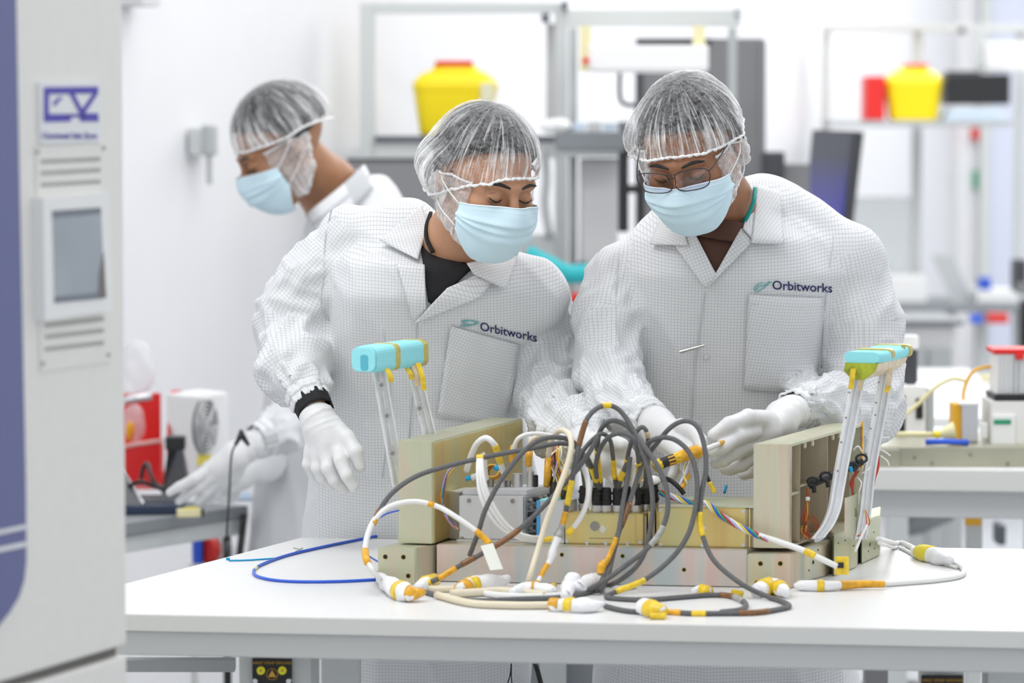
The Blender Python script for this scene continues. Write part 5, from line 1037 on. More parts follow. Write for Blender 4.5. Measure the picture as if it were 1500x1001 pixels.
# chair bases glimpsed below it
t = T('office_chair', 'dark swivel chair base glimpsed below the second table', 'chair', 1360, 800, 8.1, z=0); c = P(1390, 800, 8.1)
tube('seat', [P(1305, 782, 9.2), P(1345, 768, 9.2), P(1395, 752, 9.2)], [.012, .03, .02], M['slate_mid'], t, 8); cyl('column', (c.x, 9.2, .08), (c.x, 9.2, c.z + .05), .03, M['mid_grey'], t)
for k in range(5): an = 2 * PI * k / 5 + .3; tube('foot', [Vector((c.x, 9.2, .11)), Vector((c.x + .28 * math.cos(an), 9.2 + .28 * math.sin(an), .07))], .02, M['mid_grey'], t, 8); cyl('castor', (c.x + .28 * math.cos(an) - .02, 9.2 + .28 * math.sin(an), .03), (c.x + .28 * math.cos(an) + .02, 9.2 + .28 * math.sin(an), .03), .03, M['dark_grey'], t)
tag(fbox('black_case', 1462, 770, 1474, 800, 8.6, .1, 'slate', None, .01), 'narrow dark case below the second table right of its leg', 'case')
# flat equipment plate on the second table
t = T('equipment_plate', 'flat gold-grey machined plate carrying modules on the second table', 'equipment', 1400, 686, 6.75, z=TZ); mat('chromate_far', (.40, .39, .30), .4, metal=.5, noise=.15, nscale=6)
fbox('plate', 1288, 655, 1560, 685, ta.y + .02, .3, 'chromate_far', t, .003); fbox('plate', 1228, 658, 1318, 686, ta.y + .012, .3, 'chromate_far', t, .003)
for x, y in ((1340, 671), (1366, 679), (1422, 667), (1477, 680)): c = P(x, y, ta.y + .012 if x > 1320 else ta.y); cyl('screw', c, c + Vector((0, .012, 0)), .002, M['fan_dark'], t, n=10)
zt = P(0, 655, ta.y + .02).z
def up(name, x0, y0, x1, y1, D, dep, m, parent): a, b = P(x0, y0, D), P(x1, y1, D); bm = bmesh.new(); add_box(bm, ((a.x + b.x) / 2, D + dep / 2, (a.z + b.z) / 2), (b.x - a.x, dep, a.z - b.z), bev=.0015); return frombm(name, bm, M[m], parent)
D = ta.y + .12
up('gold_module', 1396, 592, 1408, 648, D, .06, 'ochre', t); sm = up('silver_module', 1409, 593, 1433, 648, D - .01, .06, 'silver', t); up('module_cap', 1405, 590, 1436, 594, D - .012, .065, 'plastic_white', sm); up('white_tag', 1436, 620, 1447, 642, D - .02, .01, 'plastic_white', t)
wm = up('white_module', 1452, 588, 1520, 656, D - .03, .14, 'cabinet_cream', t); up('front_cover', 1454, 608, 1487, 656, D - .036, .006, 'plastic_white', wm); up('green_label', 1456, 615, 1481, 622, D - .038, .002, 'green', wm); up('black_plate', 1457, 578, 1520, 587, D - .03, .13, 'plastic_black', t)
rc = up('ribbed_canister', 1460, 519, 1520, 578, D - .02, .1, 'plastic_white', t); up('red_rim', 1456, 512, 1522, 519, D - .024, .11, 'bin_red', rc); up('red_latch', 1488, 518, 1500, 527, D - .028, .006, 'bin_red', rc)
for k in range(8): up('rib', 1463 + 7 * k, 521, 1465.5 + 7 * k, 576, D - .024, .005, 'light_grey' if k not in (3, 4) else 'pale_grey', rc)
c1, c2 = P(1398, 632, D - .05), P(1376, 636, D - .05); cn = cyl('nozzle', c1, c2, .019, M['clip_cream'], t, r2=.007, n=20); cyl('nozzle_tip', c2, c2 + (c2 - c1) * .3, .008, M['bin_yellow'], cn, n=14)
tube('blue_strap', [P(1356, 648, D - .08), P(1385, 647, D - .09), P(1418, 649, D - .08)], .006, M['blue'], t, 8); tube('cream_sheath', [P(1300, 636, D - .04), P(1340, 636, D - .04), P(1370, 637, D - .04)], .005, M['clip_cream'], t, 8)
# black and white instrument behind the right elbow
t = T('instrument', 'white slotted instrument with a black drum and white cap behind the right elbow', 'instrument', 1330, 640, 7.1, z=TZ); D = 7.05
up('body', 1308, 566, 1356, 640, D, .12, 'plastic_white', t); up('body_base', 1308, 640, 1366, 672, D + .01, .1, 'light_grey', t)
for x in (1344, 1362): up('slot', x - 2, 584, x + 8, 614, D - .006, .012, 'plastic_black', t) if x < 1350 else up('side_post', 1358, 570, 1368, 640, D + .02, .03, 'pale_grey', t)
up('black_slot', 1312, 580, 1326, 636, D - .004, .012, 'plastic_black', t)
c = P(1333, 562, D + .06); c2 = P(1333, 512, D + .06); cyl('drum', c, c2, P(1348, 0, D + .06).x - c.x, M['dark_grey'], t, n=32, bev=.003); cyl('cap', c2, P(1333, 491, D + .06), P(1350, 0, D + .06).x - c.x, M['plastic_white'], t, n=32, bev=.003)
tag(tube('cream_cable', catmull([P(1318, 614, 6.95), P(1345, 592, 6.95), P(1370, 568, 6.95), P(1395, 555, 6.95), P(1415, 558, 6.95)], 6), .0042, M['clip_cream'], None, 8), 'cream cable rising behind the right elbow', 'cable')
tag(tube('orange_cable', catmull([P(1411, 588, D - .2), P(1412, 572, D - .2), P(1420, 552, D - .2), P(1432, 541, D - .2), P(1456, 537, D - .18), P(1475, 540, D - .18)], 6), .0036, M['ochre'], None, 8), 'orange cable arching between modules on the second table', 'cable')
# ------------------------------------------------------------------ the machined equipment frame on the worktable
def chromate(name, c1, c2, c3, metal=.75, rough=.38):
    m, nt, b = new_mat(name); b.inputs['Metallic'].default_value = metal; b.inputs['Roughness'].default_value = rough
    tc = N(nt, 'ShaderNodeTexCoord'); mp = N(nt, 'ShaderNodeMapping'); mp.inputs['Scale'].default_value = (26, 26, 3); nt.links.new(tc.outputs['Object'], mp.inputs[0])
    n = N(nt, 'ShaderNodeTexNoise'); n.inputs['Scale'].default_value = 1; n.inputs['Detail'].default_value = 2; n.inputs['Distortion'].default_value = .4; nt.links.new(mp.outputs[0], n.inputs['Vector'])
    r = N(nt, 'ShaderNodeValToRGB'); e = r.color_ramp.elements; e[0].position = .32; e[0].color = (*c1, 1); e[1].position = .68; e[1].color = (*c3, 1); x = e.new(.5); x.color = (*c2, 1)
    nt.links.new(n.outputs[0], r.inputs[0]); nt.links.new(r.outputs[0], b.inputs['Base Color'])
    n2 = N(nt, 'ShaderNodeTexNoise'); mp2 = N(nt, 'ShaderNodeMapping'); mp2.inputs['Scale'].default_value = (500, 500, 8); nt.links.new(tc.outputs['Object'], mp2.inputs[0]); nt.links.new(mp2.outputs[0], n2.inputs['Vector']); n2.inputs['Scale'].default_value = 1
    bp = N(nt, 'ShaderNodeBump'); bp.inputs['Strength'].default_value = .12; bp.inputs['Distance'].default_value = .0006; nt.links.new(n2.outputs[0], bp.inputs['Height']); nt.links.new(bp.outputs[0], b.inputs['Normal'])
chromate('chromate', (.64, .49, .40), (.66, .61, .45), (.56, .60, .50)); chromate('chromate_green', (.52, .55, .37), (.59, .60, .44), (.64, .56, .43), .6); chromate('chromate_gold', (.68, .49, .19), (.70, .57, .23), (.60, .56, .29), .75)
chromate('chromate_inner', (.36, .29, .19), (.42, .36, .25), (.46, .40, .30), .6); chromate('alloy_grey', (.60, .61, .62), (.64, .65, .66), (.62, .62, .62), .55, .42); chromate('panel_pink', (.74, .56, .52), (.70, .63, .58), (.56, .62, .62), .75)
mat('bolt', (.30, .29, .26), .35, metal=.9); mat('hole', (.012, .010, .008), .8); mat('kapton', (.78, .40, .02), .28, noise=.25, nscale=120); mat('kapton_yellow', (.86, .60, .03), .3, noise=.2, nscale=120); mat('kapton_brown', (.22, .10, .035), .35, noise=.3, nscale=200)
mat('cable_grey', (.15, .15, .152), .5, bump=.9, bscale=900, noise=.25, nscale=500, spec=.4); mat('cable_white', (.80, .80, .78), .5, bump=.3, bscale=400); mat('cable_cream', (.76, .68, .52), .5, bump=.3, bscale=400)
mat('foam_blue', (.30, .74, .80), .85, bump=.3, bscale=600); mat('foam_blue_dark', (.10, .45, .55), .85); mat('tape_gold', (.52, .44, .10), .3, noise=.2, nscale=90); mat('tape_tan', (.72, .60, .40), .35, noise=.2, nscale=90); mat('tape_olive', (.38, .44, .03), .3, noise=.45, nscale=60)
mat('rail_clear', (.80, .81, .82), .25, noise=.06, nscale=60); mat('rail_edge', (.40, .40, .38), .35, noise=.3, nscale=150); mat('connector_blue', (.05, .34, .72), .4); mat('connector_black', (.014, .014, .016), .45, bump=.5, bscale=700); mat('sticker', (.70, .71, .64), .5)
mat('wrap_white', (.86, .86, .88), .6, bump=.8, bscale=120); mat('wire_red', (.55, .03, .02), .4); mat('wire_brown', (.28, .09, .03), .4); mat('wire_green', (.03, .35, .18), .4); mat('wire_blue', (.015, .10, .62), .35); mat('wire_cyan', (.0, .33, .62), .35); mat('wire_yellow', (.75, .60, .05), .4); mat('wire_white', (.82, .82, .80), .4); mat('wire_lilac', (.45, .42, .70), .4); mat('film_clear', (.8, .8, .8), .15, alpha=.4)
SZ = TZ + .0006
PA_, PB_ = G(640, 852.5, TZ), G(1094, 861, TZ); adir = Vector((math.sin(math.radians(24)), math.cos(math.radians(24)), 0))
zt = ZAT(801, (PA_.y + PB_.y) / 2)
cr = thing('machined_assembly', 'gold-green machined metal assembly with open boxes, connectors and foam tipped arms on the worktable', 'equipment', G(860, 857, TZ))
# base
prism('base_body', [PA_, PB_, PB_ + adir * .30, PA_ + adir * .30], SZ, zt, M['chromate'], cr, .0015)
pf = Vector((0, -.0025, 0)); prism('front_panel', [PA_ + pf, PB_ + pf, PB_, PA_], SZ + .001, zt - .001, M['panel_pink'], cr, .0006)
LA, LB = G(553, 855.5, TZ), G(609, 857, TZ); zl = ZAT(803.5, LB.y); prism('end_block', [LA, LB, PA_ + Vector((-.002, .004, 0)), PA_ + adir * .28 + Vector((-.002, 0, 0)), LA + adir * .28], SZ, zl, M['chromate_green'], cr, .0015)
RA, RB = G(1094, 862, TZ), G(1160, 862.5, TZ); zr = ZAT(812, RB.y)
prism('end_block', [RA, RB, G(1178, 853, TZ), RB + adir * .16, RA + adir * .16 + Vector((-.01, 0, 0))], SZ, zr, M['chromate'], cr, .0015)
b1a, b1b = G(1178, 853, TZ), G(1209, 845, TZ); prism('side_block', [b1a, b1b, b1b + adir * .13 - Vector((.012, 0, 0)), b1a + adir * .16 - Vector((.02, 0, 0))], SZ, ZAT(797, b1b.y), M['chromate'], cr, .0015)
b2 = [G(1221, 845, TZ), G(1254, 832.5, TZ), G(1262, 815, TZ), G(1206, 826, TZ)]; z2 = ZAT(784, b2[0].y); prism('side_block', b2, SZ, z2, M['chromate_green'], cr, .0015)
b3 = [G(1262, 827, TZ), G(1288, 815, TZ), G(1290, 800, TZ), G(1249, 812, TZ)]; z3 = ZAT(766, b3[0].y); prism('side_block', b3, SZ, z3, M['chromate_green'], cr, .0015)
def bored(px, py, base, nrm, r=.0034, ring=True):   # a bored hole: dark socket with a bright countersink
    d = ray(px, py); o = Vector((0, 0, CAMZ)); nrm = nrm.normalized(); p = o + d * ((base - o).dot(nrm) / d.dot(nrm))
    if ring: cyl('countersink', p - nrm * .001, p + nrm * .0003, r * 1.35, M['chromate_gold'], cr, n=14)
    cyl('bore', p - nrm * .001, p + nrm * .0005, r, M['hole'], cr, n=14)
fn = Vector((0, -1, 0)); ln = Vector((LB.y - LA.y, -(LB.x - LA.x), 0)); 
for x, y in ((564.5, 816), (591, 816.5), (598, 844)): bored(x, y, LA, ln)
for x, y in ((726, 829), (823, 813), (912, 815), (1002, 835)): bored(x, y, PA_ + pf, Vector((PB_.y - PA_.y, -(PB_.x - PA_.x), 0)), .0028)
for x, y in ((1114, 826), (1143, 826), (1109, 854), (1137, 854)): bored(x, y, RA, Vector((RB.y - RA.y, -(RB.x - RA.x), 0)), .0034)
n1 = Vector((b1b.y - b1a.y, -(b1b.x - b1a.x), 0)); n2 = Vector((b2[1].y - b2[0].y, -(b2[1].x - b2[0].x), 0)); n3 = Vector((b3[1].y - b3[0].y, -(b3[1].x - b3[0].x), 0))
for x, y, b, n_ in ((1184, 812, b1a, n1), (1185, 836, b1a, n1), (1198, 806, b1a, n1), (1228, 796, b2[0], n2), (1238, 792, b2[0], n2), (1227, 822, b2[0], n2), (1240, 818, b2[0], n2), (1250, 800, b2[0], n2), (1270, 786, b3[0], n3), (1280, 780, b3[0], n3), (1272, 808, b3[0], n3), (1281, 804, b3[0], n3)): bored(x, y, b, n_, .0015, False)
bored(1274, 798, b3[0], n3, .003); bored(1191, 824, b1a, n1, .003)
# upright bracket with a square window
w0, w1 = G(1237, 789, z2), G(1263, 779, z2); th_ = adir * .02; zz0, zz1 = z2 + .0002, ZAT(730, w0.y)
def plate_window(name, a, b, z0, z1, wa_, wb_, za_, zb_, thv, m, parent):
    d = b - a; bm = bmesh.new()
    for s0, s1, q0_, q1_ in ((0, 1, z0, za_), (0, 1, zb_, z1), (0, wa_, za_, zb_), (wb_, 1, za_, zb_)): add_prism(bm, [a + d * s0, a + d * s1, a + d * s1 + thv, a + d * s0 + thv], q0_, q1_)
    return frombm(name, bm, M[m], parent)
plate_window('upright_bracket', w0, w1, zz0, zz1, .32, .68, zz0 + (zz1 - zz0) * .44, zz0 + (zz1 - zz0) * .66, th_, 'chromate_green', cr)
# tall solid block, left
k0, k1 = G(583, 796, zt), G(634, 797.5, zt); zk = ZAT(646, k0.y); t0, t1, t2 = G(583, 645, zk), G(632, 647.5, zk), G(764, 613, zk); dd = t2 - t1
prism('tall_block', [k0, k1, k1 + dd, k0 + dd], zt + .0003, zk, M['chromate_green'], cr, .0015)
pn_ = Vector((dd.y, -dd.x, 0)).normalized() * .0014; prism('gold_side_plate', [k1 + dd * .01 + pn_, k1 + dd * .99 + pn_, k1 + dd * .99, k1 + dd * .01], zt + .001, zk - .003, M['chromate_gold'], cr)
# ribbed open box, right
e0, e1 = G(1103, 803, zt), G(1156, 804, zt); ze = ZAT(651.5, e1.y); u1, u2 = G(1157, 652, ze), G(1266, 621, ze); dv = u2 - u1; wv = e0 - e1; L_ = dv.length; dn = dv.normalized()
def slab(name, o, a, b, z0, z1, m, bev=.0008): prism(name, [o, o + a, o + a + b, o + b], z0, z1, M[m], cr, bev)
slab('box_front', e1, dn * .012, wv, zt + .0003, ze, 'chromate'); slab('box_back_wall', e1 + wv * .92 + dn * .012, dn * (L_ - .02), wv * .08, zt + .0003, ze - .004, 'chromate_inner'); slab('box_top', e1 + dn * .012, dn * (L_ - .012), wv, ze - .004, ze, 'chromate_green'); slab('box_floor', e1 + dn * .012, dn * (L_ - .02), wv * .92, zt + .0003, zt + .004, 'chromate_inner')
slab('box_end', e1 + dn * (L_ - .008), dn * .008, wv, zt + .0003, ze - .0041, 'chromate_green')
H_ = ze - zt
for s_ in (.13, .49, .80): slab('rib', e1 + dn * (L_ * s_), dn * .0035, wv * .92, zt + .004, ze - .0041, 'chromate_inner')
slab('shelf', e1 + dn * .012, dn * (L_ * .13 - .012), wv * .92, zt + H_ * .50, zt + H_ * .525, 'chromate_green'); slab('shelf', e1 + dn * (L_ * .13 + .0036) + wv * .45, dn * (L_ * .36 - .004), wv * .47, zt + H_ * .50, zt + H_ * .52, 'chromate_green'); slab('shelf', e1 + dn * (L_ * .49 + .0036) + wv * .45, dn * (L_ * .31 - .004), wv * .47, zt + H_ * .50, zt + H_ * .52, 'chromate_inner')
for s_ in (.20, .30, .57, .66, .86): slab('rim_tab', e1 + dn * (L_ * s_), dn * .006, wv * .06, ze - .012, ze - .0042, 'chromate_green')
slab('gold_strip', e1 + dn * (L_ * .965) - wv * .03, dn * .006, wv * .05, zt + H_ * .55, ze + .004, 'kapton')
slab('white_card', e1 + dn * (L_ * .18) + wv * .7, dn * (L_ * .24), wv * .02, zt + H_ * .18, zt + H_ * .49, 'sticker', .0003)
# electronics boxes
def face(x0, x1, yb0, yb1, yt, dep, m, name, z=zt, bev=.001):
    a, b = G(x0, yb0, z), G(x1, yb1, z); d = Vector((0, dep, 0)); return a, b, ZAT(yt, (a.y + b.y) / 2), prism(name, [a, b, b + adir * dep, a + adir * dep], z + .0003, ZAT(yt, (a.y + b.y) / 2), M[m], cr, bev)
def studs(a, b, z0, z1, uv, r, m='bolt', h=.0015):
    d = b - a; n_ = Vector((d.y, -d.x, 0)).normalized()
    for u, v in uv: p = a + d * u; p = Vector((p.x, p.y, z0 + (z1 - z0) * v)); cyl('bolt', p, p + n_ * h, r, M[m], cr, n=12)
a, b, zg, _ = face(672, 767, 793, 794, 727, .10, 'alloy_grey', 'grey_module'); prism('module_base_flange', [a + Vector((-.003, -.006, 0)), b + Vector((.003, -.006, 0)), b, a], zt + .0003, zt + .003, M['alloy_grey'], cr)
n_ = Vector((0, -.003, 0)); prism('cover_plate', [a + n_ + (b - a) * .01, b + n_ - (b - a) * .01, b, a], zt + .004, zg - .001, M['alloy_grey'], cr, .0005); studs(a + n_, b + n_, zt, zg, ((.16, .90), (.50, .90), (.83, .90), (.05, .06), (.95, .06)), .0034); studs(a + n_, b + n_, zt, zg, ((.62, .50),), .006, 'chromate_gold', .001)
prism('top_step', [a + adir * .012, b + adir * .012, b + adir * .10, a + adir * .10], zg + .0002, zg + .008, M['alloy_grey'], cr, .001); prism('left_step', [a + Vector((-.016, .03, 0)), a + Vector((-.0005, .012, 0)), a + adir * .09 + Vector((-.0005, 0, 0)), a + adir * .09 + Vector((-.03, 0, 0))], zt + .0003, zg + .004, M['alloy_grey'], cr, .001)
sd0, sd1 = b + Vector((.0006, 0, 0)), b + adir * .10 + Vector((.0006, 0, 0)); sdv = sd1 - sd0; sn = Vector((sdv.y, -sdv.x, 0)).normalized()
prism('connector_face', [sd0 + sn * .002, sd1 + sn * .002, sd1, sd0], zt + .003, zg - .001, M['rail_edge'], cr)
for i in range(5):
    for j in range(6): p = sd0 + sdv * (.12 + .18 * i) + sn * .002; z_ = zt + (zg - zt) * (.12 + .155 * j); cyl('jack', (p.x, p.y, z_), Vector((p.x, p.y, z_)) + sn * .006, .0036, M['bolt' if (i + j) % 3 else 'connector_black'], cr, n=8)
for x, y0, y1, r, m in ((735, 712, 690, .0060, 'silver'), (758, 712, 694, .0080, 'silver'), (777, 720, 690, .0055, 'silver'), (784, 720, 696, .0045, 'connector_black'), (719, 712, 700, .005, 'bolt'), (745, 716, 704, .004, 'bolt'), (701, 712, 704, .005, 'silver')):
    D = a.y + .05; o_ = cyl('connector', P(x, y0 + 3, D), P(x, y1, D), r, M[m], cr, n=16, bev=.0008)
a, b, z_, _ = face(789, 826, 796, 797, 735, .05, 'alloy_grey', 'blue_capped_module'); prism('blue_edge', [a + Vector((-.003, -.002, 0)), a + Vector((.0015, -.002, 0)), a + Vector((.0015, .0, 0)) + adir * .05, a + Vector((-.003, 0, 0)) + adir * .05], zt + .0005, z_ + .001, M['connector_blue'], cr); prism('blue_edge', [a + Vector((.0016, -.002, 0)), a + (b - a) * .55 + Vector((0, -.002, 0)), a + (b - a) * .55 + adir * .05, a + Vector((.0016, 0, 0)) + adir * .05], z_ + .0002, z_ + .003, M['foam_blue'], cr)
a, b, z_, _ = face(828, 942, 797, 798.5, 753, .09, 'chromate_gold', 'gold_module'); n_ = Vector((0, -.002, 0)); prism('cover_plate', [a + n_, b + n_ - (b - a) * .1, b - (b - a) * .1, a], zt + .002, z_ - .001, M['chromate_gold'], cr, .0006); studs(a + n_, b + n_, zt, z_, ((.02, .1), (.28, .05), (.52, .05), (.80, .05), (.02, .92), (.80, .92), (.96, .1)), .0028, 'silver'); studs(a + n_, b + n_, zt, z_, ((.38, .60),), .0072, 'bolt', .0015)
studs(a + n_, b + n_, zt, z_, [(.32 + .022 * k, .20) for k in range(17)], .0007, 'hole', .0004)
q = [a + n_ * 1.2 + (b - a) * u for u in (.43, .48, .53, .48)]; zs = [zt + (z_ - zt) * v for v in (.5, .66, .5, .34)]; V = [(p.x, p.y, z) for p, z in zip(q, zs)]; mesh('sticker', V + [(x, y - .0004, z) for x, y, z in V], [(3, 2, 1, 0), (4, 5, 6, 7), (0, 1, 5, 4), (1, 2, 6, 5), (2, 3, 7, 6), (3, 0, 4, 7)], M['sticker'], cr)
for k in range(5): c_ = b + (Vector((.0015 + .006 * k, -.001, 0))); prism('fin', [c_, c_ + Vector((.0035, 0, 0)), c_ + Vector((.0035, .06, 0)), c_ + Vector((0, .06, 0))], zt + .0004, z_ + (.004 if k % 2 else -.002), M['chromate_gold' if k % 2 else 'chromate_inner'], cr, .0005)
za_ = z_
a, b, z_, _ = face(965, 1092, 801, 803, 744, .13, 'chromate_gold', 'large_gold_module'); prism('cover_plate', [a + n_, b + n_, b, a], zt + .002, z_ - .001, M['chromate_gold'], cr, .0006); studs(a + n_, b + n_, zt, z_, ((.02, .06), (.50, .05), (.97, .08), (.02, .93), (.97, .93)), .0026, 'silver')
bm = bmesh.new(); add_prism(bm, [a + Vector((-.001, -.001, 0)), b + Vector((.012, -.001, 0)), b + adir * .13 + Vector((.012, 0, 0)), a + adir * .13 + Vector((-.001, 0, 0))], z_ + .0002, z_ + .003, .0006); frombm('module_lid', bm, M['chromate_green'], cr)
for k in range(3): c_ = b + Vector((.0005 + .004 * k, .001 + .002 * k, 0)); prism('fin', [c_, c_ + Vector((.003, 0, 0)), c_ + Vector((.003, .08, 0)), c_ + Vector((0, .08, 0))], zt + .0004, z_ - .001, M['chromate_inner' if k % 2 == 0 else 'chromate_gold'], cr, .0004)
q0_ = a + n_ * 1.2; text_mesh('engraved_line', '_ _ _ _ _ _', Vector((a.x + (b.x - a.x) * .42, a.y - .003, zt + (z_ - zt) * .86)), .004, 'bolt', cr)
q = [a + n_ * 1.2 + (b - a) * u for u in (.44, .49, .54, .49)]; zs = [zt + (z_ - zt) * v for v in (.5, .64, .5, .36)]; V = [(p.x, p.y, z) for p, z in zip(q, zs)]; mesh('sticker', V + [(x, y - .0004, z) for x, y, z in V], [(3, 2, 1, 0), (4, 5, 6, 7), (0, 1, 5, 4), (1, 2, 6, 5), (2, 3, 7, 6), (3, 0, 4, 7)], M['sticker'], cr)
# black round connectors on the gold module
for x, D in ((856, 5.01), (874, 4.985), (888, 4.985), (905, 4.985), (918, 5.0), (932, 4.985), (946, 5.0), (957, 5.02)):
    zc = za_; a_ = P(x, 745, D); c0_ = Vector((a_.x, D, zc + .0003)); c1_ = Vector((a_.x, D, zc + .010)); c2_ = Vector((a_.x, D, zc + .036)); f_ = cyl('connector_flange', c0_, c1_, .0088, M['silver'], cr, n=20, bev=.001); pl_ = cyl('connector', c1_, c2_, .0080, M['connector_black'], cr, r2=.0072, n=20, bev=.0012)
    for k in range(2): cyl('collar_ring', c1_ + Vector((0, 0, .004 + .012 * k)), c1_ + Vector((0, 0, .007 + .012 * k)), .0090, M['connector_black'], pl_, n=20)
# arms
def ribbon(name, path, wdir, wid, th, m, parent, off=0.):
    path = catmull(path, 6) if len(path) > 2 else np.array([tuple(p) for p in path]); wd = np.array(tuple(wdir)); wd /= np.linalg.norm(wd); T_ = np.gradient(path, axis=0); T_ /= np.linalg.norm(T_, axis=1)[:, None]; V = []
    for p, t_ in zip(path, T_):
        n_ = np.cross(t_, wd); n_ /= np.linalg.norm(n_); n_ = n_ if n_[1] < 0 else -n_
        p = p + n_ * off; V += [p - wd * wid / 2, p + wd * wid / 2, p + wd * wid / 2 + n_ * th, p - wd * wid / 2 + n_ * th]
    m_ = len(path); F = [(4 * i + j, 4 * i + (j + 1) % 4, 4 * i + 4 + (j + 1) % 4, 4 * i + 4 + j) for i in range(m_ - 1) for j in range(4)] + [(0, 3, 2, 1), (4 * m_ - 4, 4 * m_ - 3, 4 * m_ - 2, 4 * m_ - 1)]
    return mesh(name, V, F, M[m], parent)
def rail(path, wid, m='rail_clear', lugs=(), lab=None):
    wd = Vector((1, .25, 0)); r_ = ribbon('arm_rail', path, wd, wid, .003, m, cr)
    for s_ in (-1, 1): pp = [Vector(p) + wd.normalized() * (s_ * wid * .42) for p in path]; ribbon('flange', pp, wd, wid * .14, .009, m, r_)
    ribbon('centre_ridge', path, wd, wid * .12, .005, m, r_)
    for (x, y, D) in lugs:
        p = P(x, y, D); e_ = cyl('nut_plate', p, p + Vector((0, -.004, 0)), .0062, M['steel'], r_, n=6); cyl('nut', p + Vector((0, -.004, 0)), p + Vector((0, -.008, 0)), .0032, M['bolt'], e_, n=6)
        for dz in (.009, -.009): cyl('rivet', p + Vector((0, 0, dz)), p + Vector((0, -.005, dz)), .0022, M['steel'], r_, n=8)
    return r_
rail([P(553, 535, 5.02), P(584, 712, 5.04)], .020, lugs=((559, 564, 5.00), (567, 609, 5.005), (575, 664, 5.01))); rail([P(603, 530, 5.10), P(636, 668, 5.11)], .020, lugs=((606, 549, 5.08), (615, 598, 5.085)))
rail([P(1257, 545, 4.97), P(1247, 600, 4.97), P(1232, 680, 4.965), P(1226, 715, 4.96), P(1221, 745, 4.95), P(1211, 770, 4.94), P(1196, 790, 4.93)], .0185, lugs=()); rail([P(1298, 540, 5.05), P(1288, 600, 5.05), P(1272, 690, 5.05), P(1266, 745, 5.045), P(1258, 790, 5.04)], .0185)
for x, y, D in ((1248, 575, 4.955), (1243, 612, 4.955), (1236, 648, 4.955), (1291, 560, 5.035), (1287, 590, 5.035), (1279, 628, 5.035), (1273, 665, 5.035), (1231, 690, 4.95), (1286, 608, 5.035)): p = P(x - 4, y, D); cyl('rivet', p, p + Vector((0, -.003, 0)), .0016, M['bolt'], cr, n=8)
def foam(prof, axis0, axis1, m, name, parent, up=Vector((0, 0, 1)), hole=None, flat=0):
    """extrude a closed profile (side, up) between two places"""
    d = (axis1 - axis0).normalized(); s_ = d.cross(up).normalized(); u_ = s_.cross(d); K = 9; n = len(prof); V = []
    for k in range(K):
        o = axis0 + (axis1 - axis0) * (k / (K - 1)); sc = 1 - (.06 if k in (0, K - 1) else 0); bow = u_ * (flat * math.sin(PI * k / (K - 1)))
        for x, y in prof: V.append(o + s_ * x * sc + u_ * y * sc + bow)
    F = [(i * n + j, i * n + (j + 1) % n, (i + 1) * n + (j + 1) % n, (i + 1) * n + j) for i in range(K - 1) for j in range(n)] + [tuple(range(n))[::-1], tuple((K - 1) * n + j for j in range(n))]
    return mesh(name, V, F, M[m], parent, False)
def rrect(w_, h_, r, k=5, cx=0, cy=0): return [(cx + sx * (w_ / 2 - r) + r * math.cos(a_), cy + sy * (h_ / 2 - r) + r * math.sin(a_)) for sx, sy, s0 in ((1, 1, 0), (-1, 1, PI / 2), (-1, -1, PI), (1, -1, 3 * PI / 2)) for a_ in [s0 + PI / 2 * i / (k - 1) for i in range(k)]]
fa, fb = P(534, 527, 4.985), P(611, 516, 5.12); fo_ = foam(rrect(.044, .039, .010), fa, fb, 'foam_blue', 'foam_pad', cr); d_ = (fb - fa).normalized()
foam(rrect(.040, .035, .010), fa - d_ * .004, fa - d_ * .0005, 'foam_blue', 'foam_end', fo_); foam(rrect(.013, .023, .004, cx=.002, cy=-.004), fa - d_ * .0046, fa - d_ * .003, 'foam_blue_dark', 'slit', fo_)
for s0, s1 in ((.34, .44), (.88, .98)): foam(rrect(.0455, .0405, .0105), fa + (fb - fa) * s0, fa + (fb - fa) * s1, 'tape_gold', 'tape_band', fo_)
for x0, y0, x1, y1, D, m in ((566, 540, 573, 560, 5.0, 'kapton_yellow'), (596, 540, 603, 556, 5.06, 'kapton_yellow'), (612, 532, 621, 572, 5.07, 'kapton_yellow'), (606, 535, 611, 566, 5.07, 'tape_tan')): ribbon('tape_tail', [P(x0, y0, D), P((x0 + x1) / 2 + 2, (y0 + y1) / 2, D - .004), P(x1, y1, D)], Vector((1, .3, 0)), .008, .0006, m, cr)
ra_, rb_ = P(1262, 524, 4.945), P(1309, 513, 5.10); fo2 = foam(rrect(.056, .017, .0075), ra_, rb_, 'foam_blue', 'foam_pad', cr, flat=-.002); d_ = (rb_ - ra_).normalized()
foam([(-.024, -.009), (.024, -.009), (.020, -.020), (.004, -.032), (-.014, -.030), (-.024, -.020)], ra_ + d_ * .002, rb_ - d_ * .002, 'tape_tan', 'taped_core', fo2); foam([(-.024, -.0085), (.025, -.0085), (.021, -.020), (.004, -.033), (-.015, -.031), (-.026, -.020)], ra_ - d_ * .003, ra_ + d_ * .002, 'tape_olive', 'taped_end', fo2)
foam(rrect(.0575, .0185, .008), ra_ + (rb_ - ra_) * .36, ra_ + (rb_ - ra_) * .47, 'tape_gold', 'tape_band', fo2, flat=0); foam(rrect(.059, .019, .008), ra_ + (rb_ - ra_) * .93, ra_ + (rb_ - ra_) * 1.02, 'tape_gold', 'tape_band', fo2)
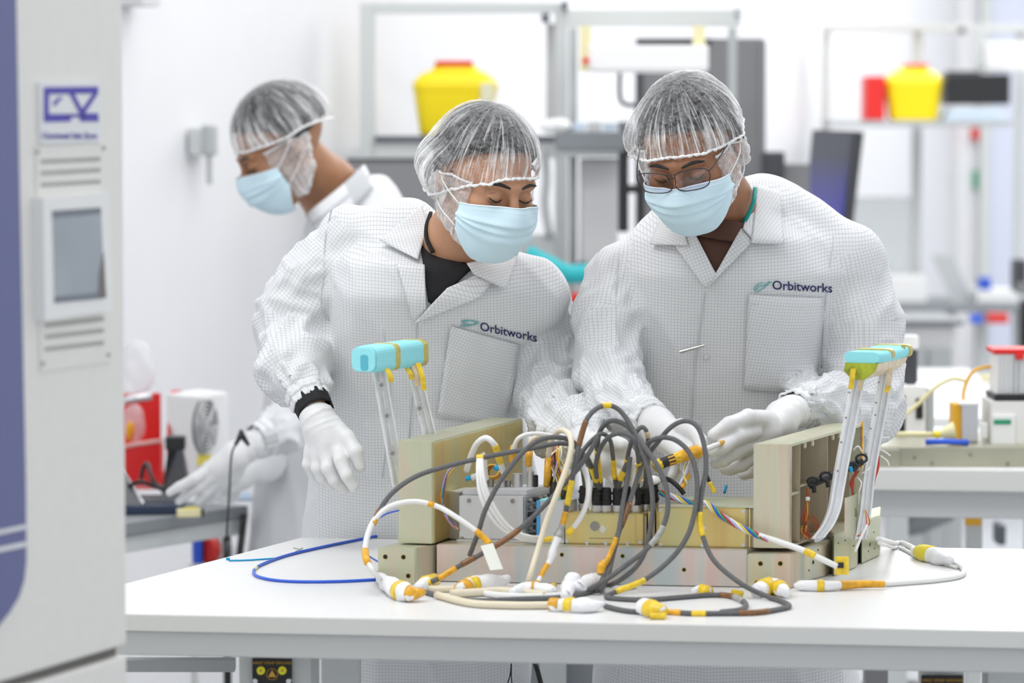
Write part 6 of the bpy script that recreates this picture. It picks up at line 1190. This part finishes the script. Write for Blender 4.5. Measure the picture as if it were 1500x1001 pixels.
for x0, y0, x1, y1, D, m in ((1250, 540, 1246, 570, 4.94, 'kapton_yellow'), (1266, 538, 1259, 572, 4.95, 'tape_tan'), (1306, 530, 1299, 572, 5.03, 'tape_tan'), (1302, 566, 1298, 575, 5.02, 'kapton_yellow'), (1324, 506, 1315, 532, 5.06, 'tape_gold')): ribbon('tape_tail', [P(x0, y0, D), P((x0 + x1) / 2, (y0 + y1) / 2, D - .003), P(x1, y1, D)], Vector((1, .3, 0)), .008, .0006, m, cr)
# fine wiring fixed to the frame
def wire(name, pts, r, m, parent=cr, k=5): return tube(name, catmull([P(*q) for q in pts], k), r, M[m], parent, 6)
w_ = random.Random(3)
for k in range(9):
    j = lambda s: w_.uniform(-s, s); m = ('wire_brown', 'wire_red', 'wire_brown', 'kapton')[k % 4]
    wire('inner_wire', [(1184 + j(2), 716, 4.975), (1182 + j(2), 735, 4.965), (1180 + j(7), 762, 4.955 + j(.005)), (1176 + j(8), 778, 4.955), (1182 + j(10), 790, 4.955)], .0011, m)
for k in range(6): j = lambda s: w_.uniform(-s, s); wire('inner_wire', [(1178 + j(6), 770 + j(5), 4.95), (1190 + j(5), 758 + j(5), 4.95), (1195 + j(4), 780, 4.95), (1184, 790, 4.95)], .0010, 'wire_brown')
wire('tie', [(1180, 731, 4.955), (1186, 731, 4.955)], .003, 'wire_white')
hs = [(1186, 712, 4.985), (1196, 706, 4.99), (1208, 701, 5.0), (1218, 697, 5.01), (1232, 690, 5.025), (1248, 683, 5.03), (1262, 676, 5.04)]
wire('wire_trunk', hs, .0062, 'connector_black', k=6)
for x, y, D in ((1191, 706, 4.975), (1210, 698, 4.985), (1248, 684, 5.02), (1262, 672, 5.03)): tube('clamp', [P(x + 8 * math.cos(q), y + 6 * math.sin(q), D) for q in np.linspace(0, 2 * PI, 13)], .0022, M['connector_black'], cr, 6)
for x, y in ((1192, 716), (1212, 708)): wire('clamp_screw', [(x, y - 4, 4.975), (x + 1, y + 6, 4.975)], .0035, 'connector_black')
for k in range(6): j = lambda s: w_.uniform(-s, s); wire('outer_wire', [(1256 + j(3), 690, 5.03), (1248 + j(3), 708, 5.03), (1250 + j(3), 728 + j(5), 5.03)], .0012, ('wire_red', 'wire_brown')[k % 2])
for k in range(5): j = lambda s: w_.uniform(-s, s); wire('outer_wire', [(1287 + j(2), 668, 5.07), (1285 + j(2), 690, 5.07), (1278 + j(2), 712 + j(4), 5.07)], .0012, 'wire_red')
for k in range(4): j = lambda s: w_.uniform(-s, s); wire('outer_wire', [(1266 + j(2), 748, 5.02), (1272 + j(2), 765, 5.0), (1266 + j(2), 778, 4.99), (1256 + j(2), 786, 4.985)], .0012, ('wire_brown', 'wire_white', 'kapton', 'wire_red')[k])
wire('tie_end', [(1270, 770, 4.99), (1261, 788, 4.97), (1253, 808, 4.95)], .0022, 'wire_white')
for q in ([(1283, 648, 5.06), (1292, 642, 5.05), (1303, 641, 5.05)], [(1286, 658, 5.06), (1296, 662, 5.05), (1304, 668, 5.05)], [(1290, 668, 5.06), (1300, 676, 5.05), (1302, 683, 5.05)], [(1256, 700, 5.02), (1262, 708, 5.01), (1258, 722, 5.01)], [(1250, 660, 5.02), (1257, 654, 5.01), (1263, 662, 5.01)], [(1262, 694, 5.02), (1270, 690, 5.01), (1275, 684, 5.01)]): wire('tie_end', q, .0011, 'wire_white')
tag(wire('tie_end', [(1246, 684, 5.01), (1247, 692, 5.01)], .0028, 'wire_cyan'))
# left wire cluster and coil
for k in range(6):
    j = lambda s: w_.uniform(-s, s); wire('left_wire', [(674 + j(2), 680, 5.02), (657 + j(2), 692 + j(2), 5.0), (648 + j(3), 722, 4.99), (651 + j(3), 752, 4.98), (663 + j(3), 770, 4.98), (672 + j(2), 777, 4.98)], .0012, ('wire_red', 'wire_blue', 'wire_green', 'kapton', 'wire_lilac', 'wire_brown')[k])
for k in range(5): tube('coil_turn', [P(721 + 10 * math.cos(q) + k * 1.2, 690 + 9 * math.sin(q) + k * .8, 5.03 + .003 * k) for q in np.linspace(0, 2 * PI, 17)], .0014, M['kapton_brown' if k % 2 else 'kapton'], cr, 6)
wire('blue_cap', [(682, 702, 5.0), (692, 699, 5.0)], .0042, 'wire_cyan'); wire('blue_cap', [(724, 684, 5.01), (731, 688, 5.01)], .0042, 'wire_cyan'); wire('white_boot', [(690, 700, 5.0), (712, 694, 5.0)], .005, 'cable_white')
for k in range(16):
    j = lambda s: w_.uniform(-s, s); wire('cluster_wire', [(803 + k * 1.8 + j(2), 722, 5.02 + j(.01)), (806 + k * 1.6 + j(5), 700, 5.01 + j(.01)), (812 + j(10), 672, 5.02 + j(.01)), (818 + j(8), 652, 5.03)], .0012, ('wire_white', 'wire_brown', 'wire_yellow', 'wire_lilac', 'wire_red', 'kapton', 'wire_yellow', 'connector_black')[k % 8])
for x, y0, y1, m in ((803, 672, 712, 'kapton'), (828, 690, 725, 'kapton_yellow'), (812, 700, 740, 'connector_black'), (826, 712, 742, 'connector_black'), (752, 655, 676, 'kapton'), (776, 657, 681, 'kapton'), (819, 704, 746, 'kapton_yellow')): wire('taped_lead', [(x, y0, 5.01), (x - 1, (y0 + y1) / 2, 5.0), (x - 2, y1, 5.01)], .0052, m)
# ------------------------------------------------------------------ loose cables, each a thing of its own
def pth(pts, r, k=8):
    out = []
    for q in pts:
        if len(q) == 2 or q[2] is None: out.append(G(q[0], q[1], TZ + r * 1.02))
        else: out.append(P(*q))
    c = catmull(out, k); c[:, 2] = np.maximum(c[:, 2], TZ + r); return c
def cable(name, lab, pts, r, m, tapes=(), group=None, cat='cable', n=9, radii=None):
    c = pth(pts, r); o = tube(name, c, r if radii is None else np.interp(np.linspace(0, 1, len(c)), *radii) * r, M[m], None, n); tag(o, lab, cat, group)
    L_ = len(c) - 1
    for t0, t1, tm in tapes:
        i0, i1 = int(t0 * L_), max(int(t0 * L_) + 2, int(math.ceil(t1 * L_))); seg = c[i0:i1 + 1]; rr = r * 1.2 if radii is None else (np.interp(np.linspace(0, 1, len(c)), *radii) * r * 1.12 + .0004)[i0:i1 + 1]
        if len(seg) >= 2:
            V, F = tube_geo(seg, rr, 9); L0 = WL[o.name]; mesh('tape_band', V, F, M[tm], o, True)
    return o
GR = .0037; g_ = 'grey braided cables'
K, KY, KB = 'kapton', 'kapton_yellow', 'kapton_brown'
cable('grey_cable', 'long grey cable sweeping up over the left metal block', [(547, 768, 4.86), (556, 748, 4.87), (575, 722, 4.88), (610, 698, 4.90), (660, 682, 4.92), (720, 668, 4.93), (780, 657, 4.93), (820, 650, 4.94), (845, 656, 4.95), (862, 680, 4.97), (870, 706, 4.985)], GR, 'cable_grey', ((0, .05, K), (.05, .10, KB)), g_)
cable('grey_cable', 'grey cable rising in front of the grey module and bending over right', [(688, 814, 4.90), (700, 782, 4.885), (712, 745, 4.88), (735, 702, 4.88), (765, 664, 4.89), (790, 645, 4.90), (818, 641, 4.91), (842, 650, 4.93), (852, 680, 4.96), (857, 712, 5.0)], GR, 'cable_grey', (), g_)
cable('grey_cable', 'grey cable with brown tapes slanting down left across the panel', [(876, 640, 4.90), (860, 668, 4.89), (835, 700, 4.88), (800, 738, 4.875), (775, 763, 4.87), (745, 788, 4.865), (705, 812, 4.86), (672, 830, 4.855), (642, 848, 4.85), (622, 856, 4.85)], GR, 'cable_grey', ((.50, .62, KB), (.70, .76, KB), (.80, .88, K), (.95, 1, KY)), g_)
cable('grey_cable', 'grey cable making the highest arch with yellow tape at its top', [(827, 757, 4.87), (834, 724, 4.87), (840, 692, 4.87), (846, 662, 4.87), (851, 640, 4.875), (860, 614, 4.88), (874, 599, 4.89), (890, 594, 4.90), (906, 600, 4.905), (920, 617, 4.90), (932, 640, 4.89), (944, 670, 4.88), (953, 705, 4.87), (956, 745, 4.86), (950, 790, 4.855), (937, 824, 4.85), (912, 848, 4.83), (880, 864)], GR, 'cable_grey', ((.03, .09, KY), (.20, .28, KB), (.385, .425, KY)), g_)
cable('grey_cable', 'grey cable in the second highest arch over the connectors', [(880, 716, 4.985), (877, 690, 4.97), (875, 660, 4.95), (878, 635, 4.93), (888, 620, 4.92), (903, 617, 4.91), (923, 628, 4.90), (944, 655, 4.88), (963, 682, 4.86), (976, 715, 4.85), (978, 748, 4.845), (968, 778, 4.84), (946, 806, 4.835), (915, 830, 4.83), (890, 848, 4.81), (856, 868)], GR, 'cable_grey', ((.03, .13, KY), (.72, .78, 'rail_edge')), g_)
cable('grey_cable', 'grey cable of the small arch left of the black plugs', [(838, 700, 4.88), (852, 664, 4.90), (872, 641, 4.91), (884, 636, 4.92), (894, 646, 4.93), (898, 670, 4.95), (900, 695, 4.97), (903, 718, 4.985)], GR * .9, 'cable_grey', ((.74, .88, KY),), g_)
cable('grey_cable', 'grey cable of the flat arch inside the tall arches', [(874, 700, 4.96), (873, 680, 4.94), (880, 656, 4.92), (893, 640, 4.90), (911, 635, 4.89), (928, 643, 4.885), (934, 665, 4.90), (936, 690, 4.95), (933, 716, 4.985)], GR * .95, 'cable_grey', ((.82, .95, KY),), g_)
cable('grey_cable', 'grey cable in a tight loop right of the tall arches', [(918, 716, 5.0), (917, 690, 4.97), (921, 662, 4.94), (929, 638, 4.93), (940, 626, 4.93), (948, 634, 4.93), (949, 650, 4.94), (946, 680, 4.96), (947, 716, 5.0)], GR * .9, 'cable_grey', ((.12, .20, KY), (.62, .68, 'tape_tan'), (.80, .9, KY)), g_)
cable('grey_cable', 'grey cable arching widest to the right and doubling back on the table', [(945, 716, 4.99), (950, 670, 4.93), (962, 650, 4.91), (983, 626, 4.90), (1004, 617, 4.90), (1022, 626, 4.89), (1032, 655, 4.88), (1034, 690, 4.87), (1028, 722, 4.86), (1025, 760, 4.85), (1031, 790, 4.84), (1048, 824, 4.82), (1088, 857, 4.78), (1128, 876), (1156, 887), (1140, 893), (1106, 898), (1056, 899), (1013, 899), (975, 897), (945, 899)], GR, 'cable_grey', ((.44, .49, KY), (.78, .82, KB), (.88, .90, KY), (.92, .97, K)), g_)
cable('grey_cable', 'grey cable curving in a large bow down in front of the large gold module', [(930, 716, 4.99), (940, 672, 4.93), (952, 648, 4.90), (974, 641, 4.89), (996, 649, 4.88), (1013, 670, 4.87), (1021, 704, 4.86), (1019, 742, 4.85), (1008, 783, 4.84), (984, 818, 4.83), (944, 850, 4.80), (888, 875), (940, 879), (1000, 875), (1042, 872), (1072, 874), (1092, 884), (1086, 893), (1056, 897)], GR, 'cable_grey', ((.56, .585, KY), (.80, .84, KB), (.845, .87, 'rail_edge')), g_)
cable('grey_cable', 'grey cable leaning down left from the black plugs with an orange sleeve', [(944, 668, 4.94), (930, 712, 4.91), (917, 752, 4.885), (905, 784, 4.87), (894, 818, 4.85), (883, 848, 4.83), (872, 868)], GR, 'cable_grey', ((.28, .42, KB),), g_)
cable('grey_cable', 'grey cable hanging straight from the plugs to the white wraps', [(923, 670, 4.93), (920, 695, 4.92), (913, 735, 4.89), (907, 776, 4.87), (898, 812, 4.85), (889, 848, 4.83), (878, 868)], GR, 'cable_grey', (), g_)
cable('grey_cable', 'grey cable lying along the front left edge of the harness', [(624, 868), (655, 876), (700, 880), (760, 878), (815, 876), (850, 871), (880, 862)], GR, 'cable_grey', ((.12, .20, KB),), g_)
cable('grey_cable', 'short grey cable end coming out of the white wrap at the front', [(886, 888), (905, 893), (925, 896), (948, 897)], GR, 'cable_grey', (), g_)
for x, dx, lb in ((866, 8, 'first'), (886, -2, 'second'), (914, 9, 'third'), (942, -4, 'fourth')):
    pass
cable('grey_cable', 'thick grey lead leaning into the leftmost pair of black plugs', [(858, 668, 4.93), (864, 680, 4.95), (872, 700, 4.97), (878, 718, 4.985)], GR * 1.15, 'cable_grey', ((.45, .72, KY),), g_)
cable('grey_cable', 'grey lead with a yellow tape entering the middle black plugs', [(922, 672, 4.95), (914, 690, 4.96), (908, 704, 4.97), (905, 718, 4.985)], GR * 1.1, 'cable_grey', ((.35, .6, KY),), g_)
cable('dark_cable', 'short black cable ending in the air above the large gold module', [(958, 712, 5.02), (968, 703, 5.0), (980, 703, 4.99), (992, 712, 4.98), (1002, 724, 4.98)], GR, 'connector_black')
# taped joint in front of the blue module
j = cable('cable_joint', 'taped and shrink-sleeved cable joint hanging before the blue edged module', [(829, 750, 4.86), (824, 768, 4.86), (818, 785, 4.855), (811, 803, 4.85), (806, 820, 4.845), (797, 835, 4.835), (788, 852, 4.82), (782, 868)], GR * 1.15, 'wrap_white', ((0, .16, K), (.16, .30, 'rail_edge'), (.66, .80, K), (.86, 1, K)), radii=((0, .2, .3, .4, .5, .6, .7, 1), (.9, .9, 1.5, 1.2, 1.5, 1.0, .8, .8)))
cable('tape_stub', 'orange taped stub hanging by the grey cables before the gold module', [(903, 788, 4.85), (896, 806, 4.845), (890, 820, 4.84), (882, 830, 4.84), (880, 842, 4.835)], GR * 1.1, K, radii=((0, .5, .75, 1), (.9, 1, 1.9, 1.4)), cat='tape')
# white and cream cables
WR_ = .0040
cable('white_cable', 'white cable looping out left of the metal block to the table', [(718, 797, 4.86), (697, 778, 4.865), (670, 759, 4.87), (640, 742, 4.88), (604, 735, 4.88), (568, 744, 4.87), (545, 768, 4.86), (535, 803, 4.84), (540, 828, 4.82), (556, 846), (575, 862)], WR_ * 1.05, 'cable_white', ((0, .10, K), (.32, .335, K), (.72, .78, K)), radii=((0, .3, .4, .8, 1), (.95, .9, .9, 1.1, 1.3)))
cable('white_cable', 'slim white cable beside the white loop at the far left', [(545, 766, 4.862), (538, 790, 4.85), (534, 812, 4.84), (548, 838, 4.80), (566, 856)], WR_ * .8, 'cable_white')
cable('cream_cable', 'cream cable arching high and dropping straight across the joint', [(803, 668, 5.0), (808, 645, 4.97), (820, 631, 4.93), (833, 636, 4.89), (837, 655, 4.87), (829, 688, 4.86), (814, 728, 4.85), (800, 765, 4.85), (788, 805, 4.84), (776, 845, 4.82), (771, 862)], WR_ * 1.05, 'cable_cream')
for k, (d, lb) in enumerate(((0, 'left'), (6, 'middle'), (11, 'right'))):
    cable('white_lead', f'white lead curving down over the grey module, {lb} of three', [(701 + d * .4, 668, 4.93), (700 + d * .6, 690, 4.91), (703 + d, 722, 4.90), (716 + d * 1.3, 754, 4.895), (738 + d * 1.3, 778, 4.895), (766 + d, 790 - d * .3, 4.90), (790, 793 - d * .5, 4.92)], .0030, 'cable_white', ((0, .04, KY),), 'three white leads')
cable('white_cable', 'short white cable hooped above the grey module with yellow tape', [(683, 690, 5.0), (690, 668, 4.98), (699, 650, 4.96), (712, 642, 4.95), (724, 652, 4.95), (731, 672, 4.97), (737, 692, 5.0)], WR_ * 1.1, 'cable_white', ((.68, .86, KY),))
cable('white_cable', 'white cable bending over behind the grey cables to the cream arch', [(751, 680, 5.0), (752, 660, 4.99), (759, 643, 4.98), (776, 636, 4.98), (800, 637, 4.99), (822, 644, 5.0)], WR_ * .8, 'cable_white', ((.0, .18, K),))
cable('cream_cable', 'thin cream cable behind the grey arches ending in orange tape', [(776, 690, 5.01), (776, 662, 5.01), (778, 645, 5.0), (792, 638, 5.01)], WR_ * .8, 'cable_cream', ((0.1, .5, K),))
cable('white_lead', 'white lead hanging upright behind the hooped white cable', [(706, 664, 4.97), (710, 672, 4.97), (711, 690, 4.98), (713, 702, 4.99)], .0035, 'cable_white')
cable('white_cable', 'white cable curving down left of the gold module with an orange end', [(851, 676, 4.90), (860, 700, 4.89), (862, 724, 4.88), (856, 748, 4.88), (843, 770, 4.88), (831, 783, 4.88)], WR_, 'cable_white', ((.86, 1, KY),))
cable('white_cable', 'white cable upright between black plugs, slightly bowed', [(929, 748, 4.99), (927, 725, 4.97), (929, 700, 4.96), (932, 680, 4.95)], WR_ * .8, 'cable_white'); 
cable('white_cable', 'second upright white cable beside the leftmost black plug', [(866, 748, 4.985), (864, 728, 4.98), (866, 704, 4.97)], WR_ * .8, 'cable_white')
cable('orange_tube', 'orange sleeve with white tips lying low before the blue edged module', [(797, 791, 4.88), (806, 790, 4.875), (816, 788, 4.87)], .0042, 'kapton_yellow', radii=((0, 1), (1, .9)), cat='sleeve')
# flat tag
tagp = [P(704, 800, 4.855), P(722, 796, 4.855), P(737, 834, 4.83), P(718, 836, 4.83)]; tag(mesh('cable_tag', [tuple(v) for v in tagp] + [tuple(v + Vector((0, .001, 0))) for v in tagp], [(0, 1, 2, 3), (7, 6, 5, 4), (0, 4, 5, 1), (1, 5, 6, 2), (2, 6, 7, 3), (3, 7, 4, 0)], M['sticker']), 'folded pale tag hanging against the front panel', 'tag')
# braided loom to the right
cols = ('wire_red', 'wire_green', 'wire_blue', 'wire_yellow', 'wire_white', 'wire_lilac')
cpt = pth([(968, 722, 4.98), (990, 730, 4.96), (1015, 738, 4.94), (1034, 738, 4.93), (1054, 754, 4.91), (1080, 770, 4.89), (1104, 782, 4.88), (1126, 790, 4.87)], .003, 14); lm_ = thing('wire_loom', 'twisted loom of coloured wires becoming a white sleeve, crossing the right box', 'wire loom', tuple(cpt[0]))
Tn = np.gradient(cpt, axis=0); Tn /= np.linalg.norm(Tn, axis=1)[:, None]; xs_ = np.cross(Tn, [0, 1., 0]); xs_ /= np.linalg.norm(xs_, axis=1)[:, None]; ys_ = np.cross(Tn, xs_)
for k, m in enumerate(cols):
    ph_ = np.linspace(0, 22, len(cpt)) + k * 2 * PI / 6; tube('strand', cpt + (xs_ * np.cos(ph_)[:, None] + ys_ * np.sin(ph_)[:, None]) * .0032, .0016, M[m], lm_, 6)
sl = pth([(1112, 784, 4.875), (1140, 794, 4.865), (1175, 806, 4.85), (1205, 820, 4.84), (1226, 830, 4.84)], .0042); o = tube('sleeve', sl, np.interp(np.linspace(0, 1, len(sl)), (0, .2, 1), (.0034, .0046, .0042)), M['cable_white'], lm_, 9)
V, F = tube_geo(sl[17:22], .0052, 9); mesh('tape_band', V, F, M['kapton_yellow'], o, True)
c = P(1233, 829, 4.85); box('tape_flag', c, (.020, .004, .026), M['kapton_yellow'], lm_, bev=.001); box('tape_patch', c + Vector((-.002, -.004, .001)), (.009, .004, .008), M['plastic_black'], lm_, bev=.001)
# bundle held in the hands
hb = cable('taped_bundle', 'orange taped cable bundle held between the gloved hands of the right person', [(958, 684, 4.98), (972, 678, 4.985), (990, 672, 4.99), (1012, 664, 5.0), (1030, 660, 5.01), (1050, 652, 5.02), (1060, 648, 5.03)], .0085, 'cable_white', ((0, .12, KY), (.12, .30, 'connector_black'), (.24, .62, K), (.28, .36, KY), (.88, 1, K)), cat='bundle', radii=((0, .2, .6, .66, .8, 1), (1, .8, 1.05, .6, .5, .32)))
for k in range(4): j = lambda s: w_.uniform(-s, s); wire('loose_wire', [(1010 + j(3), 668, 5.0), (1004 + j(4), 690, 4.99), (1000 + j(8), 712 + j(5), 4.98)], .0012, ('wire_white', 'wire_yellow', 'wire_white', 'wire_lilac')[k], hb)
cable('orange_lead', 'orange taped lead hanging under the held bundle', [(1008, 696, 5.0), (1003, 706, 4.99), (998, 716, 4.98)], .0044, K, cat='lead'); cable('black_pin_lead', 'black and gold pin lead hanging at the right of the held bundle', [(1034, 694, 4.98), (1040, 708, 4.98), (1047, 722, 4.98)], .0028, 'connector_black', ((.45, 1, KY),), cat='lead')
cable('blue_pin', 'tiny blue pin standing behind the large gold module', [(1064, 712, 5.14), (1061, 722, 5.13)], .0022, 'wire_cyan', cat='pin')
tag(blob('white_knot', P(955, 704, 4.99), .010, 30, 'wrap_white', h=.0025, squash=(1.4, 1, .7)), 'white knotted wrap with yellow tape under the held bundle', 'wrap')
# long white cable to the right on the table
wl = cable('white_cable', 'long white cable looping across the table at the far right', [(1286, 790, 4.98), (1312, 797), (1345, 806), (1380, 818), (1406, 829), (1412, 838), (1402, 845), (1370, 850), (1335, 853), (1296, 856)], WR_ * 1.05, 'cable_white')
cable('white_cable', 'second white cable beside the long loop at the far right', [(1288, 796, 4.97), (1310, 803), (1345, 816), (1375, 824), (1402, 832)], WR_ * .7, 'cable_white')
cable('wrapped_end', 'white wrapped cable end with orange tapes lying right of the frame', [(1163, 858), (1175, 858), (1195, 858.5), (1215, 858.5), (1240, 857), (1262, 856), (1296, 856)], .0078, 'wrap_white', ((.36, .42, KY), (.62, .98, K)), cat='cable end', radii=((0, .12, .3, .5, .62, 1), (.3, .95, 1.1, .95, .75, .55)))
def wrap(lab, pts, r, tapes, radii, seed=0, name='white_wrap'):
    c = pth(pts, r * .8, 6); rad = np.interp(np.linspace(0, 1, len(c)), *radii) * r; V, F = tube_geo(c, rad, 14); V = np.array(V)
    V = V + (perlin(V * 60, seed)[:, None] * .0045) * np.array([1, 1, 1]); V[:, 2] = np.maximum(V[:, 2], TZ + .0004); o = mesh(name, V, F, M['wrap_white'], None, True); tag(o, lab, 'wrap'); L_ = len(c) - 1
    for t0, t1, m in tapes:
        i0, i1 = int(t0 * L_), max(int(t0 * L_) + 1, int(t1 * L_)); Vt, Ft = tube_geo(c[i0:i1 + 1], rad[i0:i1 + 1] * 1.08 + .0006, 12); Vt = np.array(Vt); Vt[:, 2] = np.maximum(Vt[:, 2], TZ + .0003); mesh('tape_band', Vt, Ft, M[m], o, True)
    return o
U_ = ((0, .25, .7, 1), (.5, 1, .95, .4))
wrap('large white wrap with yellow band at the left end of the harness', [(556, 846), (572, 858), (586, 866), (602, 870), (620, 868)], .0150, ((.50, .62, KY), (.74, 1, K)), ((0, .3, .6, .8, 1), (.45, .9, .95, .55, .3)), 1)
wrap('small white wrap under the brown taped grey cable', [(612, 862), (624, 856), (636, 850)], .011, ((.55, 1, KY),), ((0, .5, 1), (.7, 1, .8)), 2)
wrap('white wrap with yellow and orange bands behind the front cable', [(676, 862), (690, 858), (708, 856), (728, 854), (742, 850)], .0125, ((.0, .16, K), (.2, .36, KY)), ((0, .3, .6, 1), (.7, 1, 1.1, .5)), 3)
wrap('crumpled white wrap below the taped joint', [(752, 868), (770, 864), (790, 864), (812, 866)], .011, ((.5, .6, K),), ((0, .4, .8, 1), (.6, 1, .9, .5)), 4)
wrap('upright white wrap fold at the centre of the harness', [(829, 872), (833, 862), (838, 852, 4.82), (832, 848, 4.83)], .0125, (), ((0, .4, .8, 1), (.6, 1, 1, .5)), 5)
wrap('white wrap behind the centre fold beside the orange stub', [(846, 862), (862, 856), (878, 850)], .014, (), ((0, .5, 1), (.7, 1, .8)), 6)
wrap('long white wrap with two orange bands at the front centre', [(806, 886), (822, 887), (840, 888), (862, 889), (884, 886)], .0105, ((.0, .22, K), (.36, .5, KY)), ((0, .3, .6, .85, 1), (.8, .85, 1.15, .8, .2)), 7)
wrap('pointed white wrap with a yellow band at the front right of centre', [(938, 886), (947, 891), (958, 894), (972, 896)], .0125, ((.55, 1, KY),), ((0, .3, .7, 1), (.5, 1.1, .9, .6)), 8)
wrap('small white wrap with yellow tape right of the bow cable', [(1016, 867), (1026, 866), (1038, 868)], .009, ((.45, 1, KY),), ((0, .5, 1), (.6, 1, .9)), 9)
wrap('white and yellow taped wrap before the drilled right end block', [(1108, 866), (1124, 861), (1140, 862), (1154, 868)], .0125, ((.2, .45, KY), (.7, .85, KY)), ((0, .4, .8, 1), (.8, 1.1, .8, .5)), 10)
wrap('tangled white wrap on the long white cable at the far right', [(1338, 806), (1356, 812), (1374, 816), (1392, 822)], .013, ((.22, .5, 'label_yellow'),), ((0, .3, .7, 1), (.5, 1, 1.1, .5)), 11)
for x0, y0, x1, y1, lb in ((952, 903, 975, 903, 'yellow tape scrap at the front of the harness'), (1074, 868, 1086, 870, 'yellow tape tab on the double back cable at right'), (794, 864, 812, 858, 'orange tape scrap by the centre fold')):
    cable('tape_scrap', lb, [(x0, y0), ((x0 + x1) / 2, (y0 + y1) / 2), (x1, y1)], .0045, 'kapton_yellow', cat='tape')
for k, (pts, r, m, lb) in enumerate(([[(602, 862), (640, 863), (680, 863)], .0050, 'cable_cream', 'cream cable lying short behind the front grey cable at left'], [[(668, 842), (690, 832), (730, 833), (762, 838), (778, 846)], .0042, 'cable_white', 'white cable lying along the foot of the front panel'], [[(640, 872), (690, 884), (750, 887), (806, 887)], .0055, 'cable_cream', 'cream cable along the very front left of the harness'],
    [[(660, 870), (700, 868), (740, 866), (800, 872)], .006, 'cable_cream', 'cream cable under the crumpled white wraps'], [[(690, 866), (730, 872), (780, 874), (830, 872)], .0045, 'cable_white', 'white cable under the crumpled white wraps'], [[(884, 866), (910, 862), (930, 858)], .0045, 'cable_white', 'short white cable behind the leaning grey cables'])):
    cable('lying_cable', lb, pts, r, m, ((.82, .97, K),) if k == 0 else ())
# blue wires, tie and staple on the table
cable('blue_wire', 'blue wire in a long hairpin on the table left of the frame', [(600, 776), (583, 780), (540, 788), (480, 800), (420, 814), (382, 828), (372, 836), (376, 844), (400, 850), (440, 852.5), (500, 852), (557, 849)], .0024, 'wire_blue', ((.49, .53, 'clip_cream'),), cat='wire')
cable('blue_wire', 'thin blue wire curling around the white loop left of the frame', [(584, 748, 4.93), (564, 754, 4.90), (546, 768, 4.88), (533, 790, 4.86), (535, 810, 4.84), (553, 823, 4.86)], .0013, 'wire_blue', cat='wire')
zt_ = cable('cable_tie', 'light blue cable tie lying straight on the table', [(335, 821.5), (360, 821), (385, 819.5), (405, 818)], .0014, 'wire_cyan', cat='cable tie'); a = G(334, 821, TZ); box('tie_head', (a.x, a.y, TZ + .002), (.006, .005, .004), M['wire_cyan'], zt_, bev=.0008)
cable('wire_offcut', 'tiny bent wire offcut on the table above the blue wire', [(430, 803), (440, 804.5), (443, 803), (438, 806), (433, 808)], .0009, 'steel', cat='offcut')
